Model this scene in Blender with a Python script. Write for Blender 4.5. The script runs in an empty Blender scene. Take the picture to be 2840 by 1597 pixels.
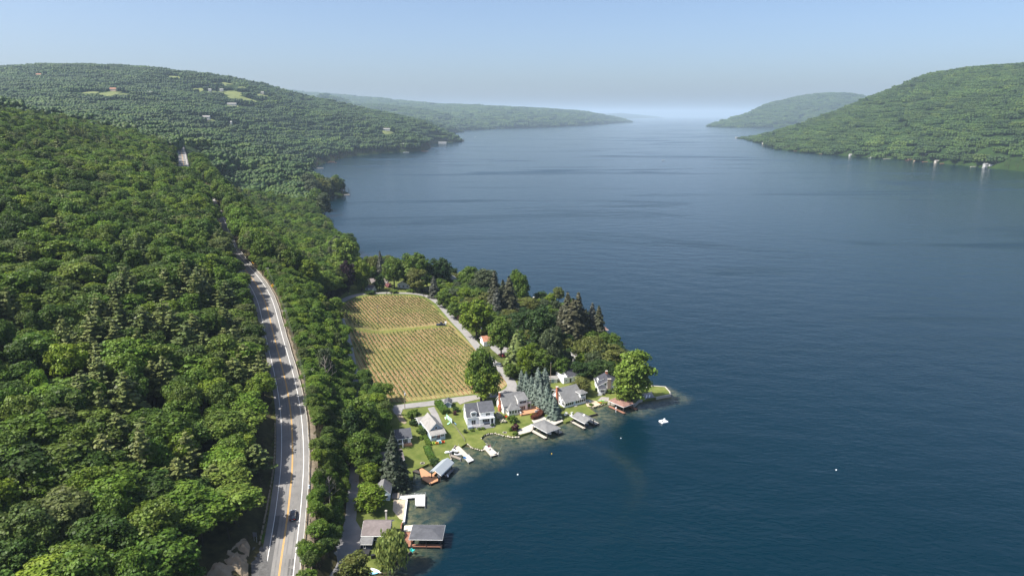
import bpy, bmesh, math, random
import numpy as np
from mathutils import Vector, Matrix
R = math.radians
random.seed(7); np.random.seed(7)
sc = bpy.context.scene
col = sc.collection

# ------------------------------------------------------------------ camera, sky, sun, exposure
H = 125.0; PITCH = R(14.2); F = 1893.0; CU = 1420.0; CV = 798.5
cd = bpy.data.cameras.new('camera'); cam = bpy.data.objects.new('camera', cd); col.objects.link(cam)
cam.location = (0, 0, H); cam.rotation_euler = (R(90) - PITCH, 0, 0)
cd.sensor_width = 36; cd.lens = 24.0; cd.clip_start = 1; cd.clip_end = 120000
sc.camera = cam
SUN_EL = R(53); SA = (-0.93, -0.37)
to_sun = Vector((SA[0] * math.cos(SUN_EL), SA[1] * math.cos(SUN_EL), math.sin(SUN_EL)))
w = bpy.data.worlds.new('World'); sc.world = w; w.use_nodes = True
nt = w.node_tree; nt.nodes.clear()
sky = nt.nodes.new('ShaderNodeTexSky'); sky.sky_type = 'NISHITA'; sky.sun_disc = False
sky.sun_elevation = SUN_EL; sky.sun_rotation = math.atan2(SA[0], SA[1])
sky.altitude = 200; sky.air_density = 0.75; sky.dust_density = 3.0; sky.ozone_density = 3.2
bg = nt.nodes.new('ShaderNodeBackground'); bg.inputs['Strength'].default_value = 0.102
wo = nt.nodes.new('ShaderNodeOutputWorld')
nt.links.new(sky.outputs[0], bg.inputs[0]); nt.links.new(bg.outputs[0], wo.inputs[0])
sd = bpy.data.lights.new('sun', 'SUN'); sd.energy = 4.8; sd.angle = R(0.53); sd.color = (1, .955, .88)
so = bpy.data.objects.new('sun', sd); col.objects.link(so)
so.rotation_euler = to_sun.to_track_quat('Z', 'Y').to_euler(); so.location = (-200, -80, 400)
vs = sc.view_settings; vs.view_transform = 'Standard'; vs.look = 'None'; vs.exposure = 0.97; vs.gamma = 1.0
vs.use_curve_mapping = False
sc.render.resolution_x = 1024; sc.render.resolution_y = 575
HAZE_DENSITY = 0.000056

# ------------------------------------------------------------------ pixel -> place
cP, sP = math.cos(PITCH), math.sin(PITCH)
def P(u, v, z=0.0):
    a = (u - CU) / F; b = (CV - v) / F
    d = (a, cP + b * sP, -sP + b * cP)
    t = (H - z) / (-d[2])
    return np.array([d[0] * t, d[1] * t, z])
def proj(x, y, z):
    zd = y * cP + (H - z) * sP
    yu = y * sP - (H - z) * cP
    return CU + F * x / zd, CV - F * yu / zd, zd

# ------------------------------------------------------------------ shoreline of the near side
SH = [(1081,1577),(1098,1567),(1114,1560),(1139,1536),(1122,1515),(1112,1490),(1113,1462),(1121,1453),(1129,1391),
      (1112,1388),(1102,1383),(1106,1362),(1122,1350),(1147,1325),(1144,1311),(1164,1303),(1188,1291),
      (1217,1292),(1236,1285),(1252,1279),(1247,1266),(1256,1250),(1263,1240),(1280,1243),(1296,1233),(1312,1245),(1337,1250),
      (1350,1238),(1340,1226),(1333,1220),(1343,1210),(1355,1205),(1374,1204),(1403,1212),(1432,1214),(1440,1213),
      (1473,1202),(1482,1190),(1495,1176),(1509,1169),(1533,1183),(1559,1173),(1569,1175),(1586,1170),
      (1626,1159),(1656,1152),(1633,1134),(1659,1130),(1668,1124),(1686,1121),(1710,1119),(1738,1126),(1759,1128),
      (1771,1116),(1819,1107),(1860,1099),(1855,1090),(1844,1077),(1800,1075),(1786,1068),(1775,1040),(1752,1010),(1726,985),
      (1706,966),(1690,950),(1678,935),(1660,915),(1625,893),(1585,873),(1540,857),(1505,848),(1470,838),(1430,826),
      (1390,815),(1350,800),(1300,786),(1270,776),(1235,766),(1180,757),(1120,745),(1060,733),(1010,722),
      (975,700),(945,672),(915,645),(897,622),(887,596),(880,575),(882,560),(905,549),(935,544),(963,540),(969,536),
      (955,531),(925,528),(900,520),(870,500),(855,480),(862,468),(890,457),(926,446),(960,437),(992,432),(1060,426),
      (1120,423),(1174,419),(1196,411),(1180,405),(1210,398),(1288,394),(1285,390),(1225,385),(1215,378),(1250,369),(1284,367)]
S = np.array([P(u, v)[:2] for u, v in SH])
S = np.vstack([[[-22, 20], [-28, 90]], S])
polyS = np.vstack([S, [[-9000, S[-1][1] + 200], [-9000, -500], [-40, -500]]])

# main road, yellow line: pixel -> (x, y, z) with the road's own climb
ZR = lambda y: np.interp(y, [60, 150, 200, 250, 300, 345, 400, 500, 600, 800, 1000, 1300], [4, 10, 14, 20, 27, 33, 40, 51, 60, 72, 80, 95])
RP = [(760,1680),(772,1597),(783,1530),(792,1468),(800,1414),(805.6,1352),(810,1310),(812,1269),(811,1200),(808.6,1166),
      (804.5,1124),(797,1083),(792,1055),(781,1012),(767,960),(757,919),(745,869),(738,841),(729,820),(718,798),
      (702.5,775),(688,757),(668,735),(650,712),(634,685),(622,650),(608,612),(592,580),(574,545),(552,512),(530,487),
      (512,466),(508.6,451),(506,436),(503,420),(498,404),(492,393)]
def road_pt(u, v):
    y = 300.0
    for _ in range(60):
        p = P(u, v, float(ZR(y))); y = .6 * y + .4 * p[1]
    return P(u, v, float(ZR(y)))
RD = np.array([road_pt(u, v) for u, v in RP])
RD = np.vstack([[[-48, 60, 4.0]], RD, [[RD[-1][0] - 70, RD[-1][1] + 140, 84], [RD[-1][0] - 240, RD[-1][1] + 420, 96]]])
def smooth_line(pts, step):
    # Catmull-Rom through the points, resampled
    pts = np.asarray(pts, float); n = len(pts); out = []
    q = np.vstack([2 * pts[0] - pts[1], pts, 2 * pts[-1] - pts[-2]])
    for i in range(1, n):
        p0, p1, p2, p3 = q[i - 1], q[i], q[i + 1], q[i + 2]
        m = max(2, int(np.linalg.norm(p2 - p1) / step))
        for k in range(m):
            t = k / m
            out.append(.5 * ((2 * p1) + (-p0 + p2) * t + (2 * p0 - 5 * p1 + 4 * p2 - p3) * t * t + (-p0 + 3 * p1 - 3 * p2 + p3) * t ** 3))
    out.append(pts[-1]); return np.array(out)
RS = smooth_line(RD, 7.0)
for _ in range(3): RS[1:-1] = .25 * RS[:-2] + .5 * RS[1:-1] + .25 * RS[2:]

def seg_dist(x, y, L):
    """distance to polyline, index + fraction of nearest, side (>0 left of travel)"""
    L = np.asarray(L, float); A = L[:-1, :2]; D = L[1:, :2] - A; l2 = (D ** 2).sum(1) + 1e-12
    n = x.size; o = np.empty((3, n)); ch = max(1, 400000 // len(A)); xf = x.ravel(); yf = y.ravel()
    for s in range(0, n, ch):
        rx = xf[s:s + ch, None] - A[:, 0]; ry = yf[s:s + ch, None] - A[:, 1]
        t = (rx * D[:, 0] + ry * D[:, 1]) / l2; np.minimum(t, 1, out=t); np.maximum(t, 0, out=t)
        d = (rx - t * D[:, 0]) ** 2 + (ry - t * D[:, 1]) ** 2; k = d.argmin(1); r = np.arange(len(k))
        o[0, s:s + ch] = np.sqrt(d[r, k]); o[1, s:s + ch] = k + t[r, k]; o[2, s:s + ch] = D[k, 0] * ry[r, k] - D[k, 1] * rx[r, k]
    return o[0].reshape(x.shape), o[1].reshape(x.shape), o[2].reshape(x.shape)
def inside(x, y, poly):
    p = np.asarray([q[:2] for q in poly], float); q = np.roll(p, 1, 0); dy = q[:, 1] - p[:, 1]; dy = np.where(dy == 0, 1e-12, dy); sl = (q[:, 0] - p[:, 0]) / dy
    n = x.size; o = np.empty(n, bool); ch = max(1, 400000 // len(p)); xf = x.ravel(); yf = y.ravel()
    for s in range(0, n, ch):
        Y = yf[s:s + ch, None]; c = ((p[:, 1] > Y) != (q[:, 1] > Y)) & (xf[s:s + ch, None] < sl * (Y - p[:, 1]) + p[:, 0])
        o[s:s + ch] = c.sum(1) % 2 == 1
    return o.reshape(x.shape)
def sstep(t): t = np.clip(t, 0, 1); return t * t * (3 - 2 * t)

# far ridge of the left hill: column (pixel), skyline row, distance
_cu = [-900, 0, 110, 220, 331, 500, 640, 750, 820, 883, 947, 1010, 1110, 1188, 1266, 1290]
_cv = [215, 203, 191, 184, 184, 193, 208, 228, 246, 264, 279, 293, 312, 327, 350, 362]
_cr = [3000, 3000, 3000, 3000, 3000, 3000, 3050, 3200, 3300, 3500, 3700, 3900, 4200, 4500, 4800, 4900]
_hc = [125 + (319.3 - v) * r / 1834 - 22 for v, r in zip(_cv, _cr)]
_ca = [(u - CU) / (F * cP) for u in _cu]
_cx = np.array([a * r for a, r in zip(_ca, _cr)]); _cy = np.array(_cr, float)
_dc, _, _ = seg_dist(_cx, _cy, S)
_dc = np.maximum(_dc, 60)
def fbm(x, y, s, seed=0):
    # cheap smooth pseudo-noise from sines
    r = np.zeros_like(x)
    rs = np.random.RandomState(seed)
    for k in range(5):
        a = rs.uniform(0, 6.28, 4); f = (1.7 ** k) / s
        r += (np.sin((x * math.cos(a[0]) + y * math.sin(a[0])) * f + a[1]) * np.sin((x * math.cos(a[2]) + y * math.sin(a[2])) * f * 1.3 + a[3])) / 1.6 ** k
    return r
def height(x, y, full=False):
    x = np.atleast_1d(np.asarray(x, float)); y = np.atleast_1d(np.asarray(y, float))
    d, _, _ = seg_dist(x, y, S); land = inside(x, y, polyS); d = np.where(land, d, -d)
    dr, ri, side = seg_dist(x, y, RS); zr = np.interp(ri, np.arange(len(RS)), RS[:, 2])
    west = side > 0
    drp = np.maximum(dr - 6.5, 0)
    t = np.clip(d, 0, None) / (np.clip(d, 0, None) + drp + 1e-6)
    p = np.where(t < .68, .2 * (np.clip(t, 0, 1) / .68) ** 1.2, .2 + .8 * sstep((t - .68) / .32))
    he = .85 + (zr - .15 - .85) * p
    hw = zr - .15 + 1.6 * sstep(drp / 3) + .29 * drp / (1 + drp / 1800) + 1.5 * fbm(x, y, 60, 3) * sstep(drp / 30)
    hn = np.where(west, hw, he)
    a = x / np.maximum(y, 1)
    hc = np.interp(a, _ca, _hc); dc = np.interp(a, _ca, _dc)
    tt = np.clip(d, 0, None) / dc
    hf = .8 + hc * np.where(tt < 1, np.clip(tt, 0, 1) ** .82, np.maximum(1 - .35 * (tt - 1), .2)) + 9 * fbm(x, y, 230, 5) * sstep(tt * 3) * sstep((1.0 - tt) * 3 + .2)
    wgt = sstep((y - 850) / 450)
    h = hn * (1 - wgt) + hf * wgt
    h = np.where(d < 0, np.maximum(-8, d * .25) - .3, h)
    if full: return h, d, dr, west, ri
    return h
def hgt(x, y): return float(height(x, y)[0])
def G(u, v):
    z = 3.0
    for _ in range(30):
        p = P(u, v, z); n = .35 * z + .65 * max(hgt(p[0], p[1]), 0)
        if abs(n - z) < .004: break
        z = n
    return P(u, v, z)
# ------------------------------------------------------------------ materials
def nodes(m):
    m.use_nodes = True; t = m.node_tree; t.nodes.clear()
    o = t.nodes.new('ShaderNodeOutputMaterial'); return t, t.nodes, t.links, o
_M = {}
def mat(name, c, rough=.8, var=.12, scale=2.0, bump=0.0, bscale=None, spec=.3, c2=None, metal=0.0, coord='Object', stretch=(1, 1, 1), trans=0.0):
    if name in _M: return _M[name]
    m = bpy.data.materials.new(name); t, n, l, o = nodes(m)
    b = n.new('ShaderNodeBsdfPrincipled'); tc = n.new('ShaderNodeTexCoord'); mp = n.new('ShaderNodeMapping')
    l.new(tc.outputs[coord], mp.inputs[0]); mp.inputs['Scale'].default_value = stretch
    no = n.new('ShaderNodeTexNoise'); no.inputs['Scale'].default_value = scale; no.inputs['Detail'].default_value = 6; no.inputs['Roughness'].default_value = .65
    l.new(mp.outputs[0], no.inputs['Vector'])
    cr = n.new('ShaderNodeMapRange'); cr.inputs['From Min'].default_value = .3; cr.inputs['From Max'].default_value = .7
    l.new(no.outputs['Fac'], cr.inputs['Value'])
    mx = n.new('ShaderNodeMix'); mx.data_type = 'RGBA'
    a = [max(0, x * (1 - var)) for x in c]; bb = c2 if c2 else [min(1, x * (1 + var)) for x in c]
    mx.inputs['A'].default_value = (*a, 1); mx.inputs['B'].default_value = (*bb, 1)
    l.new(cr.outputs[0], mx.inputs['Factor']); l.new(mx.outputs['Result'], b.inputs['Base Color'])
    b.inputs['Roughness'].default_value = rough; b.inputs['Specular IOR Level'].default_value = spec; b.inputs['Metallic'].default_value = metal
    if bump:
        nb = n.new('ShaderNodeTexNoise'); nb.inputs['Scale'].default_value = bscale or scale * 4; nb.inputs['Detail'].default_value = 5
        l.new(mp.outputs[0], nb.inputs['Vector'])
        bp = n.new('ShaderNodeBump'); bp.inputs['Strength'].default_value = min(1, bump); bp.inputs['Distance'].default_value = .1
        l.new(nb.outputs['Fac'], bp.inputs['Height']); l.new(bp.outputs[0], b.inputs['Normal'])
    l.new(b.outputs[0], o.inputs[0]); _M[name] = m; return m
def leaf_mat(name, cols, trans=.40, rough=.55, isl=.45, stand=0.0):
    """cols: tones a tree of this kind may have; each leaf clump varies round its tree's tone"""
    if name in _M: return _M[name]
    m = bpy.data.materials.new(name); t, n, l, o = nodes(m)
    oi = n.new('ShaderNodeObjectInfo'); ge = n.new('ShaderNodeNewGeometry')
    rp = n.new('ShaderNodeValToRGB'); e = rp.color_ramp.elements
    rp.color_ramp.interpolation = 'LINEAR'
    for i, c in enumerate(cols):
        p = i / max(1, len(cols) - 1)
        if i < 2: x = e[i]; x.position = p
        else: x = e.new(p)
        x.color = (*c, 1)
    if len(cols) == 1: e[1].color = (*cols[0], 1)
    l.new(oi.outputs['Random'], rp.inputs[0])
    mr = n.new('ShaderNodeMapRange'); mr.inputs['To Min'].default_value = 1 - isl; mr.inputs['To Max'].default_value = 1 + isl * 1.1
    l.new(ge.outputs['Random Per Island'], mr.inputs['Value'])
    vmul = mr.outputs[0]
    if stand:
        sn = n.new('ShaderNodeTexNoise'); sn.inputs['Scale'].default_value = stand; sn.inputs['Detail'].default_value = 3; sn.inputs['Roughness'].default_value = .6; l.new(ge.outputs['Position'], sn.inputs['Vector'])
        sm = n.new('ShaderNodeMapRange'); sm.inputs['From Min'].default_value = .35; sm.inputs['From Max'].default_value = .65; sm.inputs['To Min'].default_value = .76; sm.inputs['To Max'].default_value = 1.26; l.new(sn.outputs['Fac'], sm.inputs['Value'])
        ml = n.new('ShaderNodeMath'); ml.operation = 'MULTIPLY'; l.new(mr.outputs[0], ml.inputs[0]); l.new(sm.outputs[0], ml.inputs[1]); vmul = ml.outputs[0]
    hs = n.new('ShaderNodeHueSaturation'); l.new(rp.outputs[0], hs.inputs['Color']); l.new(vmul, hs.inputs['Value'])
    # clump-sized tone shifts (new and old growth)
    tc = n.new('ShaderNodeTexCoord'); no = n.new('ShaderNodeTexNoise'); no.inputs['Scale'].default_value = .45; no.inputs['Detail'].default_value = 3
    l.new(tc.outputs['Object'], no.inputs['Vector'])
    m2 = n.new('ShaderNodeMapRange'); m2.inputs['From Min'].default_value = .3; m2.inputs['From Max'].default_value = .7
    m2.inputs['To Min'].default_value = .485; m2.inputs['To Max'].default_value = .515
    l.new(no.outputs['Fac'], m2.inputs['Value']); l.new(m2.outputs[0], hs.inputs['Hue'])
    d = n.new('ShaderNodeBsdfPrincipled'); d.inputs['Roughness'].default_value = rough; d.inputs['Specular IOR Level'].default_value = .25
    l.new(hs.outputs[0], d.inputs['Base Color'])
    tr = n.new('ShaderNodeBsdfTranslucent'); l.new(hs.outputs[0], tr.inputs['Color'])
    mx = n.new('ShaderNodeMixShader'); mx.inputs[0].default_value = trans
    l.new(d.outputs[0], mx.inputs[1]); l.new(tr.outputs[0], mx.inputs[2]); l.new(mx.outputs[0], o.inputs[0])
    _M[name] = m; return m
GRASS = lambda: mat('mown_grass', (.085, .125, .024), .9, .25, .22, .4, 5, .1, c2=(.16, .175, .048))

# ------------------------------------------------------------------ objects and tags
def link(o, parent=None):
    col.objects.link(o)
    if parent: o.parent = parent
    return o
def tag(o, label=None, cat=None, group=None, kind=None):
    for k, v in (('label', label), ('category', cat), ('group', group), ('kind', kind)):
        if v: o[k] = v
    return o
def thing(name, loc, rz, label, cat, group=None):
    o = bpy.data.objects.new(name, None); o.empty_display_size = .5; link(o)
    o.location = loc; o.rotation_euler = (0, 0, rz); return tag(o, label, cat, group)
class MB:
    def __init__(s): s.v = []; s.f = []
    def quad(s, a, b, c, d): n = len(s.v); s.v += [a, b, c, d]; s.f.append((n, n + 1, n + 2, n + 3)); return s
    def poly(s, pts): n = len(s.v); s.v += list(pts); s.f.append(tuple(range(n, n + len(pts)))); return s
    def box(s, x0, x1, y0, y1, z0, z1):
        n = len(s.v); s.v += [(x0,y0,z0),(x1,y0,z0),(x1,y1,z0),(x0,y1,z0),(x0,y0,z1),(x1,y0,z1),(x1,y1,z1),(x0,y1,z1)]
        s.f += [(n,n+3,n+2,n+1),(n+4,n+5,n+6,n+7),(n,n+1,n+5,n+4),(n+1,n+2,n+6,n+5),(n+2,n+3,n+7,n+6),(n+3,n,n+4,n+7)]; return s
    def slab(s, p, t):
        """four top corners, thickness t downwards"""
        n = len(s.v); s.v += list(p) + [(a, b, c - t) for a, b, c in p]
        s.f += [(n,n+1,n+2,n+3),(n+7,n+6,n+5,n+4)] + [(n+i, n+4+i, n+4+(i+1)%4, n+(i+1)%4) for i in range(4)]; return s
    def cyl(s, a, b, r0, r1=None, k=8, cap=True):
        r1 = r0 if r1 is None else r1
        a = Vector(a); b = Vector(b); d = (b - a).normalized(); x = d.orthogonal().normalized(); y = d.cross(x); n = len(s.v)
        for c, r in ((a, r0), (b, r1)):
            for i in range(k):
                t = 6.2832 * i / k; s.v.append(tuple(c + x * (r * math.cos(t)) + y * (r * math.sin(t))))
        for i in range(k): s.f.append((n + i, n + (i + 1) % k, n + k + (i + 1) % k, n + k + i))
        if cap: s.f += [tuple(range(n + k - 1, n - 1, -1)), tuple(range(n + k, n + 2 * k))]
        return s
    def xf(s, M): s.v = [tuple(M @ Vector(v)) for v in s.v]; return s
    def add(s, o, M=None):
        n = len(s.v); s.v += [tuple(M @ Vector(v)) if M else v for v in o.v]; s.f += [tuple(i + n for i in f) for f in o.f]; return s
    def mesh(s, name, m=None, smooth=False):
        me = bpy.data.meshes.new(name); me.from_pydata([tuple(map(float, v)) for v in s.v], [], s.f)
        if m: me.materials.append(m)
        if smooth: me.polygons.foreach_set('use_smooth', [True] * len(me.polygons))
        me.update(); return me
    def obj(s, name, m=None, parent=None, smooth=False, loc=None, rot=None):
        o = bpy.data.objects.new(name, s.mesh(name, m, smooth)); link(o, parent)
        if loc is not None: o.location = loc
        if rot is not None: o.rotation_euler = rot
        return o
def inst(name, me, parent, loc=(0, 0, 0), rz=0.0, sc_=None, rot=None):
    o = bpy.data.objects.new(name, me); link(o, parent); o.location = loc; o.rotation_euler = rot or (0, 0, rz)
    if sc_ is not None: o.scale = sc_ if hasattr(sc_, '__len__') else (sc_,) * 3
    return o
def np_mesh(name, v, quads=None, m=None, tris=None, smooth=False):
    me = bpy.data.meshes.new(name); v = np.asarray(v, np.float32)
    me.vertices.add(len(v)); me.vertices.foreach_set('co', v.ravel())
    fs = []; tot = []
    if quads is not None and len(quads): fs.append(np.asarray(quads, np.int32).ravel()); tot.append(np.full(len(quads), 4, np.int32))
    if tris is not None and len(tris): fs.append(np.asarray(tris, np.int32).ravel()); tot.append(np.full(len(tris), 3, np.int32))
    li = np.concatenate(fs); lt = np.concatenate(tot); ls = np.concatenate([[0], np.cumsum(lt)[:-1]]).astype(np.int32)
    me.loops.add(len(li)); me.loops.foreach_set('vertex_index', li)
    me.polygons.add(len(lt)); me.polygons.foreach_set('loop_start', ls)
    if smooth: me.polygons.foreach_set('use_smooth', np.ones(len(lt), bool))
    if m: me.materials.append(m)
    me.update(calc_edges=True); me.validate(); return me
def grid_mesh(name, xs, ys, zf, m, keep=None):
    X, Y = np.meshgrid(xs, ys); Z = zf(X.ravel(), Y.ravel()).reshape(X.shape)
    nx, ny = len(xs), len(ys); i = np.arange(nx * ny).reshape(ny, nx)
    q = np.stack([i[:-1, :-1], i[:-1, 1:], i[1:, 1:], i[1:, :-1]], -1).reshape(-1, 4)
    if keep is not None:
        zz = Z.ravel()[q].max(1); q = q[zz > keep]
    v = np.stack([X.ravel(), Y.ravel(), Z.ravel()], 1)
    return np_mesh(name, v, q, m, smooth=True)
def structure(name, me): o = bpy.data.objects.new(name, me); link(o); o['kind'] = 'structure'; return o

# ------------------------------------------------------------------ draped polygons and ribbons
def drape(name, poly, off, m, step=3.0, minz=None, skirt=0.0, kind='structure', parent=None, zf=None):
    bm = bmesh.new(); vsn = [bm.verts.new((p[0], p[1], 0)) for p in poly]
    f = bm.faces.new(vsn); bm.normal_update()
    if f.normal.z < 0: f.normal_flip()
    bmesh.ops.triangulate(bm, faces=bm.faces[:])
    xs = [p[0] for p in poly]; ys = [p[1] for p in poly]
    for ax, lo, hi in ((0, min(xs), max(xs)), (1, min(ys), max(ys))):
        k = math.floor(lo / step) + 1
        while k * step < hi:
            co = [0, 0, 0]; no = [0, 0, 0]; co[ax] = k * step; no[ax] = 1
            bmesh.ops.bisect_plane(bm, geom=bm.verts[:] + bm.edges[:] + bm.faces[:], plane_co=co, plane_no=no)
            k += 1
    vv = np.array([v.co[:] for v in bm.verts])
    z = (zf or height)(vv[:, 0], vv[:, 1])
    if minz is not None: z = np.maximum(z, minz)
    for v, zz in zip(bm.verts, z): v.co.z = zz + off
    if skirt:
        be = [e for e in bm.edges if len(e.link_faces) == 1]
        r = bmesh.ops.extrude_edge_only(bm, edges=be)
        for g in r['geom']:
            if isinstance(g, bmesh.types.BMVert): g.co.z -= skirt
    me = bpy.data.meshes.new(name); bm.to_mesh(me); bm.free(); me.materials.append(m)
    o = bpy.data.objects.new(name, me); link(o, parent)
    if kind and not parent: o['kind'] = kind
    return o
def normals2(L):
    T = np.gradient(L[:, :2], axis=0); T /= np.linalg.norm(T, axis=1)[:, None] + 1e-9
    return np.stack([T[:, 1], -T[:, 0]], 1)          # to the right of travel
def ribbon(name, L, offs, dz, m, z=None, parent=None, drop=None):
    N = normals2(L); v = []; k = len(offs)
    for i in range(len(L)):
        for j, o_ in enumerate(offs):
            p = L[i, :2] + N[i] * o_
            v.append((p[0], p[1], (L[i, 2] if z is None else z(p[0], p[1])) + dz + (drop[j] if drop else 0)))
    q = [(i * k + j, i * k + j + 1, (i + 1) * k + j + 1, (i + 1) * k + j) for i in range(len(L) - 1) for j in range(k - 1)]
    me = np_mesh(name, v, q, m); o = bpy.data.objects.new(name, me); link(o, parent); return o

# ------------------------------------------------------------------ ground, lake, haze
m_floor = mat('forest_floor', (.045, .045, .02), .95, .4, .3, .4, 3, .1, c2=(.085, .075, .035))
m_grass = GRASS()
_top = P(975, 700)[1]
LAWN = [p for p in S[2:-1] if p[1] < 640]
east = [G(u, v)[:2] for u, v in ((930,1640),(935,1600),(948,1515),(960,1453),(968,1410),(971,1371),(976,1309),(979,1247),(984,1180),(988,1105),(984,1070),(976,1030),(969,1000),(962,965),(950,925),(935,880),(893,856),(915,840),(938,828),(970,800),(985,760),(985,720),(978,701))]
lawn_poly = [tuple(p) for p in LAWN if p[1] <= _top + .5] + [tuple(p) for p in east[::-1]]
lawn_poly_np = np.array(lawn_poly)
def zland(x, y): return np.maximum(height(x, y), .85)
def z_ground(x, y):
    h = height(x, y); ins = inside(x, y, lawn_poly_np); d, _, _ = seg_dist(x, y, RS)
    h = np.where(ins, h - .6, h); return np.where(d < 7.0, h - .35, h)
structure('ground', grid_mesh('ground', np.arange(-700, 96, 3.0), np.arange(60, 706, 3.0), z_ground, m_floor, keep=-6))
structure('hillside', grid_mesh('hillside', np.concatenate([np.arange(-3600, -700, 16.0), np.arange(-700, 0, 7.0)]), np.concatenate([np.arange(698, 1500, 7.0), np.arange(1500, 3700, 12.0), np.arange(3700, 5600, 30.0)]), lambda x, y: height(x, y) - 1.0, mat('hill_floor', (.022, .040, .012), .95, .3, .05, 0, None, .05, c2=(.035, .055, .018)), keep=-6))

def lake_material():
    m = bpy.data.materials.new('lake_water'); t, n, l, o = nodes(m)
    b = n.new('ShaderNodeBsdfPrincipled'); tc = n.new('ShaderNodeTexCoord'); geo = n.new('ShaderNodeNewGeometry')
    at = n.new('ShaderNodeAttribute'); at.attribute_name = 'shallow'
    # bottom showing through near the shore
    nz = n.new('ShaderNodeTexNoise'); nz.inputs['Scale'].default_value = .35; nz.inputs['Detail'].default_value = 6; nz.inputs['Roughness'].default_value = .7
    l.new(tc.outputs['Object'], nz.inputs['Vector'])
    bed = n.new('ShaderNodeMix'); bed.data_type = 'RGBA'; bed.inputs['A'].default_value = (.022, .042, .030, 1); bed.inputs['B'].default_value = (.135, .13, .07, 1)
    mrb = n.new('ShaderNodeMapRange'); mrb.inputs['From Min'].default_value = .38; mrb.inputs['From Max'].default_value = .66
    l.new(nz.outputs['Fac'], mrb.inputs['Value']); l.new(mrb.outputs[0], bed.inputs['Factor'])
    # broad tone of the deep water
    big = n.new('ShaderNodeTexNoise'); big.inputs['Scale'].default_value = .004; big.inputs['Detail'].default_value = 3
    l.new(tc.outputs['Object'], big.inputs['Vector'])
    deep = n.new('ShaderNodeMix'); deep.data_type = 'RGBA'; deep.inputs['A'].default_value = (.0001, .0098, .0175, 1); deep.inputs['B'].default_value = (.0002, .0150, .026, 1)
    l.new(big.outputs['Fac'], deep.inputs['Factor'])
    mx = n.new('ShaderNodeMix'); mx.data_type = 'RGBA'
    l.new(at.outputs['Fac'], mx.inputs['Factor']); l.new(deep.outputs['Result'], mx.inputs['A']); l.new(bed.outputs['Result'], mx.inputs['B'])
    l.new(mx.outputs['Result'], b.inputs['Base Color'])
    b.inputs['IOR'].default_value = 1.333; b.inputs['Specular IOR Level'].default_value = .33
    # wind: streaks of calmer and rougher water, stretched across the lake
    mp = n.new('ShaderNodeMapping'); mp.inputs['Scale'].default_value = (.0016, .0062, 1); mp.inputs['Rotation'].default_value = (0, 0, R(8))
    l.new(tc.outputs['Object'], mp.inputs[0])
    st = n.new('ShaderNodeTexNoise'); st.inputs['Scale'].default_value = 1; st.inputs['Detail'].default_value = 5; st.inputs['Roughness'].default_value = .62; st.inputs['Distortion'].default_value = 1.2
    l.new(mp.outputs[0], st.inputs['Vector'])
    sr = n.new('ShaderNodeMapRange'); sr.inputs['From Min'].default_value = .53; sr.inputs['From Max'].default_value = .66; sr.inputs['To Min'].default_value = .5; sr.inputs['To Max'].default_value = 1.0
    l.new(st.outputs['Fac'], sr.inputs['Value'])
    # wavelets
    mpw = n.new('ShaderNodeMapping'); mpw.inputs['Scale'].default_value = (.55, 1.0, 1); mpw.inputs['Rotation'].default_value = (0, 0, R(24))
    l.new(tc.outputs['Object'], mpw.inputs[0])
    w1 = n.new('ShaderNodeTexNoise'); w1.inputs['Scale'].default_value = .55; w1.inputs['Detail'].default_value = 4; w1.inputs['Roughness'].default_value = .6
    l.new(mpw.outputs[0], w1.inputs['Vector'])
    w2 = n.new('ShaderNodeTexNoise'); w2.inputs['Scale'].default_value = .09; w2.inputs['Detail'].default_value = 4
    l.new(mpw.outputs[0], w2.inputs['Vector'])
    ad = n.new('ShaderNodeMath'); ad.operation = 'MULTIPLY_ADD'; ad.inputs[1].default_value = 2.2
    l.new(w2.outputs['Fac'], ad.inputs[0]); l.new(w1.outputs['Fac'], ad.inputs[2])
    bp = n.new('ShaderNodeBump'); bp.inputs['Distance'].default_value = .5
    l.new(ad.outputs[0], bp.inputs['Height']); l.new(sr.outputs[0], bp.inputs['Strength']); l.new(bp.outputs[0], b.inputs['Normal'])
    rr = n.new('ShaderNodeMapRange'); rr.inputs['From Min'].default_value = .55; rr.inputs['To Min'].default_value = .12; rr.inputs['To Max'].default_value = .24
    l.new(sr.outputs[0], rr.inputs['Value']); l.new(rr.outputs[0], b.inputs['Roughness'])
    l.new(b.outputs[0], o.inputs[0]); return m
m_lake = lake_material()
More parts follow.
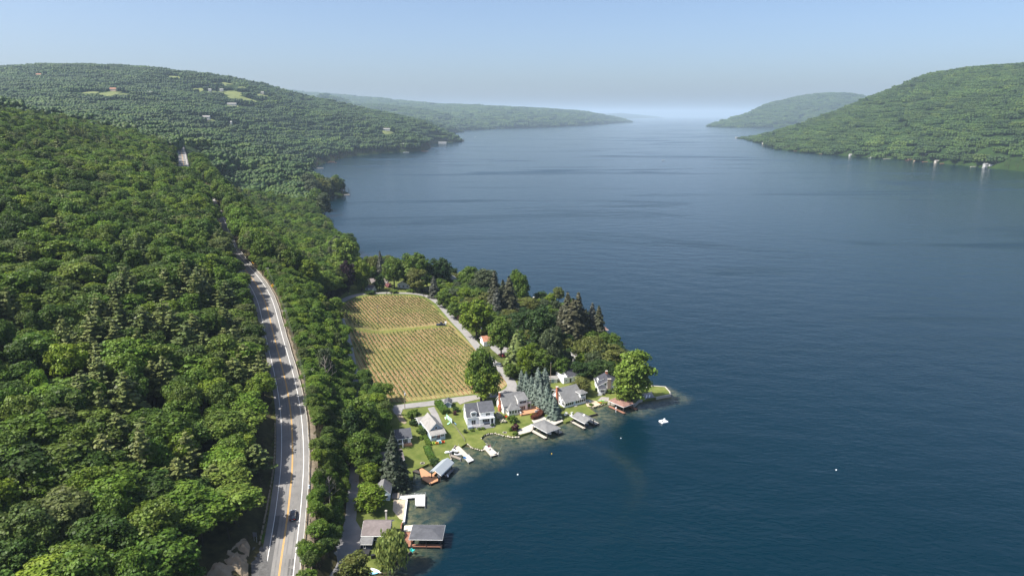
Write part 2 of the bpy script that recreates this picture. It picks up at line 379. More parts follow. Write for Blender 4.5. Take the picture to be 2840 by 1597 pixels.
def build_lake():
    xs = np.arange(-60, 112, 2.0); ys = np.arange(60, 482, 2.0)
    X, Y = np.meshgrid(xs, ys); nx, ny = len(xs), len(ys); i = np.arange(nx * ny).reshape(ny, nx)
    q = np.stack([i[:-1, :-1], i[:-1, 1:], i[1:, 1:], i[1:, :-1]], -1).reshape(-1, 4)
    v = np.stack([X.ravel(), Y.ravel(), np.zeros(nx * ny)], 1)
    d, _, _ = seg_dist(v[:, 0], v[:, 1], S)
    reach = np.interp(v[:, 1], [150, 215, 250, 290, 300, 480], [7, 17, 15, 11, 4, 3])
    sh = np.clip(1 - d / reach, 0, 1) ** 1.1
    def smooth_patch(cx, cy, ln, wd, ang, amp):
        c, s_ = math.cos(ang), math.sin(ang); a = (v[:, 0] - cx) * c + (v[:, 1] - cy) * s_; b_ = -(v[:, 0] - cx) * s_ + (v[:, 1] - cy) * c
        b_ = b_ - .02 * a * a
        return amp * np.exp(-(a / ln) ** 2 - (b_ / wd) ** 2)
    g1 = P(1225, 1440)[:2]; g2 = P(1590, 1215)[:2]; g3 = P(1745, 1290)[:2]
    sh = np.clip(sh + smooth_patch(g1[0], g1[1], 9, 2.0, 1.0, .5) + smooth_patch(g2[0], g2[1], 16, 3.2, .2, .32) + smooth_patch(g3[0], g3[1], 22, 3, 1.9, .10), 0, 1)
    x0, x1, y0, y1 = xs[0], xs[-1], ys[0], ys[-1]; B = 45000.0; n0 = len(v)
    ex = [(-B, -400, 0), (B, -400, 0), (B, y0, 0), (-B, y0, 0), (-B, y1, 0), (B, y1, 0), (B, 60000, 0), (-B, 60000, 0), (x0, y0, 0), (x1, y0, 0), (x1, y1, 0), (x0, y1, 0)]
    v = np.vstack([v, ex]); sh = np.concatenate([sh, np.zeros(len(ex))])
    q = np.vstack([q, np.array([(0, 1, 2, 3), (4, 5, 6, 7), (3, 8, 11, 4), (9, 2, 5, 10)]) + n0])
    me = np_mesh('lake', v, q, m_lake)
    a = me.attributes.new('shallow', 'FLOAT', 'POINT'); a.data.foreach_set('value', sh.astype(np.float32)[:len(me.vertices)])
    structure('lake', me)
build_lake()

hz = MB().box(-44000, 44000, -380, 59500, -9.5, 470)
hm = bpy.data.materials.new('haze'); t_, n_, l_, o_ = nodes(hm)
pv = n_.new('ShaderNodeVolumePrincipled'); pv.inputs['Color'].default_value = (.63, .82, 1.0, 1); pv.inputs['Density'].default_value = HAZE_DENSITY; pv.inputs['Anisotropy'].default_value = .1
l_.new(pv.outputs[0], o_.inputs['Volume'])
ho = hz.obj('haze', hm); ho['kind'] = 'stuff'; ho['label'] = 'thin blue summer haze over the lake and hills'; ho['category'] = 'haze'

# lawn and shore land
drape('lawn', lawn_poly, .02, m_grass, 3.0, minz=.85, skirt=2.2)

# ------------------------------------------------------------------ far hills
def hill(name, cols, back=900, p=.8, rows=26, seed=1):
    """cols: (u, v_skyline, v_foot); crest distance beyond the foot from `back`"""
    us = np.array([c[0] for c in cols], float); n = 90
    uu = np.linspace(us[0], us[-1], n); vt = np.interp(uu, us, [c[1] for c in cols]); vf = np.interp(uu, us, [c[2] for c in cols])
    bk = np.interp(uu, us, [c[3] if len(c) > 3 else back for c in cols])
    v = []; 
    for i in range(n):
        f = P(uu[i], vf[i]); a = (uu[i] - CU) / (F * cP); r0 = f[1]; r1 = r0 + bk[i]
        hc = max(2, H + (319.3 - vt[i]) * r1 / 1834 - 19)
        for j in range(rows + 8):
            if j <= rows: t = j / rows; r = r0 + (r1 - r0) * t; z = hc * t ** p
            else: t = (j - rows) / 7; r = r1 + bk[i] * 1.2 * t; z = hc * (1 - t * t) - 3 * t
            v.append((a * r, r, z))
    v = np.array(v); k = rows + 8
    v[:, 2] += fbm(v[:, 0], v[:, 1], 200, seed) * np.clip(v[:, 2] * .012, 0, 2.5)
    i = np.arange(n * k).reshape(n, k)
    q = np.stack([i[:-1, :-1], i[1:, :-1], i[1:, 1:], i[:-1, 1:]], -1).reshape(-1, 4)
    return v.reshape(n, k, 3), q
m_hillfar = mat('wooded_hill_far', (.018, .036, .010), .95, .3, .02, 0, None, .05, c2=(.03, .055, .014))
HILLS = {}
def add_hill(name, cols, **kw):
    v, q = hill(name, cols, **kw); structure('hill', np_mesh('hill', v.reshape(-1, 3), q, m_hillfar, smooth=True)); HILLS[name] = v
add_hill('right', [(2010,383,384,30),(2030,372,386,120),(2060,367,392,260),(2117,354,413,500),(2200,327,424,800),(2280,297,431,1000),(2339,273,436,1100),(2420,241,441,1150),
                  (2496,208,447,1200),(2600,192,458,1200),(2700,185,468,1200),(2760,179,474,1200),(2800,170,478,1200),(2840,158,483,1200),(3000,138,500,1300),(3300,120,545,1300)], p=.72, seed=2)
add_hill('far_right', [(1930,350,351,60),(1945,340,352.5,300),(1990,327,354,700),(2040,313,354.5,1000),(2090,288,354.5,1300),(2130,280,354.5,1400),(2170,270,354,1500),(2215,263,354,1600),
                      (2260,262,354,1600),(2300,265,354,1600),(2330,271,354,1600),(2420,290,354,1600),(2520,330,354,1500)], p=.75, seed=3)
add_hill('middle_left', [(930,262,364,1500),(1010,291,364,1500),(1064,291,364,1500),(1130,297,364,1300),(1227,311,364,1000),(1290,330,362,500),(1343,340,359.5,300),(1380,350,358,60)], p=.7, seed=4)
add_hill('far_left', [(780,250,357,4200),(881,262,357,4000),(960,268,357,3800),(1033,274,357,3600),(1150,285,357,3400),(1240,293,357,3000),(1316,294,357,2600),(1400,299,356.5,2400),(1518,304,353,2400),(1600,310,349,2200),
                     (1650,318,345,1800),(1704,329,341.5,900),(1722,334,340.5,400),(1736,338,340,60)], p=.6, seed=5)
add_hill('farthest_left', [(1560,309,330,6000),(1654,315,330,6000),(1704,313,330,6000),(1760,318,329,5000),(1800,322,328,3000),(1822,326,327.5,500)], p=.6, seed=6)
add_hill('horizon', [(1500,316,323.5,3000),(1800,318,323.5,3000),(1900,318.5,323.5,3000),(2100,317,323.5,3000),(2300,316,323.5,3000)], p=.6, seed=7)
# ------------------------------------------------------------------ tree crowns
def quads_at(P0, N0, size, rs, flat=0.0, jit=.8, aspect=1.0, droop=0.0):
    """leaf clumps: one bent-free quad per point, tilted about normal N0"""
    n = len(P0); nn = N0 + rs.normal(0, jit, (n, 3)); nn[:, 2] += flat; nn /= np.linalg.norm(nn, axis=1)[:, None] + 1e-9
    t = np.cross(nn, rs.normal(0, 1, (n, 3))); t /= np.linalg.norm(t, axis=1)[:, None] + 1e-9
    b = np.cross(nn, t); s = size * rs.uniform(.6, 1.3, n)[:, None] * .5
    v = np.stack([P0 - t * s - b * s * aspect, P0 + t * s * 1.1 - b * s * aspect * .8, P0 + t * s + b * s * aspect, P0 - t * s * .9 + b * s * aspect * 1.1], 1).reshape(-1, 3)
    return v, np.arange(n * 4).reshape(-1, 4)
def ico(sub):
    bm = bmesh.new(); bmesh.ops.create_icosphere(bm, subdivisions=sub, radius=1)
    v = np.array([p.co[:] for p in bm.verts]); f = np.array([[q.index for q in g.verts] for g in bm.faces]); bm.free(); return v, f
ICO1 = ico(1); ICO2 = ico(2)
def crown_broad(name, m, seed, R0=4.4, Hc=8.0, zc=8.2, lobes=24, leaves=4000, leaf=.38, spread=1.0, core=.70, open_=0.0, deep=1.55):
    rs = np.random.RandomState(seed); L = []
    for i in range(lobes):
        # lobes over the upper shell of an egg-shaped envelope
        ph = math.acos(1 - deep * (i + .5) / lobes); th = i * 2.39996 + rs.uniform(-.35, .35)
        k = rs.uniform(.66, .86); top = .5 + .5 * math.cos(ph)
        rr = R0 * (1.0 - .12 * top) * spread
        c = np.array([rr * k * math.sin(ph) * math.cos(th), rr * k * math.sin(ph) * math.sin(th), zc + Hc * .5 * k * math.cos(ph) * 1.0])
        L.append((c * np.array([1, 1, 1]) if rs.uniform() < .7 else (c - [0, 0, zc]) * rs.uniform(1.05, 1.28) + [0, 0, zc], R0 * rs.choice([rs.uniform(.16, .28), rs.uniform(.28, .46)]) * (1 - open_ * .3)))
    L.append((np.array([0, 0, zc - .3]), R0 * .62)); L.append((np.array([0, 0, zc + Hc * .2]), R0 * .5))
    V = []; Q = []; T = []; nv = 0
    w_ = np.array([r * r for c, r in L]); cnt = np.maximum(12, (w_ / w_.sum() * leaves)).astype(int)
    for (c, r), k in zip(L, cnt):
        d = rs.normal(0, 1, (k, 3)); d /= np.linalg.norm(d, axis=1)[:, None]; d[:, 2] = np.where(d[:, 2] < -.45, -d[:, 2], d[:, 2])
        p = c + d * r * rs.uniform(.78, 1.24, (k, 1)) * np.array([1, 1, .8])
        v, q = quads_at(p, d, leaf, rs, flat=.25, jit=.55)
        V.append(v); Q.append(q + nv); nv += len(v)
    for c, r in L:
        iv, it = ICO1; v = c + iv * r * core * rs.uniform(.82, 1.12, (len(iv), 1)) * np.array([1, 1, .8])
        V.append(v); T.append(it + nv); nv += len(v)
    return np_mesh(name, np.vstack(V), np.vstack(Q), m, np.vstack(T))
def crown_pine(name, m, seed, R0=3.8, z0=4.5, z1=17.5, tiers=12, leaf=.62, gap=1.0):
    rs = np.random.RandomState(seed); V = []; Q = []; nv = 0
    for k in range(tiers):
        t = k / (tiers - 1); z = z0 + (z1 - z0) * t; rad = R0 * (1 - t) ** .6 * rs.uniform(.75, 1.15) + .35
        nb = max(4, int(9 * (1 - .45 * t)))
        for j in range(nb):
            th = j * 6.283 / nb + rs.uniform(-.4, .4) + k; L = rad * rs.uniform(.65, 1.15); n = max(5, int(L * 7.5))
            s = rs.uniform(.12, 1, n) ** .7; wv = rs.normal(0, .17, n) * (1.15 - s * .4) * L * .5
            p = np.stack([np.cos(th) * s * L - np.sin(th) * wv, np.sin(th) * s * L + np.cos(th) * wv, z + .22 * L * s * s - .1 * s + rs.normal(0, .12, n)], 1)
            v, q = quads_at(p, np.tile([np.cos(th) * .3, np.sin(th) * .3, 1.0], (n, 1)), leaf, rs, jit=.38, aspect=.75)
            V.append(v); Q.append(q + nv); nv += len(v)
    v = []; T = []
    for k in range(8):
        r = R0 * .34 * (1 - k / 8) + .12; z = z0 + .5 + (z1 - z0) * k / 8
        v += [(r * math.cos(a * 1.0472), r * math.sin(a * 1.0472), z) for a in range(6)]
    for k in range(7):
        for a in range(6): T += [(nv + k*6+a, nv + k*6+(a+1)%6, nv + (k+1)*6+(a+1)%6), (nv + k*6+a, nv + (k+1)*6+(a+1)%6, nv + (k+1)*6+a)]
    V.append(np.array(v))
    return np_mesh(name, np.vstack(V), np.vstack(Q), m, T)
def crown_spruce(name, m, seed, R0=2.6, z0=1.0, z1=15.0, tiers=20, leaf=.5, dens=9.0, pw=.9):
    rs = np.random.RandomState(seed); V = []; Q = []; nv = 0
    for k in range(tiers):
        t = k / (tiers - 1); z = z0 + (z1 - z0) * t; rad = (R0 * (1 - t) ** pw + .12) * rs.uniform(.78, 1.15)
        nb = max(5, int(11 * (1 - .5 * t)))
        for j in range(nb):
            th = j * 6.283 / nb + rs.uniform(-.3, .3) + k * .7; L = rad * rs.uniform(.8, 1.12); n = max(3, int(L * dens * .62))
            s = rs.uniform(.25, 1, n) ** .6; wv = rs.normal(0, .16, n) * L * .6
            p = np.stack([np.cos(th) * s * L - np.sin(th) * wv, np.sin(th) * s * L + np.cos(th) * wv, z - .42 * L * s + .18 * L * s * s + rs.normal(0, .16, n)], 1)
            v, q = quads_at(p, np.tile([np.cos(th) * .75, np.sin(th) * .75, .8], (n, 1)), leaf, rs, jit=.3, aspect=.8)
            V.append(v); Q.append(q + nv); nv += len(v)
    v = []; T = []
    for k in range(9):
        t = k / 8; r = R0 * .72 * (1 - t) ** pw + .05; z = z0 - .1 + (z1 - z0) * t
        v += [(r * math.cos(a * .785), r * math.sin(a * .785), z) for a in range(8)]
    for k in range(8):
        for a in range(8): T += [(nv + k*8+a, nv + k*8+(a+1)%8, nv + (k+1)*8+(a+1)%8), (nv + k*8+a, nv + (k+1)*8+(a+1)%8, nv + (k+1)*8+a)]
    V.append(np.array(v))
    return np_mesh(name, np.vstack(V), np.vstack(Q), m, T)
def crown_willow(name, m, seed, R0=4.6, Hc=7.5, zc=6.5):
    rs = np.random.RandomState(seed); V = []; Q = []; nv = 0
    for i in range(26):
        ph = math.acos(1 - 1.2 * (i + .5) / 26); th = i * 2.39996; k = .8
        c = np.array([R0 * k * math.sin(ph) * math.cos(th), R0 * k * math.sin(ph) * math.sin(th), zc + Hc * .5 * math.cos(ph)]); n = 60
        d = rs.normal(0, 1, (n, 3)); d /= np.linalg.norm(d, axis=1)[:, None]; s = rs.uniform(0, 1, n)
        p = c + d * [1.15, 1.15, .7]; p[:, 2] -= s * (1.5 + 3.0 * math.sin(ph)); p[:, 0] *= 1 + .04 * s; p[:, 1] *= 1 + .04 * s
        nn = d.copy(); nn[:, 2] *= .3
        v, q = quads_at(p, nn, .42, rs, jit=.35, aspect=1.0); v[:, 2] += (v[:, 2] - np.repeat(p[:, 2], 4)) * 1.0
        V.append(v); Q.append(q + nv); nv += len(v)
    iv, it = ICO2; v = iv * [R0 * .6, R0 * .6, Hc * .42] + [0, 0, zc - .3]
    V.append(v)
    return np_mesh(name, np.vstack(V), np.vstack(Q), m, it + nv)
def trunk_mesh(name, m, h, r=.28, limbs=6, seed=0, spread=2.6, zl=.45):
    rs = random.Random(seed); b = MB(); b.cyl((0, 0, -1.2), (0, 0, h * .55), r * 1.1, r * .7, 8, False); b.cyl((0, 0, h * .55), (rs.uniform(-.3, .3), rs.uniform(-.3, .3), h), r * .7, r * .15, 6, False)
    for i in range(limbs):
        a = i * 2.4; z = h * (zl + .4 * i / limbs); L = spread * rs.uniform(.7, 1.1)
        b.cyl((0, 0, z), (math.cos(a) * L, math.sin(a) * L, z + L * .75), r * .38, r * .1, 5, False)
    return b.mesh(name, m, True)
bark = mat('bark', (.055, .042, .032), .95, .35, 1.5, .5, 8)
m_leaf = leaf_mat('broad_leaves', [(0.045,0.080,0.014), (0.062,0.112,0.015), (0.095,0.160,0.019), (0.120,0.192,0.021), (0.072,0.133,0.016), (0.141,0.192,0.030), (0.069,0.121,0.021), (0.166,0.228,0.021), (0.054,0.097,0.016), (0.120,0.144,0.042)], stand=.022)
m_pine = leaf_mat('pine_needles', [(0.099,0.124,0.030), (0.130,0.151,0.040), (0.081,0.113,0.030), (0.147,0.164,0.046)], trans=.1, isl=.5)
m_sprb = leaf_mat('spruce_needles_brown', [(.040,.044,.022), (.054,.052,.026), (.038,.046,.022)], trans=.06, isl=.5)
m_sprg = leaf_mat('spruce_needles_grey', [(.048,.054,.040), (.060,.062,.048)], trans=.06, isl=.5)
m_blue = leaf_mat('blue_spruce_needles', [(.090,.120,.098), (.115,.145,.118), (.078,.108,.085)], trans=.06, isl=.45)
m_lime = leaf_mat('bright_leaves', [(0.121,0.183,0.015), (0.145,0.201,0.020)])
m_mid = leaf_mat('fresh_leaves', [(0.082,0.137,0.018), (0.103,0.156,0.022)])
m_dark = leaf_mat('dark_leaves', [(0.034,0.067,0.016), (0.044,0.079,0.018)])
m_olive = leaf_mat('olive_leaves', [(0.112,0.128,0.029), (0.132,0.144,0.035)])
m_will = leaf_mat('willow_leaves', [(.22,.27,.07), (.24,.28,.08)], trans=.35)
m_wild = leaf_mat('tall_willow_leaves', [(0.125,0.189,0.024), (0.143,0.201,0.029)], trans=.3)
m_grey = leaf_mat('greyish_leaves', [(.066,.092,.038), (.078,.10,.046)])
m_purp = leaf_mat('copper_beech_leaves', [(.018,.008,.014), (.024,.010,.016)], trans=.1)
m_burg = leaf_mat('burgundy_leaves', [(.035,.012,.012), (.05,.014,.014)], trans=.2)
m_redh = leaf_mat('red_hedge_leaves', [(.075,.022,.012), (.09,.028,.014)], trans=.2)
m_flow = leaf_mat('white_blossom', [(.42,.40,.28), (.5,.48,.40)], trans=.2)
m_pink = leaf_mat('pink_blossom', [(.35,.14,.16), (.42,.22,.2)], trans=.2)
m_yel = leaf_mat('golden_leaves', [(.25,.22,.02), (.3,.26,.02)], trans=.2)
m_hedge = leaf_mat('hedge_leaves', [(.055,.105,.012), (.065,.115,.016)], trans=.2)
def crown_set(kind, m, tagn='crown'):
    k = kind
    if k == 'broad': return [crown_broad('crown', m, s, R0=4.4, Hc=h, zc=z, lobes=lb) for s, h, z, lb in ((1, 8.0, 8.4, 22), (2, 9.5, 9.0, 26), (3, 7.0, 8.0, 18), (4, 9.0, 8.6, 20), (5, 10.5, 9.4, 28), (6, 8.2, 8.6, 24), (8, 7.6, 8.0, 16))]
    if k == 'pine': return [crown_pine('crown', m, s, tiers=t) for s, t in ((11, 12), (12, 10), (13, 13))]
# nominal size of every crown mesh: (height to the top, radius)
CR = {}
def reg(key, me, tr): 
    v = np.empty(len(me.vertices) * 3, np.float32); me.vertices.foreach_get('co', v); v = v.reshape(-1, 3)
    CR[key] = (me, tr, float(np.percentile(v[:, 2], 99.7)), float(np.percentile(np.hypot(v[:, 0], v[:, 1]), 93)), float(np.percentile(v[:, 2], 1)))
tr_b = [trunk_mesh('trunk', bark, 9.5, .28, 7, s) for s in (1, 2)]
tr_p = trunk_mesh('trunk', bark, 17.6, .26, 0, 3)
tr_s = trunk_mesh('trunk', bark, 14.6, .2, 0, 4)
tr_t = trunk_mesh('trunk', bark, 3.0, .12, 0, 5)
BROAD = crown_set('broad', m_leaf); PINE = crown_set('pine', m_pine)
for i, c in enumerate(BROAD): reg('broad%d' % i, c, tr_b[i % 2])
for i, c in enumerate(PINE): reg('pine%d' % i, c, tr_p)
def reg_b(key, m, seed, **k): reg(key, crown_broad('crown', m, seed, **k), tr_b[seed % 2])
for key, m in (('lime', m_lime), ('mid', m_mid), ('dark', m_dark), ('olive', m_olive), ('grey', m_grey), ('purple', m_purp)):
    for j in (0, 1): reg_b(key + str(j), m, 30 + j + len(key), R0=4.4, Hc=11.0 + j, zc=6.6, lobes=34, leaves=3800, leaf=.40, deep=1.8)
reg_b('locust0', m_olive, 44, R0=6.2, Hc=4.5, zc=7.4, lobes=26, leaves=2400, leaf=.5)
for j in (0, 1): reg_b('willowtall' + str(j), m_wild, 50 + j, R0=5.0, Hc=16, zc=8.2, lobes=50, leaves=5000, leaf=.42, open_=.5, deep=1.85)
reg('willow0', crown_willow('crown', m_will, 60), tr_b[0])
reg('blue0', crown_spruce('crown', m_blue, 70, R0=2.7, z0=.6, z1=10, tiers=18, leaf=.46, dens=12, pw=.7), trunk_mesh('trunk', bark, 9.5, .16, 0, 4))
reg('blue1', crown_spruce('crown', m_blue, 71, R0=2.6, z0=.6, z1=10, tiers=16, leaf=.42, dens=12, pw=.62), trunk_mesh('trunk', bark, 9.5, .16, 0, 4))
reg('spruce0', crown_spruce('crown', m_sprb, 72, R0=3.4, z0=2.2, z1=17, tiers=30, leaf=.62, dens=9, pw=.8), tr_s)
reg('spruce1', crown_spruce('crown', m_sprb, 73, R0=3.2, z0=1.6, z1=17, tiers=28, leaf=.62, dens=8.5, pw=.72), tr_s)
reg('spruceg0', crown_spruce('crown', m_sprg, 74, R0=2.8, z0=1.4, z1=15, tiers=22, leaf=.52, dens=10, pw=.7), tr_s)
reg('sprucepine0', crown_spruce('crown', m_pine, 75, R0=3.0, z0=1.2, z1=13, tiers=18, leaf=.52, dens=10, pw=.6), tr_s)
m_sprd = leaf_mat('dark_spruce_needles', [(.030,.042,.022), (.036,.048,.026)], trans=.06, isl=.5)
reg('sprucedark0', crown_spruce('crown', m_sprd, 77, R0=3.2, z0=1.0, z1=16, tiers=30, leaf=.46, dens=16, pw=.85), tr_s)
def shrub_mesh(key, m, seed, leaves=420):
    reg(key, crown_broad('foliage', m, seed, R0=1.0, Hc=1.5, zc=.75, lobes=9, leaves=leaves, leaf=.22, core=.9), None)
for k, m in (('shrub', m_mid), ('darkshrub', m_dark), ('burgshrub', m_burg), ('flowershrub', m_flow), ('pinkshrub', m_pink), ('yellowshrub', m_yel), ('oliveshrub', m_olive)): shrub_mesh(k, m, 80 + len(k))

def put_tree(name, key, x, y, z, h, rad, label, group=None, rz=None, cat='tree'):
    me, tr, ht, rr, zb = CR[key]
    rz = random.uniform(0, 6.28) if rz is None else rz
    t = thing(name, (x, y, z), rz, label, cat, group); s = (rad / rr, rad / rr, h / ht)
    if tr is not None: inst('trunk', tr, t, sc_=((s[0] + s[2]) / 2, (s[0] + s[2]) / 2, s[2]))
    inst('crown' if tr is not None else 'foliage', me, t, sc_=s)
    return t
def tree_px(name, key, u, vb, vt, wpx, label, group=None, hmax=30, cat='tree'):
    """foot at pixel (u, vb) on the terrain, top reaching row vt, crown wpx wide"""
    g = G(u, vb); b = (CV - vt) / F
    zt = H + g[1] * (b * cP - sP) / (cP + b * sP)
    h = min(hmax, zt - g[2]); zd = proj(*g)[2]
    k = 1.25 if 'blue' in key else 1.4 if 'spruce' in key else 1.06
    return put_tree(name, key, g[0], g[1], g[2] - .1, max(.4, h), wpx * k * zd / F / 2, label, group, cat=cat)

# ------------------------------------------------------------------ scattering
def gn_scatter(name, pts, groups, kind='stuff'):
    """pts: dict of arrays co, scl, rot, idx; groups: list of lists of source objects per idx"""
    me = bpy.data.meshes.new(name); n = len(pts['co']); me.vertices.add(n); me.vertices.foreach_set('co', pts['co'].astype(np.float32).ravel())
    for k, ty, key in (('idx', 'INT', 'idx'),): a = me.attributes.new(k, ty, 'POINT'); a.data.foreach_set('value', pts[key].astype(np.int32))
    for k in ('scl', 'rot'): a = me.attributes.new(k, 'FLOAT_VECTOR', 'POINT'); a.data.foreach_set('vector', pts[k].astype(np.float32).ravel())
    me.update(); o = bpy.data.objects.new(name, me); link(o); o['kind'] = kind
    ng = bpy.data.node_groups.new(name, 'GeometryNodeTree')
    ng.interface.new_socket('Geometry', in_out='INPUT', socket_type='NodeSocketGeometry'); ng.interface.new_socket('Geometry', in_out='OUTPUT', socket_type='NodeSocketGeometry')
    N = ng.nodes; L = ng.links; gi = N.new('NodeGroupInput'); go = N.new('NodeGroupOutput'); jn = N.new('GeometryNodeJoinGeometry')
    def attr(nm, dt): x = N.new('GeometryNodeInputNamedAttribute'); x.data_type = dt; x.inputs[0].default_value = nm; return x.outputs[0]
    ai = attr('idx', 'INT'); asc = attr('scl', 'FLOAT_VECTOR'); ar = attr('rot', 'FLOAT_VECTOR')
    for k, srcs in enumerate(groups):
        c = N.new('FunctionNodeCompare'); c.data_type = 'INT'; c.operation = 'EQUAL'
        L.new(ai, c.inputs[2]); c.inputs[3].default_value = k
        for s in srcs:
            ip = N.new('GeometryNodeInstanceOnPoints'); oi = N.new('GeometryNodeObjectInfo'); oi.inputs['Object'].default_value = s; oi.inputs['As Instance'].default_value = True
            L.new(gi.outputs[0], ip.inputs['Points']); L.new(c.outputs[0], ip.inputs['Selection']); L.new(oi.outputs['Geometry'], ip.inputs['Instance'])
            L.new(ar, ip.inputs['Rotation']); L.new(asc, ip.inputs['Scale']); L.new(ip.outputs[0], jn.inputs[0])
    L.new(jn.outputs[0], go.inputs[0]); md = o.modifiers.new('scatter', 'NODES'); md.node_group = ng
    return o
def jgrid(x0, x1, y0, y1, s, rs, jit=.42):
    xs = np.arange(x0, x1, s); ys = np.arange(y0, y1, s * .92); X, Y = np.meshgrid(xs, ys); X = X + (np.arange(len(ys)) % 2)[:, None] * s * .5
    X = X.ravel() + rs.uniform(-jit, jit, X.size) * s; Y = Y.ravel() + rs.uniform(-jit, jit, Y.size) * s; return X, Y
def in_view(x, y, z, mu=140, mv=160):
    u, v, zd = proj(x, y, z); return (zd > 5) & (u > -mu) & (u < 2840 + mu) & (v < 1597 + mv * 2.2) & (v > -50)
# ------------------------------------------------------------------ the forest
# the narrow lane behind the cottages, and what must stay clear of trees
LANE_PX = [(886,1660),(915,1612),(938,1577),(953,1515),(970,1453),(975,1410),(978,1371),(981,1340),(983,1309),(985,1280),(987,1247),(989,1215),(991,1180),(994,1145),(996,1105),(992,1070),(984,1030),(977,1000),(970,965),(960,925),(945,880)]
LANE = np.array([G(u, v) for u, v in LANE_PX]); LANE_S = smooth_line(LANE, 3.0)
EASTL_PX = [(900,852),(925,845),(945,838),(975,823),(1010,815),(1060,813),(1110,813),(1150,815),(1185,822),(1212,838),(1235,862),(1262,893),(1290,922),(1310,945),(1335,975),(1362,1000),(1388,1025),(1408,1048),(1420,1065),(1414,1080),(1390,1092),(1350,1098),(1300,1104),(1250,1110),(1200,1118),(1150,1124),(1110,1129),(1086,1133)]
EASTL = np.array([G(u, v) for u, v in EASTL_PX]); EASTL_S = smooth_line(EASTL, 3.0)
SIDE_PX = [(598,596),(590,588),(579,580),(577,572),(573,565),(566,558),(563,548)]
VINE_PX = [(934,852),(965,836),(1014,822),(1060,819),(1120,820),(1160,824),(1190,836),(1228,876),(1260,908),(1290,940),(1325,975),(1350,1000),(1375,1020),(1402,1048),(1406,1066),(1392,1078),(1355,1086),(1300,1093),(1240,1101),(1170,1109),(1118,1115),(1070,1114),(1030,1105),(1013,1060),(995,1020),(975,980),(962,930)]
VINE = np.array([G(u, v)[:2] for u, v in VINE_PX])
OPEN_PX = [(1070,1135),(1100,1130),(1200,1115),(1420,1090),(1560,1060),(1700,1060),(1880,1070),(1880,1110),(1660,1170),(1500,1210),(1300,1260),(1130,1350),(1130,1560),(1010,1640),(960,1580),(1000,1370),(1020,1320),(1070,1250),(1075,1190)]
OPEN = np.array([G(u, v)[:2] for u, v in OPEN_PX])
PEN_PX = [(900,860),(930,848),(1100,808),(1200,810),(1450,1090),(1880,1120),(1860,1060),(1700,950),(1500,840),(1250,760),(1120,740),(985,705),(985,760),(960,820)]
PEN = np.array([G(u, v)[:2] for u, v in PEN_PX])
ROCK_PX = [(690,1620),(688,1580),(690,1545),(694,1518),(675,1500),(655,1510),(630,1535),(600,1560),(570,1600),(560,1640)]
ROCK = np.array([G(u, v)[:2] for u, v in ROCK_PX])
def forest_ok(x, y):
    h, d, dr, west, ri = height(x, y, True)
    ok = d > 2.5
    dl, _, _ = seg_dist(x, y, LANE_S)
    near = y < 620
    ok &= ~((y < 375) & west & (dr < 8.6)) & ~((y < 375) & ~west & (dr < np.where(y < 178, 6.7, 7.4))) & ~((y >= 375) & (dr < 5.6)) & ~((y >= 790) & (dr < 10.0)) & (dl > np.where(west, 4.6, 2.4))
    for poly in (VINE, OPEN, PEN, ROCK): ok &= ~inside(x, y, poly)
    ok &= ~(~west & near & (d < 11) & (y < 290))
    dv, _, _ = seg_dist(x, y, EASTL_S); ok &= dv > 5.5
    ok &= ~((y > 860) & (y < 1500) & (np.abs(x + 0) < 0))
    for cu, cv, r in CLEAR:
        ok &= (x - cu) ** 2 + (y - cv) ** 2 > r * r
    return ok, h, d, dr, west
_g = G(640, 1600); CLEAR = [(_g[0], _g[1], 10), (_g[0] + 2, _g[1] - 10, 8)]
for (u, v, r) in []:
    g = road_pt(u, v); CLEAR.append((g[0], g[1], r))
rs = np.random.RandomState(5)
X, Y = jgrid(-560, 60, 95, 905, 8.2, rs, .46)
Xb, Yb = jgrid(-160, -20, 110, 460, 4.1, rs); _, _db, _drb, _wb, _ = height(Xb, Yb, True); kb = ~_wb & (_drb < 60) & (_db > 11)
X = np.concatenate([X, Xb[kb]]); Y = np.concatenate([Y, Yb[kb]])
ok, hh, dd, drr, wst = forest_ok(X, Y)
ok &= in_view(X, Y, hh + 8)
X, Y, hh, dd, drr, wst = [a[ok] for a in (X, Y, hh, dd, drr, wst)]
pn = fbm(X, Y, 38, 11)
edge_pine = wst & (Y > 165) & (Y < 330) & (drr < 60) 
pr_ = rs.uniform(0, 1, len(X)); pine = ((pn > .9) & (pr_ < .45)) | (edge_pine & (pn > -.1) & (pr_ < .42)) | (pr_ < .03)
pine &= ~(~wst & (drr < 45))
kindx = np.where(pine, 7 + rs.randint(0, 3, len(X)), rs.randint(0, 7, len(X)))
# big and small trees grow in stands
hgt_ = np.where(pine, rs.uniform(15, 21.5, len(X)), rs.uniform(11.5, 17.5, len(X)) + 2.0 * fbm(X, Y, 45, 12))
rad_ = np.where(pine, rs.uniform(4.0, 6.2, len(X)), rs.choice([1.0, 1.1, 1.35, .72], len(X)) * rs.uniform(4.3, 6.6, len(X)))
bank = ~wst & (Y < 420) & (drr < 45)
hgt_ = np.where(bank, rs.uniform(6.0, 10.0, len(X)), hgt_); rad_ = np.where(bank, rs.uniform(2.3, 3.9, len(X)), rad_)
thin = bank & (Y < 225); rad_ = np.where(thin, rs.uniform(1.9, 3.0, len(X)), rad_)
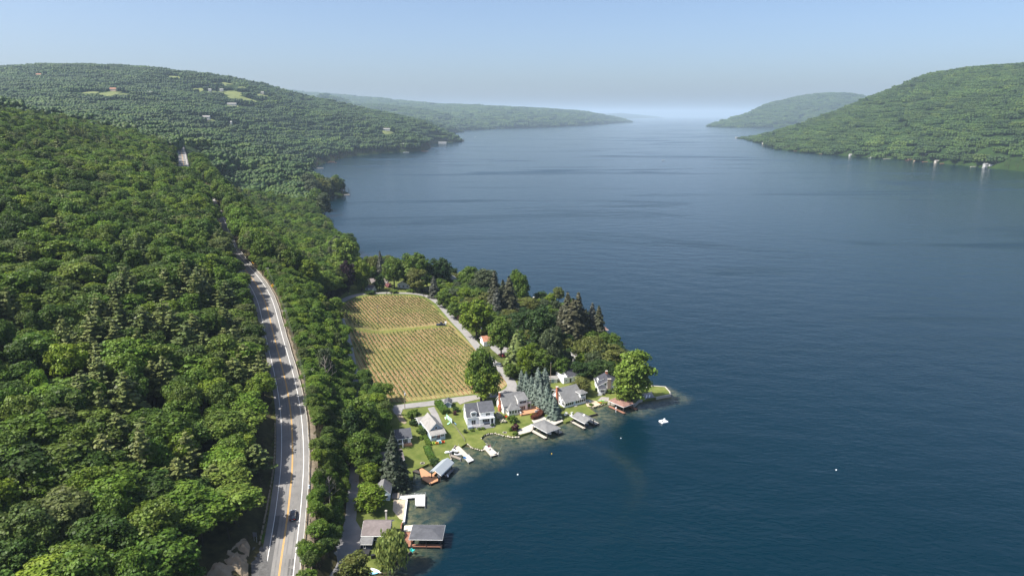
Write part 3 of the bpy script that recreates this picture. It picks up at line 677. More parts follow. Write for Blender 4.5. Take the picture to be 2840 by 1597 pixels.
# trees beside the road keep their crowns off it
rm = np.where(wst, np.maximum(drr - 5.4, 2.4), np.maximum(drr - 6.0, 2.4)); tight = rad_ > rm
rad_ = np.where(tight & ((Y < 380) | (Y > 790)), np.minimum(rad_, rm + .6 * wst), rad_)
low = (~wst) & (drr < 17) & (Y < 372); hgt_ = np.where(low, np.minimum(hgt_, 7.5), hgt_)
upper = (Y > 770) & (drr < 20); hgt_ = np.where(upper, np.minimum(hgt_, 8), hgt_)
cov = (Y > 392) & (Y < 770) & (drr < 34); hgt_ = np.where(cov, rs.uniform(17, 21, len(X)), hgt_); rad_ = np.where(cov, rs.uniform(4.8, 6.4, len(X)), rad_)
lowb = wst & (Y < 200) & (drr < 24); hgt_ = np.where(lowb, np.minimum(hgt_, 10.5), hgt_)
edge2 = wst & (drr < 15) & ((Y < 205) | ((Y > 265) & (Y < 380))); hgt_ = np.where(edge2, np.minimum(hgt_, 11.5), hgt_)
# keep the stretches of road that show between the trees open
alive = np.ones(len(X), bool)
for (u0, u1, v0, v1, ym) in ((493, 528, 390, 464, 1040),):
    ub, vb_2, zb_ = proj(X, Y, hh); wpx = rad_ * .8 * F / zb_; zt_ = hh + hgt_; vt_ = proj(X, Y, zt_)[1]
    hitb = (ub + wpx > u0) & (ub - wpx < u1) & (Y < ym) & (Y > 300) & (vt_ < v1) & (vb_2 > v0)
    room = (vb_2 - v1) / F * zb_; hgt_ = np.where(hitb, np.maximum(room, .1), hgt_); alive &= ~(hitb & (room < 3.5))
X, Y, hh, dd, drr, wst, pine, kindx, hgt_, rad_ = [a[alive] for a in (X, Y, hh, dd, drr, wst, pine, kindx, hgt_, rad_)]
_, _, zdep = proj(X, Y, hh + 8)
order = np.argsort(zdep)
broad_i = [i for i in order if not pine[i]]; pine_i = [i for i in order if pine[i]]
names = ['broad%d' % k for k in range(7)] + ['pine%d' % k for k in range(3)]
src_c = [None] * 10; src_t = [None] * 10; used = set()
def side_of(i): return 'on the left slope' if wst[i] else 'on the bank'
for lst, nm in ((broad_i, 'forest_tree'), (pine_i, 'pine_tree')):
    cnt = 0
    for i in lst:
        if cnt >= 300: break
        u_, v_, _z = proj(X[i], Y[i], hh[i] + 8)
        if not (-30 < u_ < 2860 and v_ < 1640): continue
        cnt += 1; used.add(i)
        where = side_of(i)
        size = 'very tall' if hgt_[i] > 18.2 else 'tall' if hgt_[i] > 15.5 else ('low' if hgt_[i] < 10 else 'middling'); zone = 'at the road edge' if drr[i] < 15 else ('near the bottom left corner' if v_ > 1250 and u_ < 420 else ('by the bottom edge' if v_ > 1350 else ('at the left edge' if u_ < 260 else ('beside the lake lane' if not wst[i] else 'in the thick of the wood'))))
        if nm == 'pine_tree': lab = size + ' olive white pine ' + zone + ', ' + where; grp = 'pines in the wood ' + where
        else: lab = size + (' wide' if rad_[i] > 7 else (' narrow' if rad_[i] < 3.6 else ' round')) + ' green broadleaf tree ' + zone + ', ' + where; grp = 'broadleaf trees ' + where
        t = put_tree(nm, names[kindx[i]], X[i], Y[i], hh[i], hgt_[i], rad_[i], lab, grp)
        k = kindx[i]
        if src_c[k] is None: src_t[k], src_c[k] = t.children[0], t.children[1]
rest = np.array([i for i in range(len(X)) if i not in used])
def pack(idx_list):
    sc3 = np.zeros((len(idx_list), 3)); k = kindx[idx_list]
    for q in range(10):
        m = k == q; me, tr, ht, rr, zb = CR[names[q]]
        sc3[m, 0] = rad_[idx_list][m] / rr; sc3[m, 1] = sc3[m, 0]; sc3[m, 2] = hgt_[idx_list][m] / ht
    rot = np.zeros_like(sc3); rot[:, 2] = rs.uniform(0, 6.28, len(idx_list))
    return dict(co=np.stack([X[idx_list], Y[idx_list], hh[idx_list]], 1), scl=sc3, rot=rot, idx=k)
for k in range(10):
    if src_c[k] is None: src_t[k], src_c[k] = src_t[7], src_c[7]
fo = gn_scatter('forest', pack(rest), [[src_c[k], src_t[k]] for k in range(10)])
fo['label'] = 'dense mixed forest covering the hillside left of the lake'; fo['category'] = 'forest'
print('forest individuals', len(used), 'rest', len(rest))

# young growth under the tall trees so that no bare floor shows
Xu, Yu = jgrid(-330, 40, 95, 520, 4.6, rs)
oku, hu, du, dru, wu = forest_ok(Xu, Yu); oku &= in_view(Xu, Yu, hu + 3)
Xu, Yu, hu = Xu[oku], Yu[oku], hu[oku]; n_ = len(Xu); s_ = rs.uniform(.45, .78, (n_, 1))
un = gn_scatter('undergrowth', dict(co=np.stack([Xu, Yu, hu - 1.7], 1), scl=np.hstack([s_ * 1.15, s_ * 1.15, s_ * .9]), rot=np.hstack([np.zeros((n_, 2)), rs.uniform(0, 6, (n_, 1))]), idx=rs.randint(0, 7, n_)), [[src_c[k]] for k in range(7)])
un['label'] = 'young trees and bushes filling the forest floor'; un['category'] = 'undergrowth'

# far woods: clumps of some thirty small crowns
def clump_mesh(seed, n=49, size=46.0, tall=1.0):
    rs2 = np.random.RandomState(seed); V = []; T = []; nv = 0; iv, it = ICO1
    g = int(math.sqrt(n)) ; s = size / g
    for a in range(g):
        for b_ in range(g):
            cx = (a + .5) * s - size / 2 + rs2.uniform(-.35, .35) * s; cy = (b_ + .5) * s - size / 2 + rs2.uniform(-.35, .35) * s
            r = s * rs2.uniform(.48, .72); h = rs2.uniform(9.5, 13.5) * tall
            for q in range(2):
                o_ = rs2.uniform(-.45, .45, 3) * r; rr = r * (1 if q == 0 else .6)
                v = iv * rs2.uniform(.75, 1.2, (len(iv), 1)) * [rr, rr, rr * rs2.uniform(.8, 1.2)] + [cx + o_[0], cy + o_[1], h - rr * .6 + abs(o_[2]) * .8]
                V.append(v); T.append(it + nv); nv += len(v)
            v = iv * [r * .95, r * .95, h * .5] + [cx, cy, h * .38]; V.append(v); T.append(it + nv); nv += len(v)
    return np_mesh('woodland', np.vstack(V), None, m_farleaf, np.vstack(T))
m_farleaf = leaf_mat('far_leaves', [(.022,.046,.012), (.030,.060,.013), (.044,.078,.014), (.034,.066,.013), (.062,.096,.016), (.026,.052,.013), (.040,.072,.013)], trans=.15, isl=.42, stand=.006)
def wood_obj(me, x, y, z, lab, grp):
    o = bpy.data.objects.new('woodland', me); link(o); o.location = (x, y, z); o['kind'] = 'stuff'; o['label'] = lab; o['category'] = 'wood'; o['group'] = grp; return o
FIELDS = []   # (x, y, radius x, radius y) clearings, filled from pixels
def field_px(u, v, wpx, hpx):
    # first hit of the ray with the terrain
    a = (u - CU) / F; b = (CV - v) / F
    ys = np.concatenate([np.arange(860, 4200, 8.0)]); k = ys / (cP + b * sP)
    zs = H + k * (-sP + b * cP); xs = a * k; hs = height(xs, ys)
    hit = np.where(hs >= zs)[0]
    if not len(hit): return None
    j = hit[0]; return xs[j], ys[j], hs[j]
FP = [(318,264,70,8),(365,268,60,7),(250,258,30,4),(475,216,40,3),(545,253,30,5),(610,236,30,4),(645,260,50,6),(675,277,80,5),(670,246,20,3),(575,337,34,6),(617,350,36,6),(668,350,22,4),(1077,366,26,5),(845,283,12,8),(646,294,22,3),(415,264,30,4),(632,232,25,4)]
FP += [(u, v + 3, 22, 2) for u, v in ((576,333),(318,253),(415,262),(617,255),(728,262),(646,294),(1073,364),(585,254),(112,213),(645,350))]
for (u, v, a_, b_) in FP:
    f = field_px(u, v, a_, b_)
    if f: FIELDS.append((f, a_ * f[1] / 1834 / 2, max(34, b_ * f[1] / 1834 / 2 * 9), (u, v, a_, b_)))
def far_scatter(name, Xf, Yf, hf, s0, lab):
    n_ = len(Xf); s_ = (s0 * rs.uniform(.85, 1.25, (n_, 1)))
    o = gn_scatter(name, dict(co=np.stack([Xf, Yf, hf], 1), scl=np.hstack([s_, s_, s_ * rs.uniform(.8, 1.15, (n_, 1))]), rot=np.hstack([np.zeros((n_, 2)), rs.uniform(0, 6.28, (n_, 1))]), idx=rs.randint(0, 3, n_)), [[c] for c in FAR])
    o['label'] = lab; o['category'] = 'forest'; return o
cm = [clump_mesh(s) for s in (1, 2, 3)]
cx_ = [(-1500, 2300), (-1200, 2500), (-1800, 2400)]
FAR = [wood_obj(cm[k], x_, y_, hgt(x_, y_) - 2, 'clump of broadleaf trees in the far forested slope', 'tree clumps in the far forest') for k, (x_, y_) in enumerate(cx_)]
Xf, Yf = jgrid(-3300, 10, 900, 5300, 31, rs, .4)
hf, df, drf, wf, _ = height(Xf, Yf, True)
kp = (df > 20) & in_view(Xf, Yf, hf + 8, 200) & (drf > 21)
tt_ = np.clip(df, 0, None) / np.interp(Xf / Yf, _ca, _dc); kp &= tt_ < 1.12
for (f, rx, ry, _p) in FIELDS: kp &= ((Xf - f[0]) / (rx + 18)) ** 2 + ((Yf - f[1]) / (ry + 18)) ** 2 > 1
far_scatter('far_forest', Xf[kp], Yf[kp], hf[kp] - 2.5, .84, 'forest covering the long hill behind the near slope')
# waterside trees of that hill: single trees
Xs, Ys = jgrid(-720, 10, 850, 5200, 8, rs); hs, ds, _, _, _ = height(Xs, Ys, True)
k2 = (ds > -2.5) & (ds < 34) & in_view(Xs, Ys, hs) & ((Ys < 3300) | (rs.uniform(0, 1, len(Xs)) < .5))
n2 = k2.sum(); s2 = rs.uniform(.8, 1.25, (n2, 1))
o = gn_scatter('shore_trees', dict(co=np.stack([Xs[k2], Ys[k2], np.maximum(hs[k2], .2) - 1.2], 1), scl=np.hstack([s2 * 1.1, s2 * 1.1, s2]), rot=np.hstack([np.zeros((n2, 2)), rs.uniform(0, 6, (n2, 1))]), idx=rs.randint(0, 7, n2)), [[src_c[k]] for k in range(7)])
o['label'] = 'trees lining the far left shore of the lake'; o['category'] = 'trees'
Xe, Ye, Ze, Se = {}, {}, {}, {}
for nm, step, s0, lab in (('right', 28, .74, 'forest covering the steep hill on the right shore'), ('far_right', 56, 1.4, 'wooded slope of the blue hill behind the right hill'),
                          ('middle_left', 62, 1.6, 'wooded ridge behind the long left hill'), ('far_left', 75, 1.9, 'wooded hazy hill at the far left shore')):
    v = HILLS[nm]; n1, k1, _ = v.shape; pts = []
    for i in range(n1 - 1):
        for j in range(0, 28):
            a, b, c, d = v[i, j], v[i + 1, j], v[i + 1, j + 1], v[i, j + 1]
            ar = abs(np.cross((b - a)[:2], (d - a)[:2])) ; m = rs.poisson(ar / step ** 2 * 1.15)
            for _ in range(min(m, 90)):
                s, t = rs.uniform(0, 1, 2); p = a * (1 - s) * (1 - t) + b * s * (1 - t) + c * s * t + d * (1 - s) * t
                if j == 0 and t < .12: continue
                pts.append(p)
    pts = np.array(pts); kq = in_view(pts[:, 0], pts[:, 1], pts[:, 2], 200); pts = pts[kq]
    far_scatter('hill_forest', pts[:, 0], pts[:, 1], pts[:, 2] - 2.5, s0, lab)
    print(nm, len(pts))
# waterside trees along the right shore
v = HILLS['right']; pts = []
for i in range(2, v.shape[0] - 1):
    a, b = v[i, 0], v[i + 1, 0]; up = v[i, 1] - v[i, 0]; L_ = np.linalg.norm(b - a)
    for _ in range(int(L_ / 5.0)):
        s = rs.uniform(); q = rs.uniform(0, 1) * 42 + 3; e = up / np.linalg.norm(up[:2]); p = a * (1 - s) + b * s + e * q; pts.append(p)
pts = np.array(pts); pts = pts[in_view(pts[:, 0], pts[:, 1], pts[:, 2], 100)]; n2 = len(pts); s2 = rs.uniform(.7, 1.25, (n2, 1))
o = gn_scatter('shore_trees', dict(co=pts, scl=np.hstack([s2 * 1.15, s2 * 1.15, s2]), rot=np.hstack([np.zeros((n2, 2)), rs.uniform(0, 6, (n2, 1))]), idx=rs.randint(0, 7, n2)), [[src_c[k]] for k in range(7)])
o['label'] = 'trees lining the right shore of the lake'; o['category'] = 'trees'
# ------------------------------------------------------------------ main road
m_asph = mat('worn_asphalt', (.175, .168, .158), .92, .16, .12, .25, 12, .15, c2=(.225, .214, .20))
m_shoul = mat('asphalt_shoulder', (.15, .14, .13), .95, .15, .5, .25, 12, .15)
m_patch = mat('asphalt_patch', (.105, .102, .098), .92, .15, .8, .2, 12, .15)
m_white = mat('road_paint_white', (.72, .71, .68), .75, .12, 1.2, 0)
m_yellow = mat('road_paint_yellow', (.62, .34, .05), .75, .12, 1.2, 0)
m_dirt = mat('roadside_dirt', (.20, .16, .11), .98, .3, .7, .4, 5, .1, c2=(.28, .23, .17))
m_weed = mat('roadside_weeds', (.07, .10, .025), .95, .4, .8, .5, 5, .1, c2=(.14, .13, .05))
m_rock = mat('cut_rock', (.42, .34, .24), .95, .3, .5, .9, 2.5, .1, c2=(.24, .19, .13))
m_gravel = mat('gravel', (.27, .25, .23), .97, .25, 1.6, .5, 9, .1)
m_steel = mat('weathered_steel', (.42, .41, .38), .5, .15, 2, 0, spec=.5)
m_wood = mat('weathered_wood', (.23, .20, .165), .9, .2, 3, .2, stretch=(1, 1, .2))
m_pole = mat('pole_wood', (.24, .19, .145), .9, .2, 2, .2)
RR = RS[(RS[:, 1] > 70) & (RS[:, 1] < 1150)]
RRn = RR[RR[:, 1] < 392]
def st(o, kind='structure'): o['kind'] = kind; return o
st(ribbon('roadside_verge', RRn, [-8.2, -5.2], -.02, m_weed, drop=[-.1, 0]))
st(ribbon('roadside_verge', RRn, [5.0, 6.6, 8.0], -.02, m_dirt, drop=[0, -.15, -.9]))
rd = st(ribbon('road', RR, [-5.3, -3.4, -1.7, 0, 1.7, 3.4, 5.15], .02, m_asph))
for k, (a, b) in enumerate(((-3.35, -2.3), (-1.2, -.55), (.6, 1.2), (2.35, 2.95))):     # wheel-worn strips and the joint by the left edge
    pass
ribbon('edge_line', RR, [-3.62, -3.46], .026, m_white, parent=rd); ribbon('edge_line', RR, [3.46, 3.64], .026, m_white, parent=rd)
ribbon('centre_line', RR, [-.20, -.07], .026, m_yellow, parent=rd); ribbon('centre_line', RR, [.07, .20], .026, m_yellow, parent=rd)
def seg(L, y0, y1): return L[(L[:, 1] >= y0) & (L[:, 1] <= y1)]
m_crack = mat('asphalt_crack', (.05, .048, .045), .9, .1, 3, 0)
L1 = smooth_line(RR[(RR[:, 1] < 420)], 1.0)
ribbon('asphalt_patch', seg(L1, 120, 178), [-3.38, -2.15], .023, m_patch, parent=rd)
ribbon('asphalt_patch', seg(L1, 151, 158), [2.0, 3.4], .023, m_patch, parent=rd)
ribbon('wheel_track', seg(L1, 100, 400), [1.0, 1.35], .023, mat('tyre_worn_asphalt', (.155, .15, .142), .9, .2, .4, 0), parent=rd)
ribbon('wheel_track', seg(L1, 100, 400), [2.5, 2.85], .0235, _M['tyre_worn_asphalt'], parent=rd)
ribbon('wheel_track', seg(L1, 100, 400), [-1.4, -1.0], .023, _M['tyre_worn_asphalt'], parent=rd)
for yy, a, b in ((156, .3, 3.4), (168, -2.6, -.4), (171.5, .3, 1.6), (182, -2, -.3), (190, 0.3, 3.0), (205, -3, -.3), (148, .3, 3.4)):
    s_ = seg(L1, yy, yy + 1.6)[:2]
    if len(s_) == 2:
        n2 = normals2(s_); p0 = s_[0, :2] + n2[0] * a; p1 = s_[0, :2] + n2[0] * b; z = s_[0, 2] + .028
        MB().quad((*p0, z), (*p1, z), (p1[0], p1[1] + .09, z), (p0[0], p0[1] + .09, z)).obj('crack', m_crack, rd)
# guard rail with its posts
def guard_rail():
    L = seg(RR, 100, 430); L = smooth_line(L, 2.0); N = normals2(L); t = thing('guard_rail', (L[0, 0], L[0, 1], L[0, 2]), 0, 'long pale steel guard rail on posts along the right edge of the main road', 'guard rail')
    o0 = L[0].copy(); b = MB(); pr = []
    for i in range(len(L)):
        w_ = .06 * math.sin(i * .7); p = L[i, :2] + N[i] * (5.25 + w_) - o0[:2]; pr.append((p[0], p[1], L[i, 2] - o0[2], N[i]))
    for i in range(len(pr) - 1):
        a, c = pr[i], pr[i + 1]
        for (z0, z1, q) in ((.48, .58, .0), (.58, .66, -.05), (.66, .80, .0)):
            b.quad((a[0] + a[3][0] * q, a[1] + a[3][1] * q, a[2] + z0), (c[0] + c[3][0] * q, c[1] + c[3][1] * q, c[2] + z0), (c[0], c[1], c[2] + z1), (a[0], a[1], a[2] + z1))
        b.slab([(a[0] - .07, a[1], a[2] + .82), (c[0] - .07, c[1], c[2] + .82), (c[0] + .12, c[1], c[2] + .82), (a[0] + .12, a[1], a[2] + .82)], .03)
    b.obj('rail', m_steel, t)
    pm = MB().box(-.08, .08, -.08, .08, -.8, .78).mesh('post', m_wood)
    for i in range(0, len(pr) - 1, 2): inst('post', pm, t, (pr[i][0] + pr[i][3][0] * .15, pr[i][1] + pr[i][3][1] * .15, pr[i][2]))
guard_rail()
# low stone kerb at the foot of the slope on the left
b = MB(); L = seg(RR, 165, 232); N = normals2(L)
lw = thing('stone_kerb', (L[0, 0] + N[0, 0] * -6.3, L[0, 1], L[0, 2]), 0, 'low rough stone kerb between the left road edge and the wooded slope', 'kerb')
Lk = smooth_line(L, 1.6); Nk = normals2(Lk); km = [MB().box(-.75, .75, -.22, .22, -.3, .32 + .06 * k).mesh('stone', m_rock) for k in range(3)]
for i in range(len(Lk) - 1):
    p = Lk[i, :2] - Nk[i] * (6.0 + .35 * math.sin(Lk[i, 1] * .05)); T = Lk[i + 1] - Lk[i]
    inst('stone', km[i % 3], lw, (p[0] - lw.location.x, p[1] - lw.location.y, Lk[i, 2] - lw.location.z + .02), math.atan2(T[1], T[0]) + .08 * math.sin(i))
# bare rock cut at the bottom left, with scree
def zrock(x, y): return height(x, y) + .35 + .8 * fbm(x, y, 1.6, 21) * 1.0
drape('rock_slope', [tuple(p) for p in ROCK], .0, m_rock, .6, skirt=1.2, zf=zrock)
SCR = [(752,1640),(748,1597),(742,1560),(738,1530),(722,1512),(702,1518),(696,1545),(698,1590),(700,1640)]
drape('scree', [tuple(G(u, v)[:2]) for u, v in SCR], .22, mat('dark_scree', (.10, .098, .095), .97, .3, 1.2, .6, 6, .1), 1.5, skirt=.5)
GR = [(757,1640),(758,1590),(768,1530),(776,1478),(770,1460),(752,1468),(726,1482),(720,1500),(740,1515),(748,1545),(750,1590),(753,1640)]
drape('verge_grass', [tuple(G(u, v)[:2]) for u, v in GR], .12, mat('rough_grass', (.07, .12, .02), .95, .3, .8, .5, 8, .1), 2.0, kind='structure')

# ------------------------------------------------------------------ lanes and drives
m_lane = mat('lane_asphalt', (.25, .24, .23), .95, .14, .25, .2, 14, .12)
def lane(name, L, w_, m, dz=.13):
    N = normals2(L); k = [-w_ / 2, -w_ / 6, w_ / 6, w_ / 2]
    P_ = np.stack([L[:, :2] + N * o for o in k], 1); z = np.maximum(height(P_[..., 0].ravel(), P_[..., 1].ravel()), .85).reshape(P_.shape[:2]) + dz
    v = np.concatenate([P_, z[..., None]], 2).reshape(-1, 3); n = len(L)
    q = [(i * 4 + j, i * 4 + j + 1, (i + 1) * 4 + j + 1, (i + 1) * 4 + j) for i in range(n - 1) for j in range(3)]
    return structure(name, np_mesh(name, v, q, m))
lane('lake_lane', LANE_S, 3.4, m_lane)
0 and lane('side_road', smooth_line(np.array([G(u, v) for u, v in SIDE_PX]), 3.0), 5.0, m_lane, .25)
lane('lane', EASTL_S, 4.6, m_lane, .14)
BIG = [(868,1640),(890,1590),(918,1540),(945,1480),(962,1450),(985,1440),(1002,1468),(1003,1500),(1000,1520),(985,1540),(965,1560),(945,1600),(930,1640)]
def patch(name, px, m, off=.15, step=2.0): return drape(name, [tuple(G(u, v)[:2]) for u, v in px], off, m, step, minz=.85)
patch('driveway', BIG, m_lane, .155)
patch('driveway', [(1086,1140),(1098,1150),(1112,1149),(1117,1137),(1112,1128),(1090,1130)], m_lane, .155)
patch('driveway', [(1186,1132),(1196,1150),(1210,1178),(1228,1180),(1216,1150),(1204,1128)], m_lane, .16)
patch('driveway', [(1262,1108),(1276,1122),(1290,1116),(1330,1106),(1352,1100),(1350,1092),(1310,1098)], m_gravel, .16)
patch('driveway', [(1352,950),(1362,968),(1388,990),(1412,980),(1412,952),(1390,944)], m_lane, .15)
patch('driveway', [(1378,1100),(1385,1115),(1400,1120),(1440,1095),(1480,1080),(1500,1070),(1470,1062),(1425,1078),(1395,1092)], m_lane, .165)
m_track = mat('worn_dirt_track', (.27, .22, .15), .98, .25, .8, .3, 6, .1)
patch('dirt_track', [(1098,1149),(1108,1168),(1122,1176),(1128,1172),(1119,1158),(1112,1147)], m_track, .10)
patch('wall_footing', [(946,1240),(962,1235),(966,1265),(960,1330),(950,1400),(940,1440),(930,1380),(935,1300)], m_gravel, .35)
# retaining wall beside the lake lane
Lw = smooth_line(np.array([G(u, v) for u, v in ((966,1238),(966,1270),(963,1300),(958,1335),(953,1370),(948,1400))]), 2.0)
tw = thing('retaining_wall', tuple(Lw[-1]), 0, 'dark timber retaining wall along the narrow lane under the wooded bank', 'wall')
for i in range(len(Lw) - 1):
    a, c = Lw[i] - Lw[-1], Lw[i + 1] - Lw[-1]
    MB().slab([(a[0] - .15, a[1], a[2] + 1.5), (a[0] + .15, a[1], a[2] + 1.5), (c[0] + .15, c[1], c[2] + 1.5), (c[0] - .15, c[1], c[2] + 1.5)], 2.3).obj('panel', m_pole if i % 2 else m_wood, tw)

# ------------------------------------------------------------------ vineyard
va = G(1180, 1000); vb_ = G(1270, 1103); vdir = (vb_ - va)[:2]; vdir /= np.linalg.norm(vdir); vn = np.array([-vdir[1], vdir[0]])
if vn[0] < 0: vn = -vn
SP = 2.15
def vine_material():
    m = bpy.data.materials.new('vineyard_soil'); t, n, l, o = nodes(m); b = n.new('ShaderNodeBsdfPrincipled'); b.inputs['Roughness'].default_value = .97; b.inputs['Specular IOR Level'].default_value = .1
    g = n.new('ShaderNodeNewGeometry'); dt = n.new('ShaderNodeVectorMath'); dt.operation = 'DOT_PRODUCT'; dt.inputs[1].default_value = (vn[0] / SP, vn[1] / SP, 0)
    l.new(g.outputs['Position'], dt.inputs[0])
    nz = n.new('ShaderNodeTexNoise'); nz.inputs['Scale'].default_value = .55; nz.inputs['Detail'].default_value = 6; nz.inputs['Roughness'].default_value = .7; l.new(g.outputs['Position'], nz.inputs['Vector'])
    ad = n.new('ShaderNodeMath'); ad.operation = 'MULTIPLY_ADD'; ad.inputs[1].default_value = .5; l.new(nz.outputs['Fac'], ad.inputs[0]); l.new(dt.outputs['Value'], ad.inputs[2])
    fr = n.new('ShaderNodeMath'); fr.operation = 'PINGPONG'; fr.inputs[1].default_value = .5; l.new(ad.outputs[0], fr.inputs[0])
    rp = n.new('ShaderNodeValToRGB'); e = rp.color_ramp.elements; e[0].position = 0; e[0].color = (.20, .115, .052, 1); e[1].position = 1; e[1].color = (.19, .18, .065, 1)
    x = e.new(.38); x.color = (.25, .175, .085, 1); x = e.new(.6); x.color = (.35, .275, .14, 1)
    sc2 = n.new('ShaderNodeMath'); sc2.operation = 'MULTIPLY'; sc2.inputs[1].default_value = 2; l.new(fr.outputs[0], sc2.inputs[0]); l.new(sc2.outputs[0], rp.inputs[0])
    n2 = n.new('ShaderNodeTexNoise'); n2.inputs['Scale'].default_value = .06; n2.inputs['Detail'].default_value = 5; l.new(g.outputs['Position'], n2.inputs['Vector'])
    mr = n.new('ShaderNodeMapRange'); mr.inputs['From Min'].default_value = .42; mr.inputs['From Max'].default_value = .62; l.new(n2.outputs['Fac'], mr.inputs['Value'])
    mx = n.new('ShaderNodeMix'); mx.data_type = 'RGBA'; mx.inputs['B'].default_value = (.16, .17, .045, 1); l.new(rp.outputs[0], mx.inputs['A'])
    mm = n.new('ShaderNodeMath'); mm.operation = 'MULTIPLY'; mm.inputs[1].default_value = .5; l.new(mr.outputs[0], mm.inputs[0]); l.new(mm.outputs[0], mx.inputs['Factor'])
    l.new(mx.outputs['Result'], b.inputs['Base Color']); l.new(b.outputs[0], o.inputs[0]); return m
# floor of the wooded gardens
GROVE_PX = [(1200,826),(1240,866),(1300,925),(1375,1000),(1420,1040),(1480,1075),(1540,1060),(1560,1040),(1660,1050),(1775,1045),(1700,960),(1640,905),(1560,862),(1440,830),(1330,796),(1235,768)]
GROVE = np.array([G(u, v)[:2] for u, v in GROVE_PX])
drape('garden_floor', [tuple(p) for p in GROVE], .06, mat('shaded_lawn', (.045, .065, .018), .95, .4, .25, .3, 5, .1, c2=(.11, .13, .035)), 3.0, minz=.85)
drape('vineyard_soil', [tuple(p) for p in VINE], .07, vine_material(), 3.0)
cen = VINE.mean(0); bd = G(930 + 40, 907), G(1240, 902)
bpx = (bd[0][:2], bd[1][:2]); bdir = bpx[1] - bpx[0]; bdir /= np.linalg.norm(bdir); bn = np.array([-bdir[1], bdir[0]])
INS = VINE + (cen - VINE) / np.linalg.norm(cen - VINE, axis=1)[:, None] * 2.6
grp_poly = [tuple(bpx[0] - bdir * 6 + bn * 2.6), tuple(bpx[1] + bdir * 1 + bn * 2.6), tuple(bpx[1] + bdir * 1 - bn * 2.6), tuple(bpx[0] - bdir * 6 - bn * 2.6)]
drape('grass_path', grp_poly, .11, mat('path_grass', (.13, .155, .035), .95, .25, .5, .3, 6, .1, c2=(.21, .20, .06)), 3.0, minz=.85)
m_vine = leaf_mat('vine_leaves', [(.095, .14, .03), (.11, .155, .036), (.08, .12, .028)], trans=.3, isl=.4)
m_vtr = mat('vine_trunk', (.06, .05, .045), .95, .3, 3, 0)
nrow = 0
for k in range(-72, 73):
    base = cen + vn * SP * k
    ss = np.arange(-140, 140, 1.0); px_ = base[0] + vdir[0] * ss; py_ = base[1] + vdir[1] * ss
    ii = inside(px_, py_, INS); side_ = (px_ - bpx[0][0]) * bn[0] + (py_ - bpx[0][1]) * bn[1]
    for blk, msk in (('lower', ii & (side_ < -4.2)), ('upper', ii & (side_ > 4.2))):
        if bn[1] < 0: blk = 'upper' if blk == 'lower' else 'lower'
        s_ = ss[msk]
        if len(s_) < 4: continue
        s0, s1 = s_.min(), s_.max(); pos = np.arange(s0, s1, 1.35); r2 = np.random.RandomState(k + 500)
        x = base[0] + vdir[0] * pos; y = base[1] + vdir[1] * pos; z = height(x, y) + .07
        o0 = np.array([x[0], y[0], z[0]]); V = []; Q = []; nv = 0; tb = MB()
        for xi, yi, zi in zip(x, y, z):
            if r2.uniform() < .07: continue
            n_ = 12; sz = r2.uniform(.6, 1.15)
            pp = np.array([xi, yi, zi]) - o0 + np.stack([r2.normal(0, .30, n_) * vdir[0] + r2.normal(0, .15, n_) * vn[0], r2.normal(0, .30, n_) * vdir[1] + r2.normal(0, .15, n_) * vn[1], r2.uniform(.45, 1.35, n_) * sz], 1)
            v, q = quads_at(pp, np.tile([0, 0, .6], (n_, 1)), .33, r2, jit=.7); V.append(v); Q.append(q + nv); nv += len(v)
            c = np.array([xi, yi, zi]) - o0; tb.box(c[0] - .06, c[0] + .06, c[1] - .06, c[1] + .06, c[2] - .1, c[2] + .8)
        if not V: continue
        nrow += 1
        t = thing('vine_row', tuple(o0), 0, 'one straight row of young green grapevines in the %s block of the vineyard' % ('back' if blk == 'upper' else 'front'), 'vine row', 'rows of vines in the vineyard')
        o = bpy.data.objects.new('vines', np_mesh('vines', np.vstack(V), np.vstack(Q), m_vine)); link(o, t); o['kind'] = 'stuff'
        tb.obj('vine_stem', m_vtr, t)['kind'] = 'stuff'
        for e_ in (0, -1):
            c = np.array([x[e_], y[e_], z[e_]]) - o0; MB().box(c[0] - .07, c[0] + .07, c[1] - .07, c[1] + .07, c[2] - .3, c[2] + 1.5).obj('post', m_pole, t)
print('vine rows', nrow)

# ------------------------------------------------------------------ utility poles, wires, signs
m_wire = mat('wire', (.12, .12, .12), .6, 0, 1); m_grey = mat('grey_metal', (.35, .36, .37), .5, .1, 2)
def utility_pole(u, vb, vt, label, arm=0, drum=False, z=None):
    g = G(u, vb) if z is None else P(u, vb, z); b = (CV - vt) / F; h = min(14, H + g[1] * (b * cP - sP) / (cP + b * sP) - g[2])
    t = thing('utility_pole', tuple(g), 0, label, 'pole', 'utility poles'); MB().cyl((0, 0, -1), (0, 0, h), .17, .11, 8).obj('pole', m_pole, t)
    if arm: MB().box(-abs(arm) if arm < 0 else -abs(arm) * .5, .3 if arm < 0 else abs(arm) * .5, -.07, .07, h - .5, h - .35).obj('crossarm', m_grey, t)
    if drum: MB().cyl((.3, -.1, h - 2.0), (.3, -.1, h - 1.0), .24, k=10).obj('transformer', mat('pale_metal', (.6, .62, .65), .5, .05, 2), t)
    im = MB().cyl((0, 0, 0), (0, 0, .22), .07, .05, 6).mesh('insulator', m_grey)
    for dx in (-.4, 0, .4): inst('insulator', im, t, (dx * (1 if arm else .2), 0, h - (.35 if arm else 0)))
    return g, h
def rp_(dr, y, off=7.2):
    i = int(np.argmin(abs(RS[:, 1] - y))); n = normals2(RS)[i]; return RS[i, :2] + n * off, RS[i, 2]
poles = []
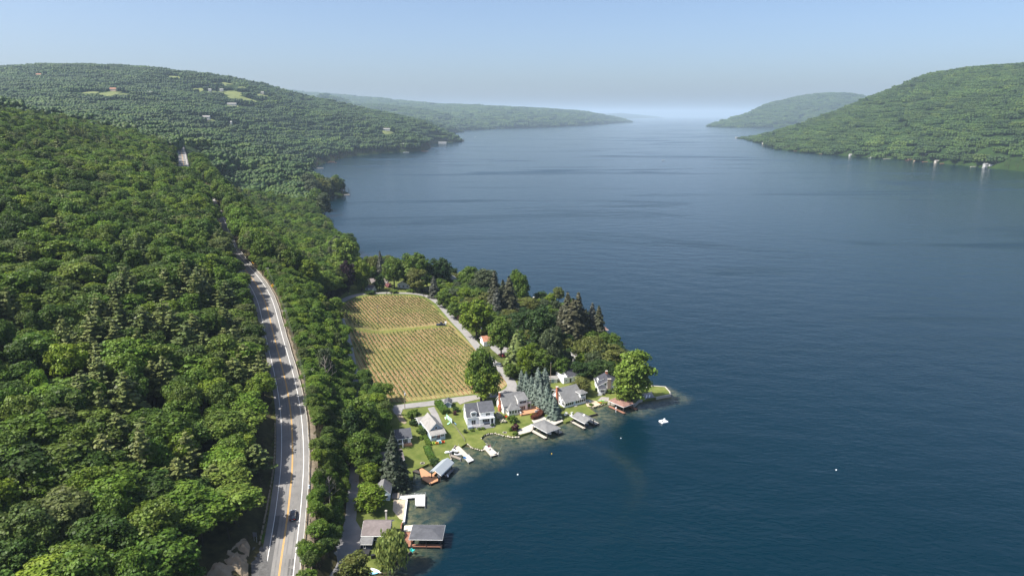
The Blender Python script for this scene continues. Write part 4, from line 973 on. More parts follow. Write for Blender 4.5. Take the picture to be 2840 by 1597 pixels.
for (u, vb, vt, lab, arm, dm) in ((849, 1110, 1043, 'wooden pole with thin wires beside the shaded stretch of guard rail', 0, False),
                                  (797, 918, 859, 'grey pole with one long arm reaching toward the road, below the curve', -2.2, False),
                                  (746, 790, 742, 'dark utility pole with small crossarms near the yellow curve sign', 1.4, False)):
    z_ = float(ZR(road_pt(u - 30, vb)[1])); poles.append(utility_pole(u, vb, vt, lab, arm, dm, z_ - .3))
i_ = rp_(0, 178, 6.4); 
t = thing('utility_pole', (i_[0][0], i_[0][1], i_[1]), 0, 'roadside pole carrying a pale transformer can beside the guard rail', 'pole', 'utility poles')
MB().cyl((0, 0, -1), (0, 0, 7.6), .16, .12, 8).obj('pole', m_pole, t); MB().cyl((.05, -.25, 6.2), (.05, -.25, 7.2), .27, k=10).obj('transformer', mat('pale_metal', (.6, .62, .65), .5, .05, 2), t)
poles.insert(0, (np.array([i_[0][0], i_[0][1], i_[1]]), 7.6))
for a, c in zip(poles[:-1], poles[1:]):
    w_ = MB(); A = Vector((a[0][0], a[0][1], a[0][2] + a[1])); B = Vector((c[0][0], c[0][1], c[0][2] + c[1]))
    for off in (-.35, 0, .35):
        pv_ = None
        for i in range(9):
            t_ = i / 8; q = A.lerp(B, t_); q.z -= 4 * .9 * t_ * (1 - t_); q.x += off
            if pv_ is not None: w_.cyl(pv_, q, .018, k=3, cap=False)
            pv_ = q.copy()
    tag(w_.obj('wires', m_wire), 'three sagging wires strung between roadside poles', 'wires', 'wires between the roadside poles')
for (u, vb, vt, lab, arm, dm) in ((1123, 1133, 1083, 'tall wooden pole standing at the near edge of the lane below the vineyard', .8, True),
                                  (1049, 897, 848, 'thin dark pole standing among the vines of the back block', .6, False),
                                  (1217, 818, 798, 'grey pole beside the far bend of the lane by the grey spruce', 0, False),
                                  (1334, 947, 903, 'pole by the white garage with the rusty roof', 0, True),
                                  (1408, 990, 952, 'pole in the drive under the dark limbs of the tree', 0, False),
                                  (1527, 1062, 1006, 'slim dark pole behind the blue spruces', 0, False),
                                  (650, 660, 643, 'pole rising from the trees beyond the end of the visible road', .8, False),
                                  (564, 562, 524, 'pole in the trees above the side road', 0, True),
                                  (606, 600, 578, 'leaning pole beside the side road junction', 0, False)):
    utility_pole(u, vb, vt, lab, arm, dm)
m_sgy = mat('sign_yellow', (.8, .42, .02), .5, .04, 2); m_blk = mat('sign_black', (.02, .02, .02), .6, .05, 2); m_sgw = mat('sign_white', (.55, .6, .68), .5, .05, 2)
def diamond_sign(u, vb, label, yoff):
    p = road_pt(u - 10, vb); p = P(u, vb, p[2] - .2)
    t = thing('road_sign', tuple(p), 0, label, 'road sign'); MB().cyl((0, 0, -.5), (0, 0, 2.1), .05, k=6).obj('post', m_grey, t)
    s = .95; MB().slab([(0, -.06, 2.2 - s), (s, -.06, 2.2), (0, -.06, 2.2 + s), (-s, -.06, 2.2)], 0).obj('back', m_grey, t) if False else None
    b = MB(); b.poly([(0, -.06, 2.2 - s), (s, -.06, 2.2), (0, -.06, 2.2 + s), (-s, -.06, 2.2)]); b.poly([(0, -.03, 2.2 - s), (-s, -.03, 2.2), (0, -.03, 2.2 + s), (s, -.03, 2.2)])
    b.obj('panel', m_sgy, t)
    a = MB(); a.box(-.08, .08, -.08, -.07, 1.75, 2.3); a.poly([(-.28, -.075, 2.25), (.28, -.075, 2.25), (0, -.075, 2.72)]); a.obj('arrow', m_blk, t)
diamond_sign(757, 803, 'yellow diamond warning sign with a dark arrow in the curve, the nearer one', 0)
diamond_sign(703.5, 738, 'yellow diamond warning sign in the tree edge past the curve, the farther one', 0)
p = P(611, 606, road_pt(600, 600)[2]); t = thing('road_sign', tuple(p), 0, 'small yellow sign at the side road junction', 'road sign'); MB().cyl((0, 0, 0), (0, 0, 2), .05, k=6).obj('post', m_grey, t); MB().box(-.5, .5, -.06, -.02, 1.8, 2.9).obj('panel', m_sgy, t)
i_ = rp_(0, 160, 6.1); t = thing('road_sign', (i_[0][0], i_[0][1], i_[1]), R(8), 'small pale rectangular sign on a post behind the guard rail near the car', 'road sign')
MB().cyl((0, 0, -.5), (0, 0, 2), .05, k=6).obj('post', m_grey, t); MB().box(-.36, .36, -.08, -.03, 1.5, 2.2).obj('panel', m_sgw, t)
g = G(709, 1500); t = thing('road_sign', tuple(g), R(-6), 'back of a grey two legged sign in the grass left of the road', 'road sign')
pm = MB().cyl((0, 0, -.3), (0, 0, 1.7), .05, k=6).mesh('post', m_grey)
for dx in (-.35, .35): inst('post', pm, t, (dx, 0, 0))
MB().box(-.6, .6, -.1, -.06, 1.5, 2.15).obj('panel', mat('sign_back', (.13, .135, .15), .5, .1, 2), t); MB().box(-.6, .6, -.1, -.06, 2.18, 2.85).obj('panel', _M['sign_back'], t)
# ------------------------------------------------------------------ houses
m_wwhite = mat('white_siding', (.80, .80, .79), .7, .04, 1.5, .1, 10, .2, stretch=(.2, .2, 6)); m_trim = mat('white_trim', (.82, .82, .80), .6, .03, 2)
m_cream = mat('cream_siding', (.74, .71, .66), .7, .05, 1.5, .1, 10, .2, stretch=(.2, .2, 6)); m_bsid = mat('blue_grey_siding', (.30, .37, .44), .7, .06, 1.5, .15, 10, .2, stretch=(.2, .2, 6))
m_lsid = mat('pale_blue_siding', (.46, .56, .62), .7, .06, 1.5, .1, 10, .2); m_navy = mat('navy_siding', (.022, .032, .055), .65, .15, 1.5, .1, 10, .3, stretch=(6, 6, .2))
m_tan = mat('tan_siding', (.50, .38, .27), .75, .1, 2)
def shingle(n, c): return mat(n, c, .92, .2, .7, .4, 22, .15, stretch=(1, 1, 1.6))
r_char = shingle('charcoal_shingles', (.085, .088, .098)); r_gray = shingle('grey_shingles', (.16, .16, .158)); r_lgray = shingle('light_grey_shingles', (.26, .25, .235))
r_brown = shingle('brown_grey_shingles', (.17, .145, .14)); r_dark = shingle('dark_shingles', (.055, .056, .066)); r_tan = shingle('tan_shingles', (.36, .29, .25)); r_rust = shingle('rusty_shingles', (.34, .16, .10)); r_rbrn = shingle('reddish_brown_shingles', (.21, .125, .10))
m_glass = mat('window_glass', (.018, .024, .032), .12, .2, 3, 0, spec=.8); m_brick = mat('red_brick', (.40, .13, .07), .9, .25, 5, .4, 12, .15, c2=(.5, .2, .12)); m_stone = mat('field_stone', (.34, .27, .21), .9, .4, 2.2, .8, 5, .15, c2=(.2, .16, .13))
m_deck = mat('cedar_deck', (.42, .22, .12), .85, .15, 2, .1, stretch=(1, 8, 1)); m_gdeck = mat('grey_deck', (.22, .22, .225), .85, .15, 2, .1, stretch=(1, 8, 1)); m_pdeck = mat('pale_dock_planks', (.42, .385, .33), .9, .15, 2, .15, stretch=(8, 1, 1)); m_rdeck = mat('red_brown_planks', (.27, .13, .085), .85, .15, 2, .1, stretch=(1, 8, 1))
m_conc = mat('concrete', (.42, .39, .34), .95, .15, 1.2, .3, 8, .1); m_wpl = mat('white_plastic', (.78, .79, .80), .35, .03, 2, 0, spec=.5); m_black = mat('black_rubber', (.018, .018, .02), .6, .1, 3); m_darkw = mat('dark_timber', (.06, .05, .045), .9, .2, 3, .2)
_wm = {}
def win_mesh(w_, h_, mul):
    k = (round(w_, 2), round(h_, 2), mul)
    if k not in _wm:
        f = MB(); t = .09; f.box(-w_/2-t, w_/2+t, -.07, .04, -h_/2-t, -h_/2); f.box(-w_/2-t, w_/2+t, -.07, .04, h_/2, h_/2+t); f.box(-w_/2-t, -w_/2, -.07, .04, -h_/2, h_/2); f.box(w_/2, w_/2+t, -.07, .04, -h_/2, h_/2)
        for i in range(1, mul): x = -w_/2 + w_ * i / mul; f.box(x-.035, x+.035, -.06, .04, -h_/2, h_/2)
        p = MB().box(-w_/2, w_/2, -.02, .035, -h_/2, h_/2)
        _wm[k] = (f.mesh('frame', m_trim), p.mesh('pane', m_glass))
    return _wm[k]
class House:
    """local axes: x along the front (left to right as seen from the lake side), y away from the viewer, origin mid-plan"""
    def __init__(s, name, label, cat, pL, pR, depth, z=None, group=None, width=None, yaw=None):
        A, B = G(*pL), G(*pR); d = (B - A)[:2]; s.w = width or float(np.linalg.norm(d)); rz = math.atan2(d[1], d[0]) if yaw is None else yaw
        s.d = depth; mid = (A + B)[:2] / 2; off = np.array([-math.sin(rz), math.cos(rz)]) * depth / 2; c = mid + off
        s.z = max(.9, hgt(*c)) if z is None else z
        s.t = thing(name, (c[0], c[1], s.z), rz, label, cat, group)
        s.x0, s.x1, s.y0, s.y1 = -s.w / 2, s.w / 2, -depth / 2, depth / 2
    def wall(s, x0, x1, y0, y1, z0, z1, m, gable=None, hr=0, name='wall', base=True):
        b = MB(); b.box(x0, x1, y0, y1, z0 - (1.0 if base else 0), z1)
        if gable == 'x':      # ridge runs along x: gables at the x ends
            ym = (y0 + y1) / 2
            for x, sgn in ((x0, 1), (x1, -1)): b.poly([(x, y0, z1), (x, y1, z1), (x, ym, hr)] if sgn < 0 else [(x, y1, z1), (x, y0, z1), (x, ym, hr)])
        if gable == 'y':
            xm = (x0 + x1) / 2
            for y, sgn in ((y0, 1), (y1, -1)): b.poly([(x0, y, z1), (x1, y, z1), (xm, y, hr)] if sgn > 0 else [(x1, y, z1), (x0, y, z1), (xm, y, hr)])
        return b.obj(name, m, s.t)
    def roof(s, x0, x1, y0, y1, he, hr, m, axis='x', o=.35, t=.14, yr=None, trim=True):
        b = MB(); w_ = MB(); e = .03
        def two(mb, grow, dz, th):
            if axis == 'x':
                ym = (y0 + y1) / 2 if yr is None else yr; sf = (hr - he) / (ym - y0); sb = (hr - he) / (y1 - ym); X0, X1 = x0 - o - grow, x1 + o + grow; a = o + grow
                mb.slab([(X0, y0 - a, he - sf * a + dz), (X1, y0 - a, he - sf * a + dz), (X1, ym, hr + dz), (X0, ym, hr + dz)], th)
                mb.slab([(X0, ym, hr + dz), (X1, ym, hr + dz), (X1, y1 + a, he - sb * a + dz), (X0, y1 + a, he - sb * a + dz)], th)
            else:
                xm = (x0 + x1) / 2; sl = (hr - he) / (xm - x0); Y0, Y1 = y0 - o - grow, y1 + o + grow; a = o + grow
                mb.slab([(x0 - a, Y0, he - sl * a + dz), (xm, Y0, hr + dz), (xm, Y1, hr + dz), (x0 - a, Y1, he - sl * a + dz)], th)
                mb.slab([(xm, Y0, hr + dz), (x1 + a, Y0, he - sl * a + dz), (x1 + a, Y1, he - sl * a + dz), (xm, Y1, hr + dz)], th)
        two(b, 0, t, t * .9)
        r = b.obj('roof', m, s.t)
        if trim: two(w_, .06, t * .02, .16); w_.obj('trim', m_trim, r)
        return r
    def hip(s, x0, x1, y0, y1, he, hr, m, o=.35, inset=None, trim=True, name='roof'):
        d = (y1 - y0) / 2 if inset is None else inset; ym = (y0 + y1) / 2; X0, X1, Y0, Y1 = x0 - o, x1 + o, y0 - o, y1 + o
        rx0, rx1 = x0 + d, x1 - d
        if rx0 > rx1: rx0 = rx1 = (x0 + x1) / 2
        z = he; b = MB(); R0, R1 = (rx0, ym, hr), (rx1, ym, hr)
        b.poly([(X0, Y0, z), (X1, Y0, z), R1, R0]); b.poly([(X1, Y1, z), (X0, Y1, z), R0, R1]); b.poly([(X1, Y0, z), (X1, Y1, z), R1]); b.poly([(X0, Y1, z), (X0, Y0, z), R0]); b.poly([(X0, Y0, z), (X0, Y1, z), (X1, Y1, z), (X1, Y0, z)])
        r = b.obj(name, m, s.t)
        if trim: MB().box(X0 - .03, X1 + .03, Y0 - .03, Y1 + .03, z - .18, z - .01).obj('trim', m_trim, r)
        return r
    def slope(s, pts, m, t=.14, trim=True, name='roof'):
        r = MB().slab(pts, t).obj(name, m, s.t)
        if trim:
            c = [sum(p[i] for p in pts) / 4 for i in range(3)]; MB().slab([(p[0] + (.05 if p[0] > c[0] else -.05), p[1] + (.05 if p[1] > c[1] else -.05), p[2] - t * .98) for p in pts], .14).obj('trim', m_trim, r)
        return r
    def win(s, face, a, zc, w_, h_, mul=1, at=None, name='window'):
        fm, pm = win_mesh(w_, h_, mul); e = .015
        loc, rz = {'f': ((a, (s.y0 if at is None else at) - e, zc), 0), 'l': (((s.x0 if at is None else at) - e, a, zc), -math.pi / 2), 'r': (((s.x1 if at is None else at) + e, a, zc), math.pi / 2)}[face]
        o = inst(name, fm, s.t, loc, rz); inst('pane', pm, o); return o
    def chimney(s, x, y, w_, d, z0, z1, m, name='chimney'):
        b = MB().box(x - w_/2, x + w_/2, y - d/2, y + d/2, z0, z1); c = b.obj(name, m, s.t)
        MB().box(x - w_/2 - .1, x + w_/2 + .1, y - d/2 - .1, y + d/2 + .1, z1, z1 + .18).obj('cap', m_conc, c); return c
    def box(s, name, x0, x1, y0, y1, z0, z1, m, parent=None): return MB().box(x0, x1, y0, y1, z0, z1).obj(name, m, parent or s.t)

# big white two storey house
h = House('house', 'tall white two storey house with charcoal roof, arched dormer and white porch columns', 'house', (1297,1183), (1370,1176), 8.6)
X0, X1, Y0, Y1 = h.x0, h.x1, h.y0, h.y1; xs_ = X0 + (X1 - X0) * .44
h.wall(X0, X1, Y0 + .9, Y1, 0, 3.9, m_wwhite); h.wall(X0, X1, Y0 + .9, Y1, 3.9, 4.0, m_wwhite, 'x', 7.9, base=False)
h.wall(xs_ + .5, X1, Y0 + .2, Y0 + 1.2, 2.7, 5.6, m_wwhite, base=False)
h.roof(X0, xs_ - .1, Y0 + .9, Y1, 4.0, 8.1, r_char, 'x'); ym = (Y0 + .9 + Y1) / 2
h.slope([(xs_ + .1, Y0 - .1, 5.6), (X1 + .35, Y0 - .1, 5.6), (X1 + .35, ym, 8.45), (xs_ + .1, ym, 8.45)], r_char)
h.slope([(xs_ + .1, ym, 8.45), (X1 + .35, ym, 8.45), (X1 + .35, Y1 + .4, 3.8), (xs_ + .1, Y1 + .4, 3.8)], r_char)
h.wall(xs_ + .3, X1, Y0 + .9, ym, 3.9, 5.55, m_wwhite, base=False)
MB().poly([(X1 - .01, Y0 + .9, 5.5), (X1 - .01, Y1, 4.0), (X1 - .01, ym, 8.3)]).obj('gable', m_wwhite, h.t)
h.wall(X0 + 1.6, X0 + 3.9, Y0 + .55, ym, 3.7, 5.7, m_wwhite, name='dormer', base=False)
b = MB(); ar_ = MB(); cx_d = X0 + 2.75
for i in range(8):
    a0, a1 = math.pi * i / 8, math.pi * (i + 1) / 8
    p0, p1 = (cx_d - 1.45 * math.cos(a0), 5.45 + .75 * math.sin(a0)), (cx_d - 1.45 * math.cos(a1), 5.45 + .75 * math.sin(a1)); b.slab([(p0[0], Y0 + .35, p0[1]), (p1[0], Y0 + .35, p1[1]), (p1[0], Y0 + .6, p1[1] + .02), (p0[0], Y0 + .6, p0[1] + .02)], .2); ar_.slab([(p0[0], Y0 + .6, p0[1] + .0), (p1[0], Y0 + .6, p1[1]), (p1[0], ym - 1.2, p1[1] + .25), (p0[0], ym - 1.2, p0[1] + .25)], .14)
b.obj('arch_trim', m_trim, h.t); ar_.obj('arched_roof', r_char, h.t)
b = MB(); b.poly([(cx_d - 1.3 * math.cos(math.pi * i / 8), Y0 + .54, 5.4 + .65 * math.sin(math.pi * i / 8)) for i in range(9)]); b.obj('arch_panel', m_wwhite, h.t)
h.win('f', cx_d, 4.85, 1.5, 1.1, 4, Y0 + .55); h.win('f', X0 + 2.7, 1.15, 1.6, 2.1, 2, Y0 + .9, 'door'); h.win('f', (xs_ + X1) / 2 + .6, 4.5, 1.7, 1.1, 3, Y0 + .2)
h.win('f', (xs_ + X1) / 2 - .1, 1.5, 2.8, 1.5, 4, Y0 + .9); h.win('f', X1 - .6, 1.2, .9, 2.1, 1, Y0 + .9, 'door')
for yy, zz, hh_ in ((Y0 + 3, 4.6, 1.3), (Y0 + 5.1, 4.9, 1.3), (Y0 + 6.4, 3.4, 1.0), (Y0 + 2.2, 1.2, 1.3)): h.win('l', yy, zz, .65, hh_, 1)
cm_ = MB().box(-.16, .16, -.16, .16, 0, 2.75).mesh('column', m_trim)
for xx in (xs_ + .2, xs_ + 1.0, X1 - 1.6, X1 - .2): inst('column', cm_, h.t, (xx, Y0 - .9, .35))
h.box('porch_beam', xs_, X1, Y0 - 1.1, Y0 + .5, 3.05, 3.4, m_trim); h.box('porch', X0 + 1.0, X1 + .2, Y0 - 1.6, Y0 + .9, -.6, .34, m_gdeck)
for k in range(3): h.box('step', X0 + 3.2, X1 - .4, Y0 - 2.0 - .4 * k, Y0 - 1.6 - .4 * k, -.6, .2 - .17 * k, m_gdeck)
h.box('side_bay', X1, X1 + 1.0, Y0 + 1.5, Y0 + 4, 2.6, 3.2, r_char); h.wall(X1, X1 + .9, Y0 + 1.6, Y0 + 3.9, 0, 2.6, m_wwhite, name='bay')
h.box('hot_tub', X0 - .2, X0 + 1.6, Y0 - 2.6, Y0 - .7, -.4, .95, mat('grey_tub_cover', (.26, .29, .33), .6, .06, 2))
# cream house with slender red chimney
h = House('house', 'cream house with grey hipped roof, tall red brick chimney and cedar deck', 'house', (1397,1148), (1463,1138), 8.2)
X0, X1, Y0, Y1 = h.x0, h.x1, h.y0, h.y1; ym = 0
h.wall(X0, X1, Y0, Y1, 0, 3.6, m_cream); MB().poly([(X0 + .01, Y1, 3.6), (X0 + .01, Y0, 3.6), (X0 + .01, 0, 7.4)]).obj('gable', m_cream, h.t)
b = MB(); b.slab([(X0 - .35, Y0 - .4, 3.45), (X1 + .4, Y0 - .4, 3.45), (X1 - 1.6, 0, 7.5), (X0 - .35, 0, 7.5)], .15); b.slab([(X0 - .35, 0, 7.5), (X1 - 1.6, 0, 7.5), (X1 + .4, Y1 + .4, 3.45), (X0 - .35, Y1 + .4, 3.45)], .15)
b.poly([(X1 + .4, Y0 - .4, 3.45), (X1 + .4, Y1 + .4, 3.45), (X1 - 1.6, 0, 7.5)]); h_r = b.obj('roof', r_gray, h.t)
MB().slab([(X0 - .42, Y0 - .46, 3.28), (X0 - .2, Y0 - .46, 3.28), (X0 - .2, 0, 7.34), (X0 - .42, 0, 7.34)], .22).obj('trim', m_trim, h_r); MB().slab([(X0 - .42, 0, 7.34), (X0 - .2, 0, 7.34), (X0 - .2, Y1 + .46, 3.28), (X0 - .42, Y1 + .46, 3.28)], .22).obj('trim', m_trim, h_r)
h.chimney(X0 - .35, -.6, .75, .95, -.5, 8.6, m_brick); h.box('chimney_base', X0 - .95, X0 - .06, -1.5, .4, -.5, 2.6, m_brick)
xa = X0 + (X1 - X0) * .12; xb = X0 + (X1 - X0) * .58
h.wall(xa, xb, Y0 - 2.4, Y0, 0, 2.5, m_cream, name='porch'); h.hip(xa, xb, Y0 - 2.4, Y0 + 2.4, 2.55, 4.7, r_gray, name='porch_roof')
for i in range(4): h.win('f', xa + .65 + i * (xb - xa - 1.2) / 3, 1.45, .8, 1.35, 1, Y0 - 2.4)
h.win('l', Y0 - 1.2, 1.45, .9, 1.3, 1, xa)
h.wall(xb, X1 - .3, Y0 - .5, Y0 + 1.5, 2.6, 5.5, m_cream, name='dormer', base=False); h.slope([(xb - .2, Y0 - .8, 5.45), (X1, Y0 - .8, 5.45), (X1, ym, 7.0), (xb - .2, ym, 7.0)], r_gray)
h.win('f', (xb + X1) / 2, 4.3, 3.0, 1.1, 5, Y0 - .5); h.win('f', (xb + X1) / 2 - .2, 1.35, 2.8, 1.7, 3, Y0)
h.win('l', Y0 + 2.2, 4.2, .6, 1.2); h.win('l', Y0 + 6.0, 4.2, .6, 1.2); h.win('l', Y0 + 1.9, 1.4, .7, 1.2)
h.box('balcony_floor', X1, X1 + 1.7, Y0, Y0 + 3, 2.7, 2.85, m_gdeck); h.box('balcony_rail', X1, X1 + 1.75, Y0 - .05, Y0, 2.85, 3.8, m_trim); h.box('balcony_post', X1 + 1.5, X1 + 1.7, Y0, Y0 + .2, 0, 2.7, m_trim)
h.box('deck', xb - .2, X1 + 3.6, Y0 - 4.2, Y0 - .02, -.6, .35, m_deck); h.box('deck_wing', X1 + .4, X1 + 5.0, Y0 - 1.6, Y0 + 2.2, -.6, .37, m_deck)
for i in range(7): h.box('baluster', xb - .15, xb - .03, Y0 - 4.1 + i * .5, Y0 - 4.0 + i * .5, .35, 1.25, m_trim)
h.box('deck_rail', xb - .18, xb, Y0 - 4.2, Y0 - .9, 1.2, 1.32, m_trim); h.box('deck_rail', X1 + 1.6, X1 + 3.6, Y0 - 4.25, Y0 - 4.1, .35, 1.25, m_trim)
# screened porch house
h = House('house', 'white house with steep dark grey roof, red brick chimney and long screened porch', 'house', (1567,1131), (1624,1117), 9.6)
X0, X1, Y0, Y1 = h.x0, h.x1, h.y0, h.y1; yr = Y0 + 6.2
h.wall(X0, X1 - 1, Y0 + 2.4, Y1, 0, 2.6, m_wwhite); h.wall(X0, X1, Y0, Y0 + 2.4, 0, .8, m_wwhite, name='porch_wall')
for x_ in (X0 + .01, X1 - 1.01): MB().poly([(x_, Y0 + 2.4, 2.6), (x_, Y1, 2.6), (x_, yr, 6.6)] if x_ > 0 else [(x_, Y1, 2.6), (x_, Y0 + 2.4, 2.6), (x_, yr, 6.6)]).obj('gable', m_wwhite, h.t)
h.slope([(X0 - .3, Y0 - .4, 2.55), (X1 - .7, Y0 - .4, 2.55), (X1 - .7, yr, 7.0), (X0 - .3, yr, 7.0)], r_gray); h.slope([(X0 - .3, yr, 7.0), (X1 - .7, yr, 7.0), (X1 - .7, Y1 + .4, 2.5), (X0 - .3, Y1 + .4, 2.5)], r_gray)
h.box('screen', X0 + .05, X1 - .05, Y0 + .06, Y0 + .1, .8, 2.45, m_glass); h.box('porch_beam', X0, X1, Y0, Y0 + .14, 2.3, 2.5, m_trim)
pm_ = MB().box(-.07, .07, -.02, .12, .8, 2.4).mesh('mullion', m_trim)
for i in range(11): inst('mullion', pm_, h.t, (X0 + .1 + (X1 - X0 - .2) * i / 10, Y0, 0))
h.win('l', Y0 + 1.2, 1.5, 1.6, 1.3, 2); h.win('l', Y0 + 4.4, 4.3, .6, 1.1); h.win('l', Y0 + 4.0, 1.5, .7, 1.2)
h.box('door', X0 + (X1 - X0) * .42, X0 + (X1 - X0) * .42 + .9, Y0 - .04, Y0 + .02, 0, 2.1, m_lsid); h.box('step', X0 + (X1 - X0) * .4, X0 + (X1 - X0) * .4 + 1.4, Y0 - 1.1, Y0, -.5, .12, m_conc)
h.chimney(X0 - .4, yr - .7, .85, 1.1, -.5, 8.0, m_brick)
px0 = X1 - 2.9; h.wall(px0, X1, Y0 - .01, Y0 + 2.9, 2.46, 4.9, m_wwhite, name='tower', base=False); h.hip(px0, X1, Y0, Y0 + 2.9, 4.95, 6.0, r_gray, .6); h.win('f', (px0 + X1) / 2, 4.1, 2.4, .95, 4, Y0 - .01)
h.wall(X0 - 3.6, X0, yr - .5, Y1 - .5, 0, 2.4, m_wwhite, 'y', 3.9, name='wing'); h.roof(X0 - 3.6, X0 - .1, yr - .5, Y1 - .5, 2.45, 3.9, r_gray, 'y', .3)
h.slope([(X0 + .6, yr + .4, 6.2), (X0 + 3.4, yr + .4, 6.2), (X0 + 3.4, Y1 + 1.5, 4.6), (X0 + .6, Y1 + 1.5, 4.6)], r_char, name='back_roof')
# blue grey gable cottage with garage
h = House('house', 'blue grey cottage with its gable and low porch facing the lake', 'house', (1196,1223), (1235,1217), 12.5)
X0, X1, Y0, Y1 = h.x0, h.x1, h.y0, h.y1
h.wall(X0, X1, Y0 + 2.4, Y1, 0, 3.3, m_bsid, 'y', 5.9); h.roof(X0, X1, Y0 + 2.4, Y1, 3.35, 6.0, r_lgray, 'y', .4)
h.wall(X0, X1, Y0, Y0 + 2.4, 0, 2.35, m_lsid, name='porch'); h.slope([(X0 - .35, Y0 - .4, 2.3), (X1 + .35, Y0 - .4, 2.3), (X1 + .35, Y0 + 2.39, 3.3), (X0 - .35, Y0 + 2.39, 3.3)], r_lgray, name='porch_roof')
h.win('f', (X0 + X1) / 2, 3.9, .75, .95, 1, Y0 + 2.4); h.win('f', X0 + 1.15, 1.5, 1.5, 1.05, 3); h.win('f', X1 - 1.15, 1.5, 1.5, 1.05, 3); h.win('f', 0, 1.1, 1.5, 2.0, 3, name='door')
for k in range(3): h.box('step', -.9, .9, Y0 - .4 - .35 * k, Y0 - .02 - .35 * k, -.5, .1 - .14 * k, m_lsid)
for yy in (Y0 + 4.2, Y0 + 6.5, Y0 + 9.0): h.win('l', yy, 1.7, .7, 1.2)
h.wall(X0 - 1.0, X0 + 3.4, Y1 + .1, Y1 + 4.6, 0, 2.6, m_bsid, name='garage'); h.roof(X0 - 1.0, X0 + 3.4, Y1 + .1, Y1 + 4.6, 2.65, 3.7, r_lgray, 'x', .3)
# small cottage with charcoal roof
h = House('house', 'small white cottage with charcoal roof and a cedar step beside the mown strip', 'house', (1101,1233), (1140,1230), 6.0)
X0, X1, Y0, Y1 = h.x0, h.x1, h.y0, h.y1
h.wall(X0, X1, Y0, Y1, 0, 2.7, m_wwhite, 'x', 4.8); h.roof(X0, X1, Y0, Y1, 2.75, 4.9, r_char, 'x', .45)
h.win('f', X1 - 2.1, 1.1, 1.7, 1.9, 3, name='door'); h.win('f', X0 + 1.3, 1.3, 1.4, 1.4, 2); h.win('l', 0, 1.5, .8, 1.0); h.box('deck', X1 - 3.2, X1 + .3, Y0 - 1.7, Y0 - .01, -.5, .18, m_deck); h.box('side_wall', X1 - 3.5, X1 - 3.2, Y0 - 2.6, Y0, -.3, 1.6, m_trim)
# house half hidden behind the dark spruce
h = House('house', 'white walled house with brown grey roof, half hidden behind the dark spruce', 'house', (1066,1303), (1120,1298), 7.5)
X0, X1, Y0, Y1 = h.x0, h.x1, h.y0, h.y1
h.wall(X0, X1, Y0, Y1, 0, 3.2, m_wwhite, 'x', 5.2); h.roof(X0, X1, Y0, Y1, 3.25, 5.3, r_brown, 'x', .4); h.win('f', -1.0, 1.6, 1.0, 1.2, 2); h.win('f', 1.6, 1.6, 1.0, 1.2, 2); h.win('r', 0, 1.7, .8, 1.2)
# grey shingled cottage by the round tree
h = House('house', 'grey roofed cottage with pale blue wall between the round tree and the rocks', 'house', (1047,1388), (1080,1386), 6.5, yaw=.08, width=4.2)
X0, X1, Y0, Y1 = h.x0, h.x1, h.y0, h.y1
h.wall(X0, X1, Y0, Y1, 0, 2.9, m_lsid, 'y', 4.9); h.roof(X0, X1, Y0, Y1, 2.95, 5.0, r_gray, 'y', .35); h.win('f', 0, 3.7, .7, .8); h.win('f', 1.0, 1.4, .9, 1.1); h.win('r', 0, 1.5, 1.2, 1.1, 2)
h.wall(X0 - 1.6, X0, Y0 + .5, Y1 - 1.0, 0, 2.3, m_lsid, name='wing'); h.slope([(X0 - 1.9, Y0 + .2, 2.3), (X0 - .36, Y0 + .2, 2.68), (X0 - .36, Y1 - .8, 2.68), (X0 - 1.9, Y1 - .8, 2.3)], r_gray)
MB().box(X1 + .4, X1 + 2.8, Y0 + 1.2, Y0 + 4.4, -.4, .1).obj('patio', m_wood, h.t)
# navy cottage at the bottom
h = House('house', 'dark navy cottage with broad brown grey roof beside the willow', 'house', (1008,1507), (1078,1507), 7.2, yaw=0.0)
X0, X1, Y0, Y1 = h.x0, h.x1, h.y0, h.y1
h.wall(X0, X1, Y0, Y1, -1.5, 3.4, m_navy, 'x', 5.3); h.roof(X0, X1, Y0, Y1, 3.45, 5.5, r_brown, 'x', .55)
h.win('f', X1 - 1.6, 2.55, 2.4, .9, 2); h.win('f', X1 - 2.6, .6, 3.6, 1.7, 4, name='door'); h.win('r', -1.5, 2.2, 1.2, 1.1); h.win('r', 1.5, 2.2, 1.2, 1.1); h.chimney(X1 - 1.6, Y1 - .6, .5, .5, 3, 6.9, m_conc)
h.wall(X0 - .2, X0 + 2.9, Y0 - 3.0, Y0 - .02, -1, 2.3, m_navy, name='shed'); h.slope([(X0 - .5, Y0 - 3.3, 2.35), (X0 + 3.2, Y0 - 3.3, 2.35), (X0 + 3.2, Y0 + .5, 3.1), (X0 - .5, Y0 + .5, 3.1)], r_gray, name='shed_roof')
h.win('f', X0 + .9, 1.3, .5, 1.0, 1, Y0 - 3.0); h.box('shed_door', X0 + 1.5, X0 + 2.5, Y0 - 3.06, Y0 - 3.0, -.3, 1.9, m_navy); h.box('hot_tub', X0 + .4, X0 + 2.7, Y0 - 5.8, Y0 - 3.5, -.4, .8, mat('black_tub', (.03, .03, .032), .6, .1, 2)); h.box('tub_pad', X0 + .1, X0 + 3.1, Y0 - 6.1, Y0 - 3.3, -1, -.1, m_conc)
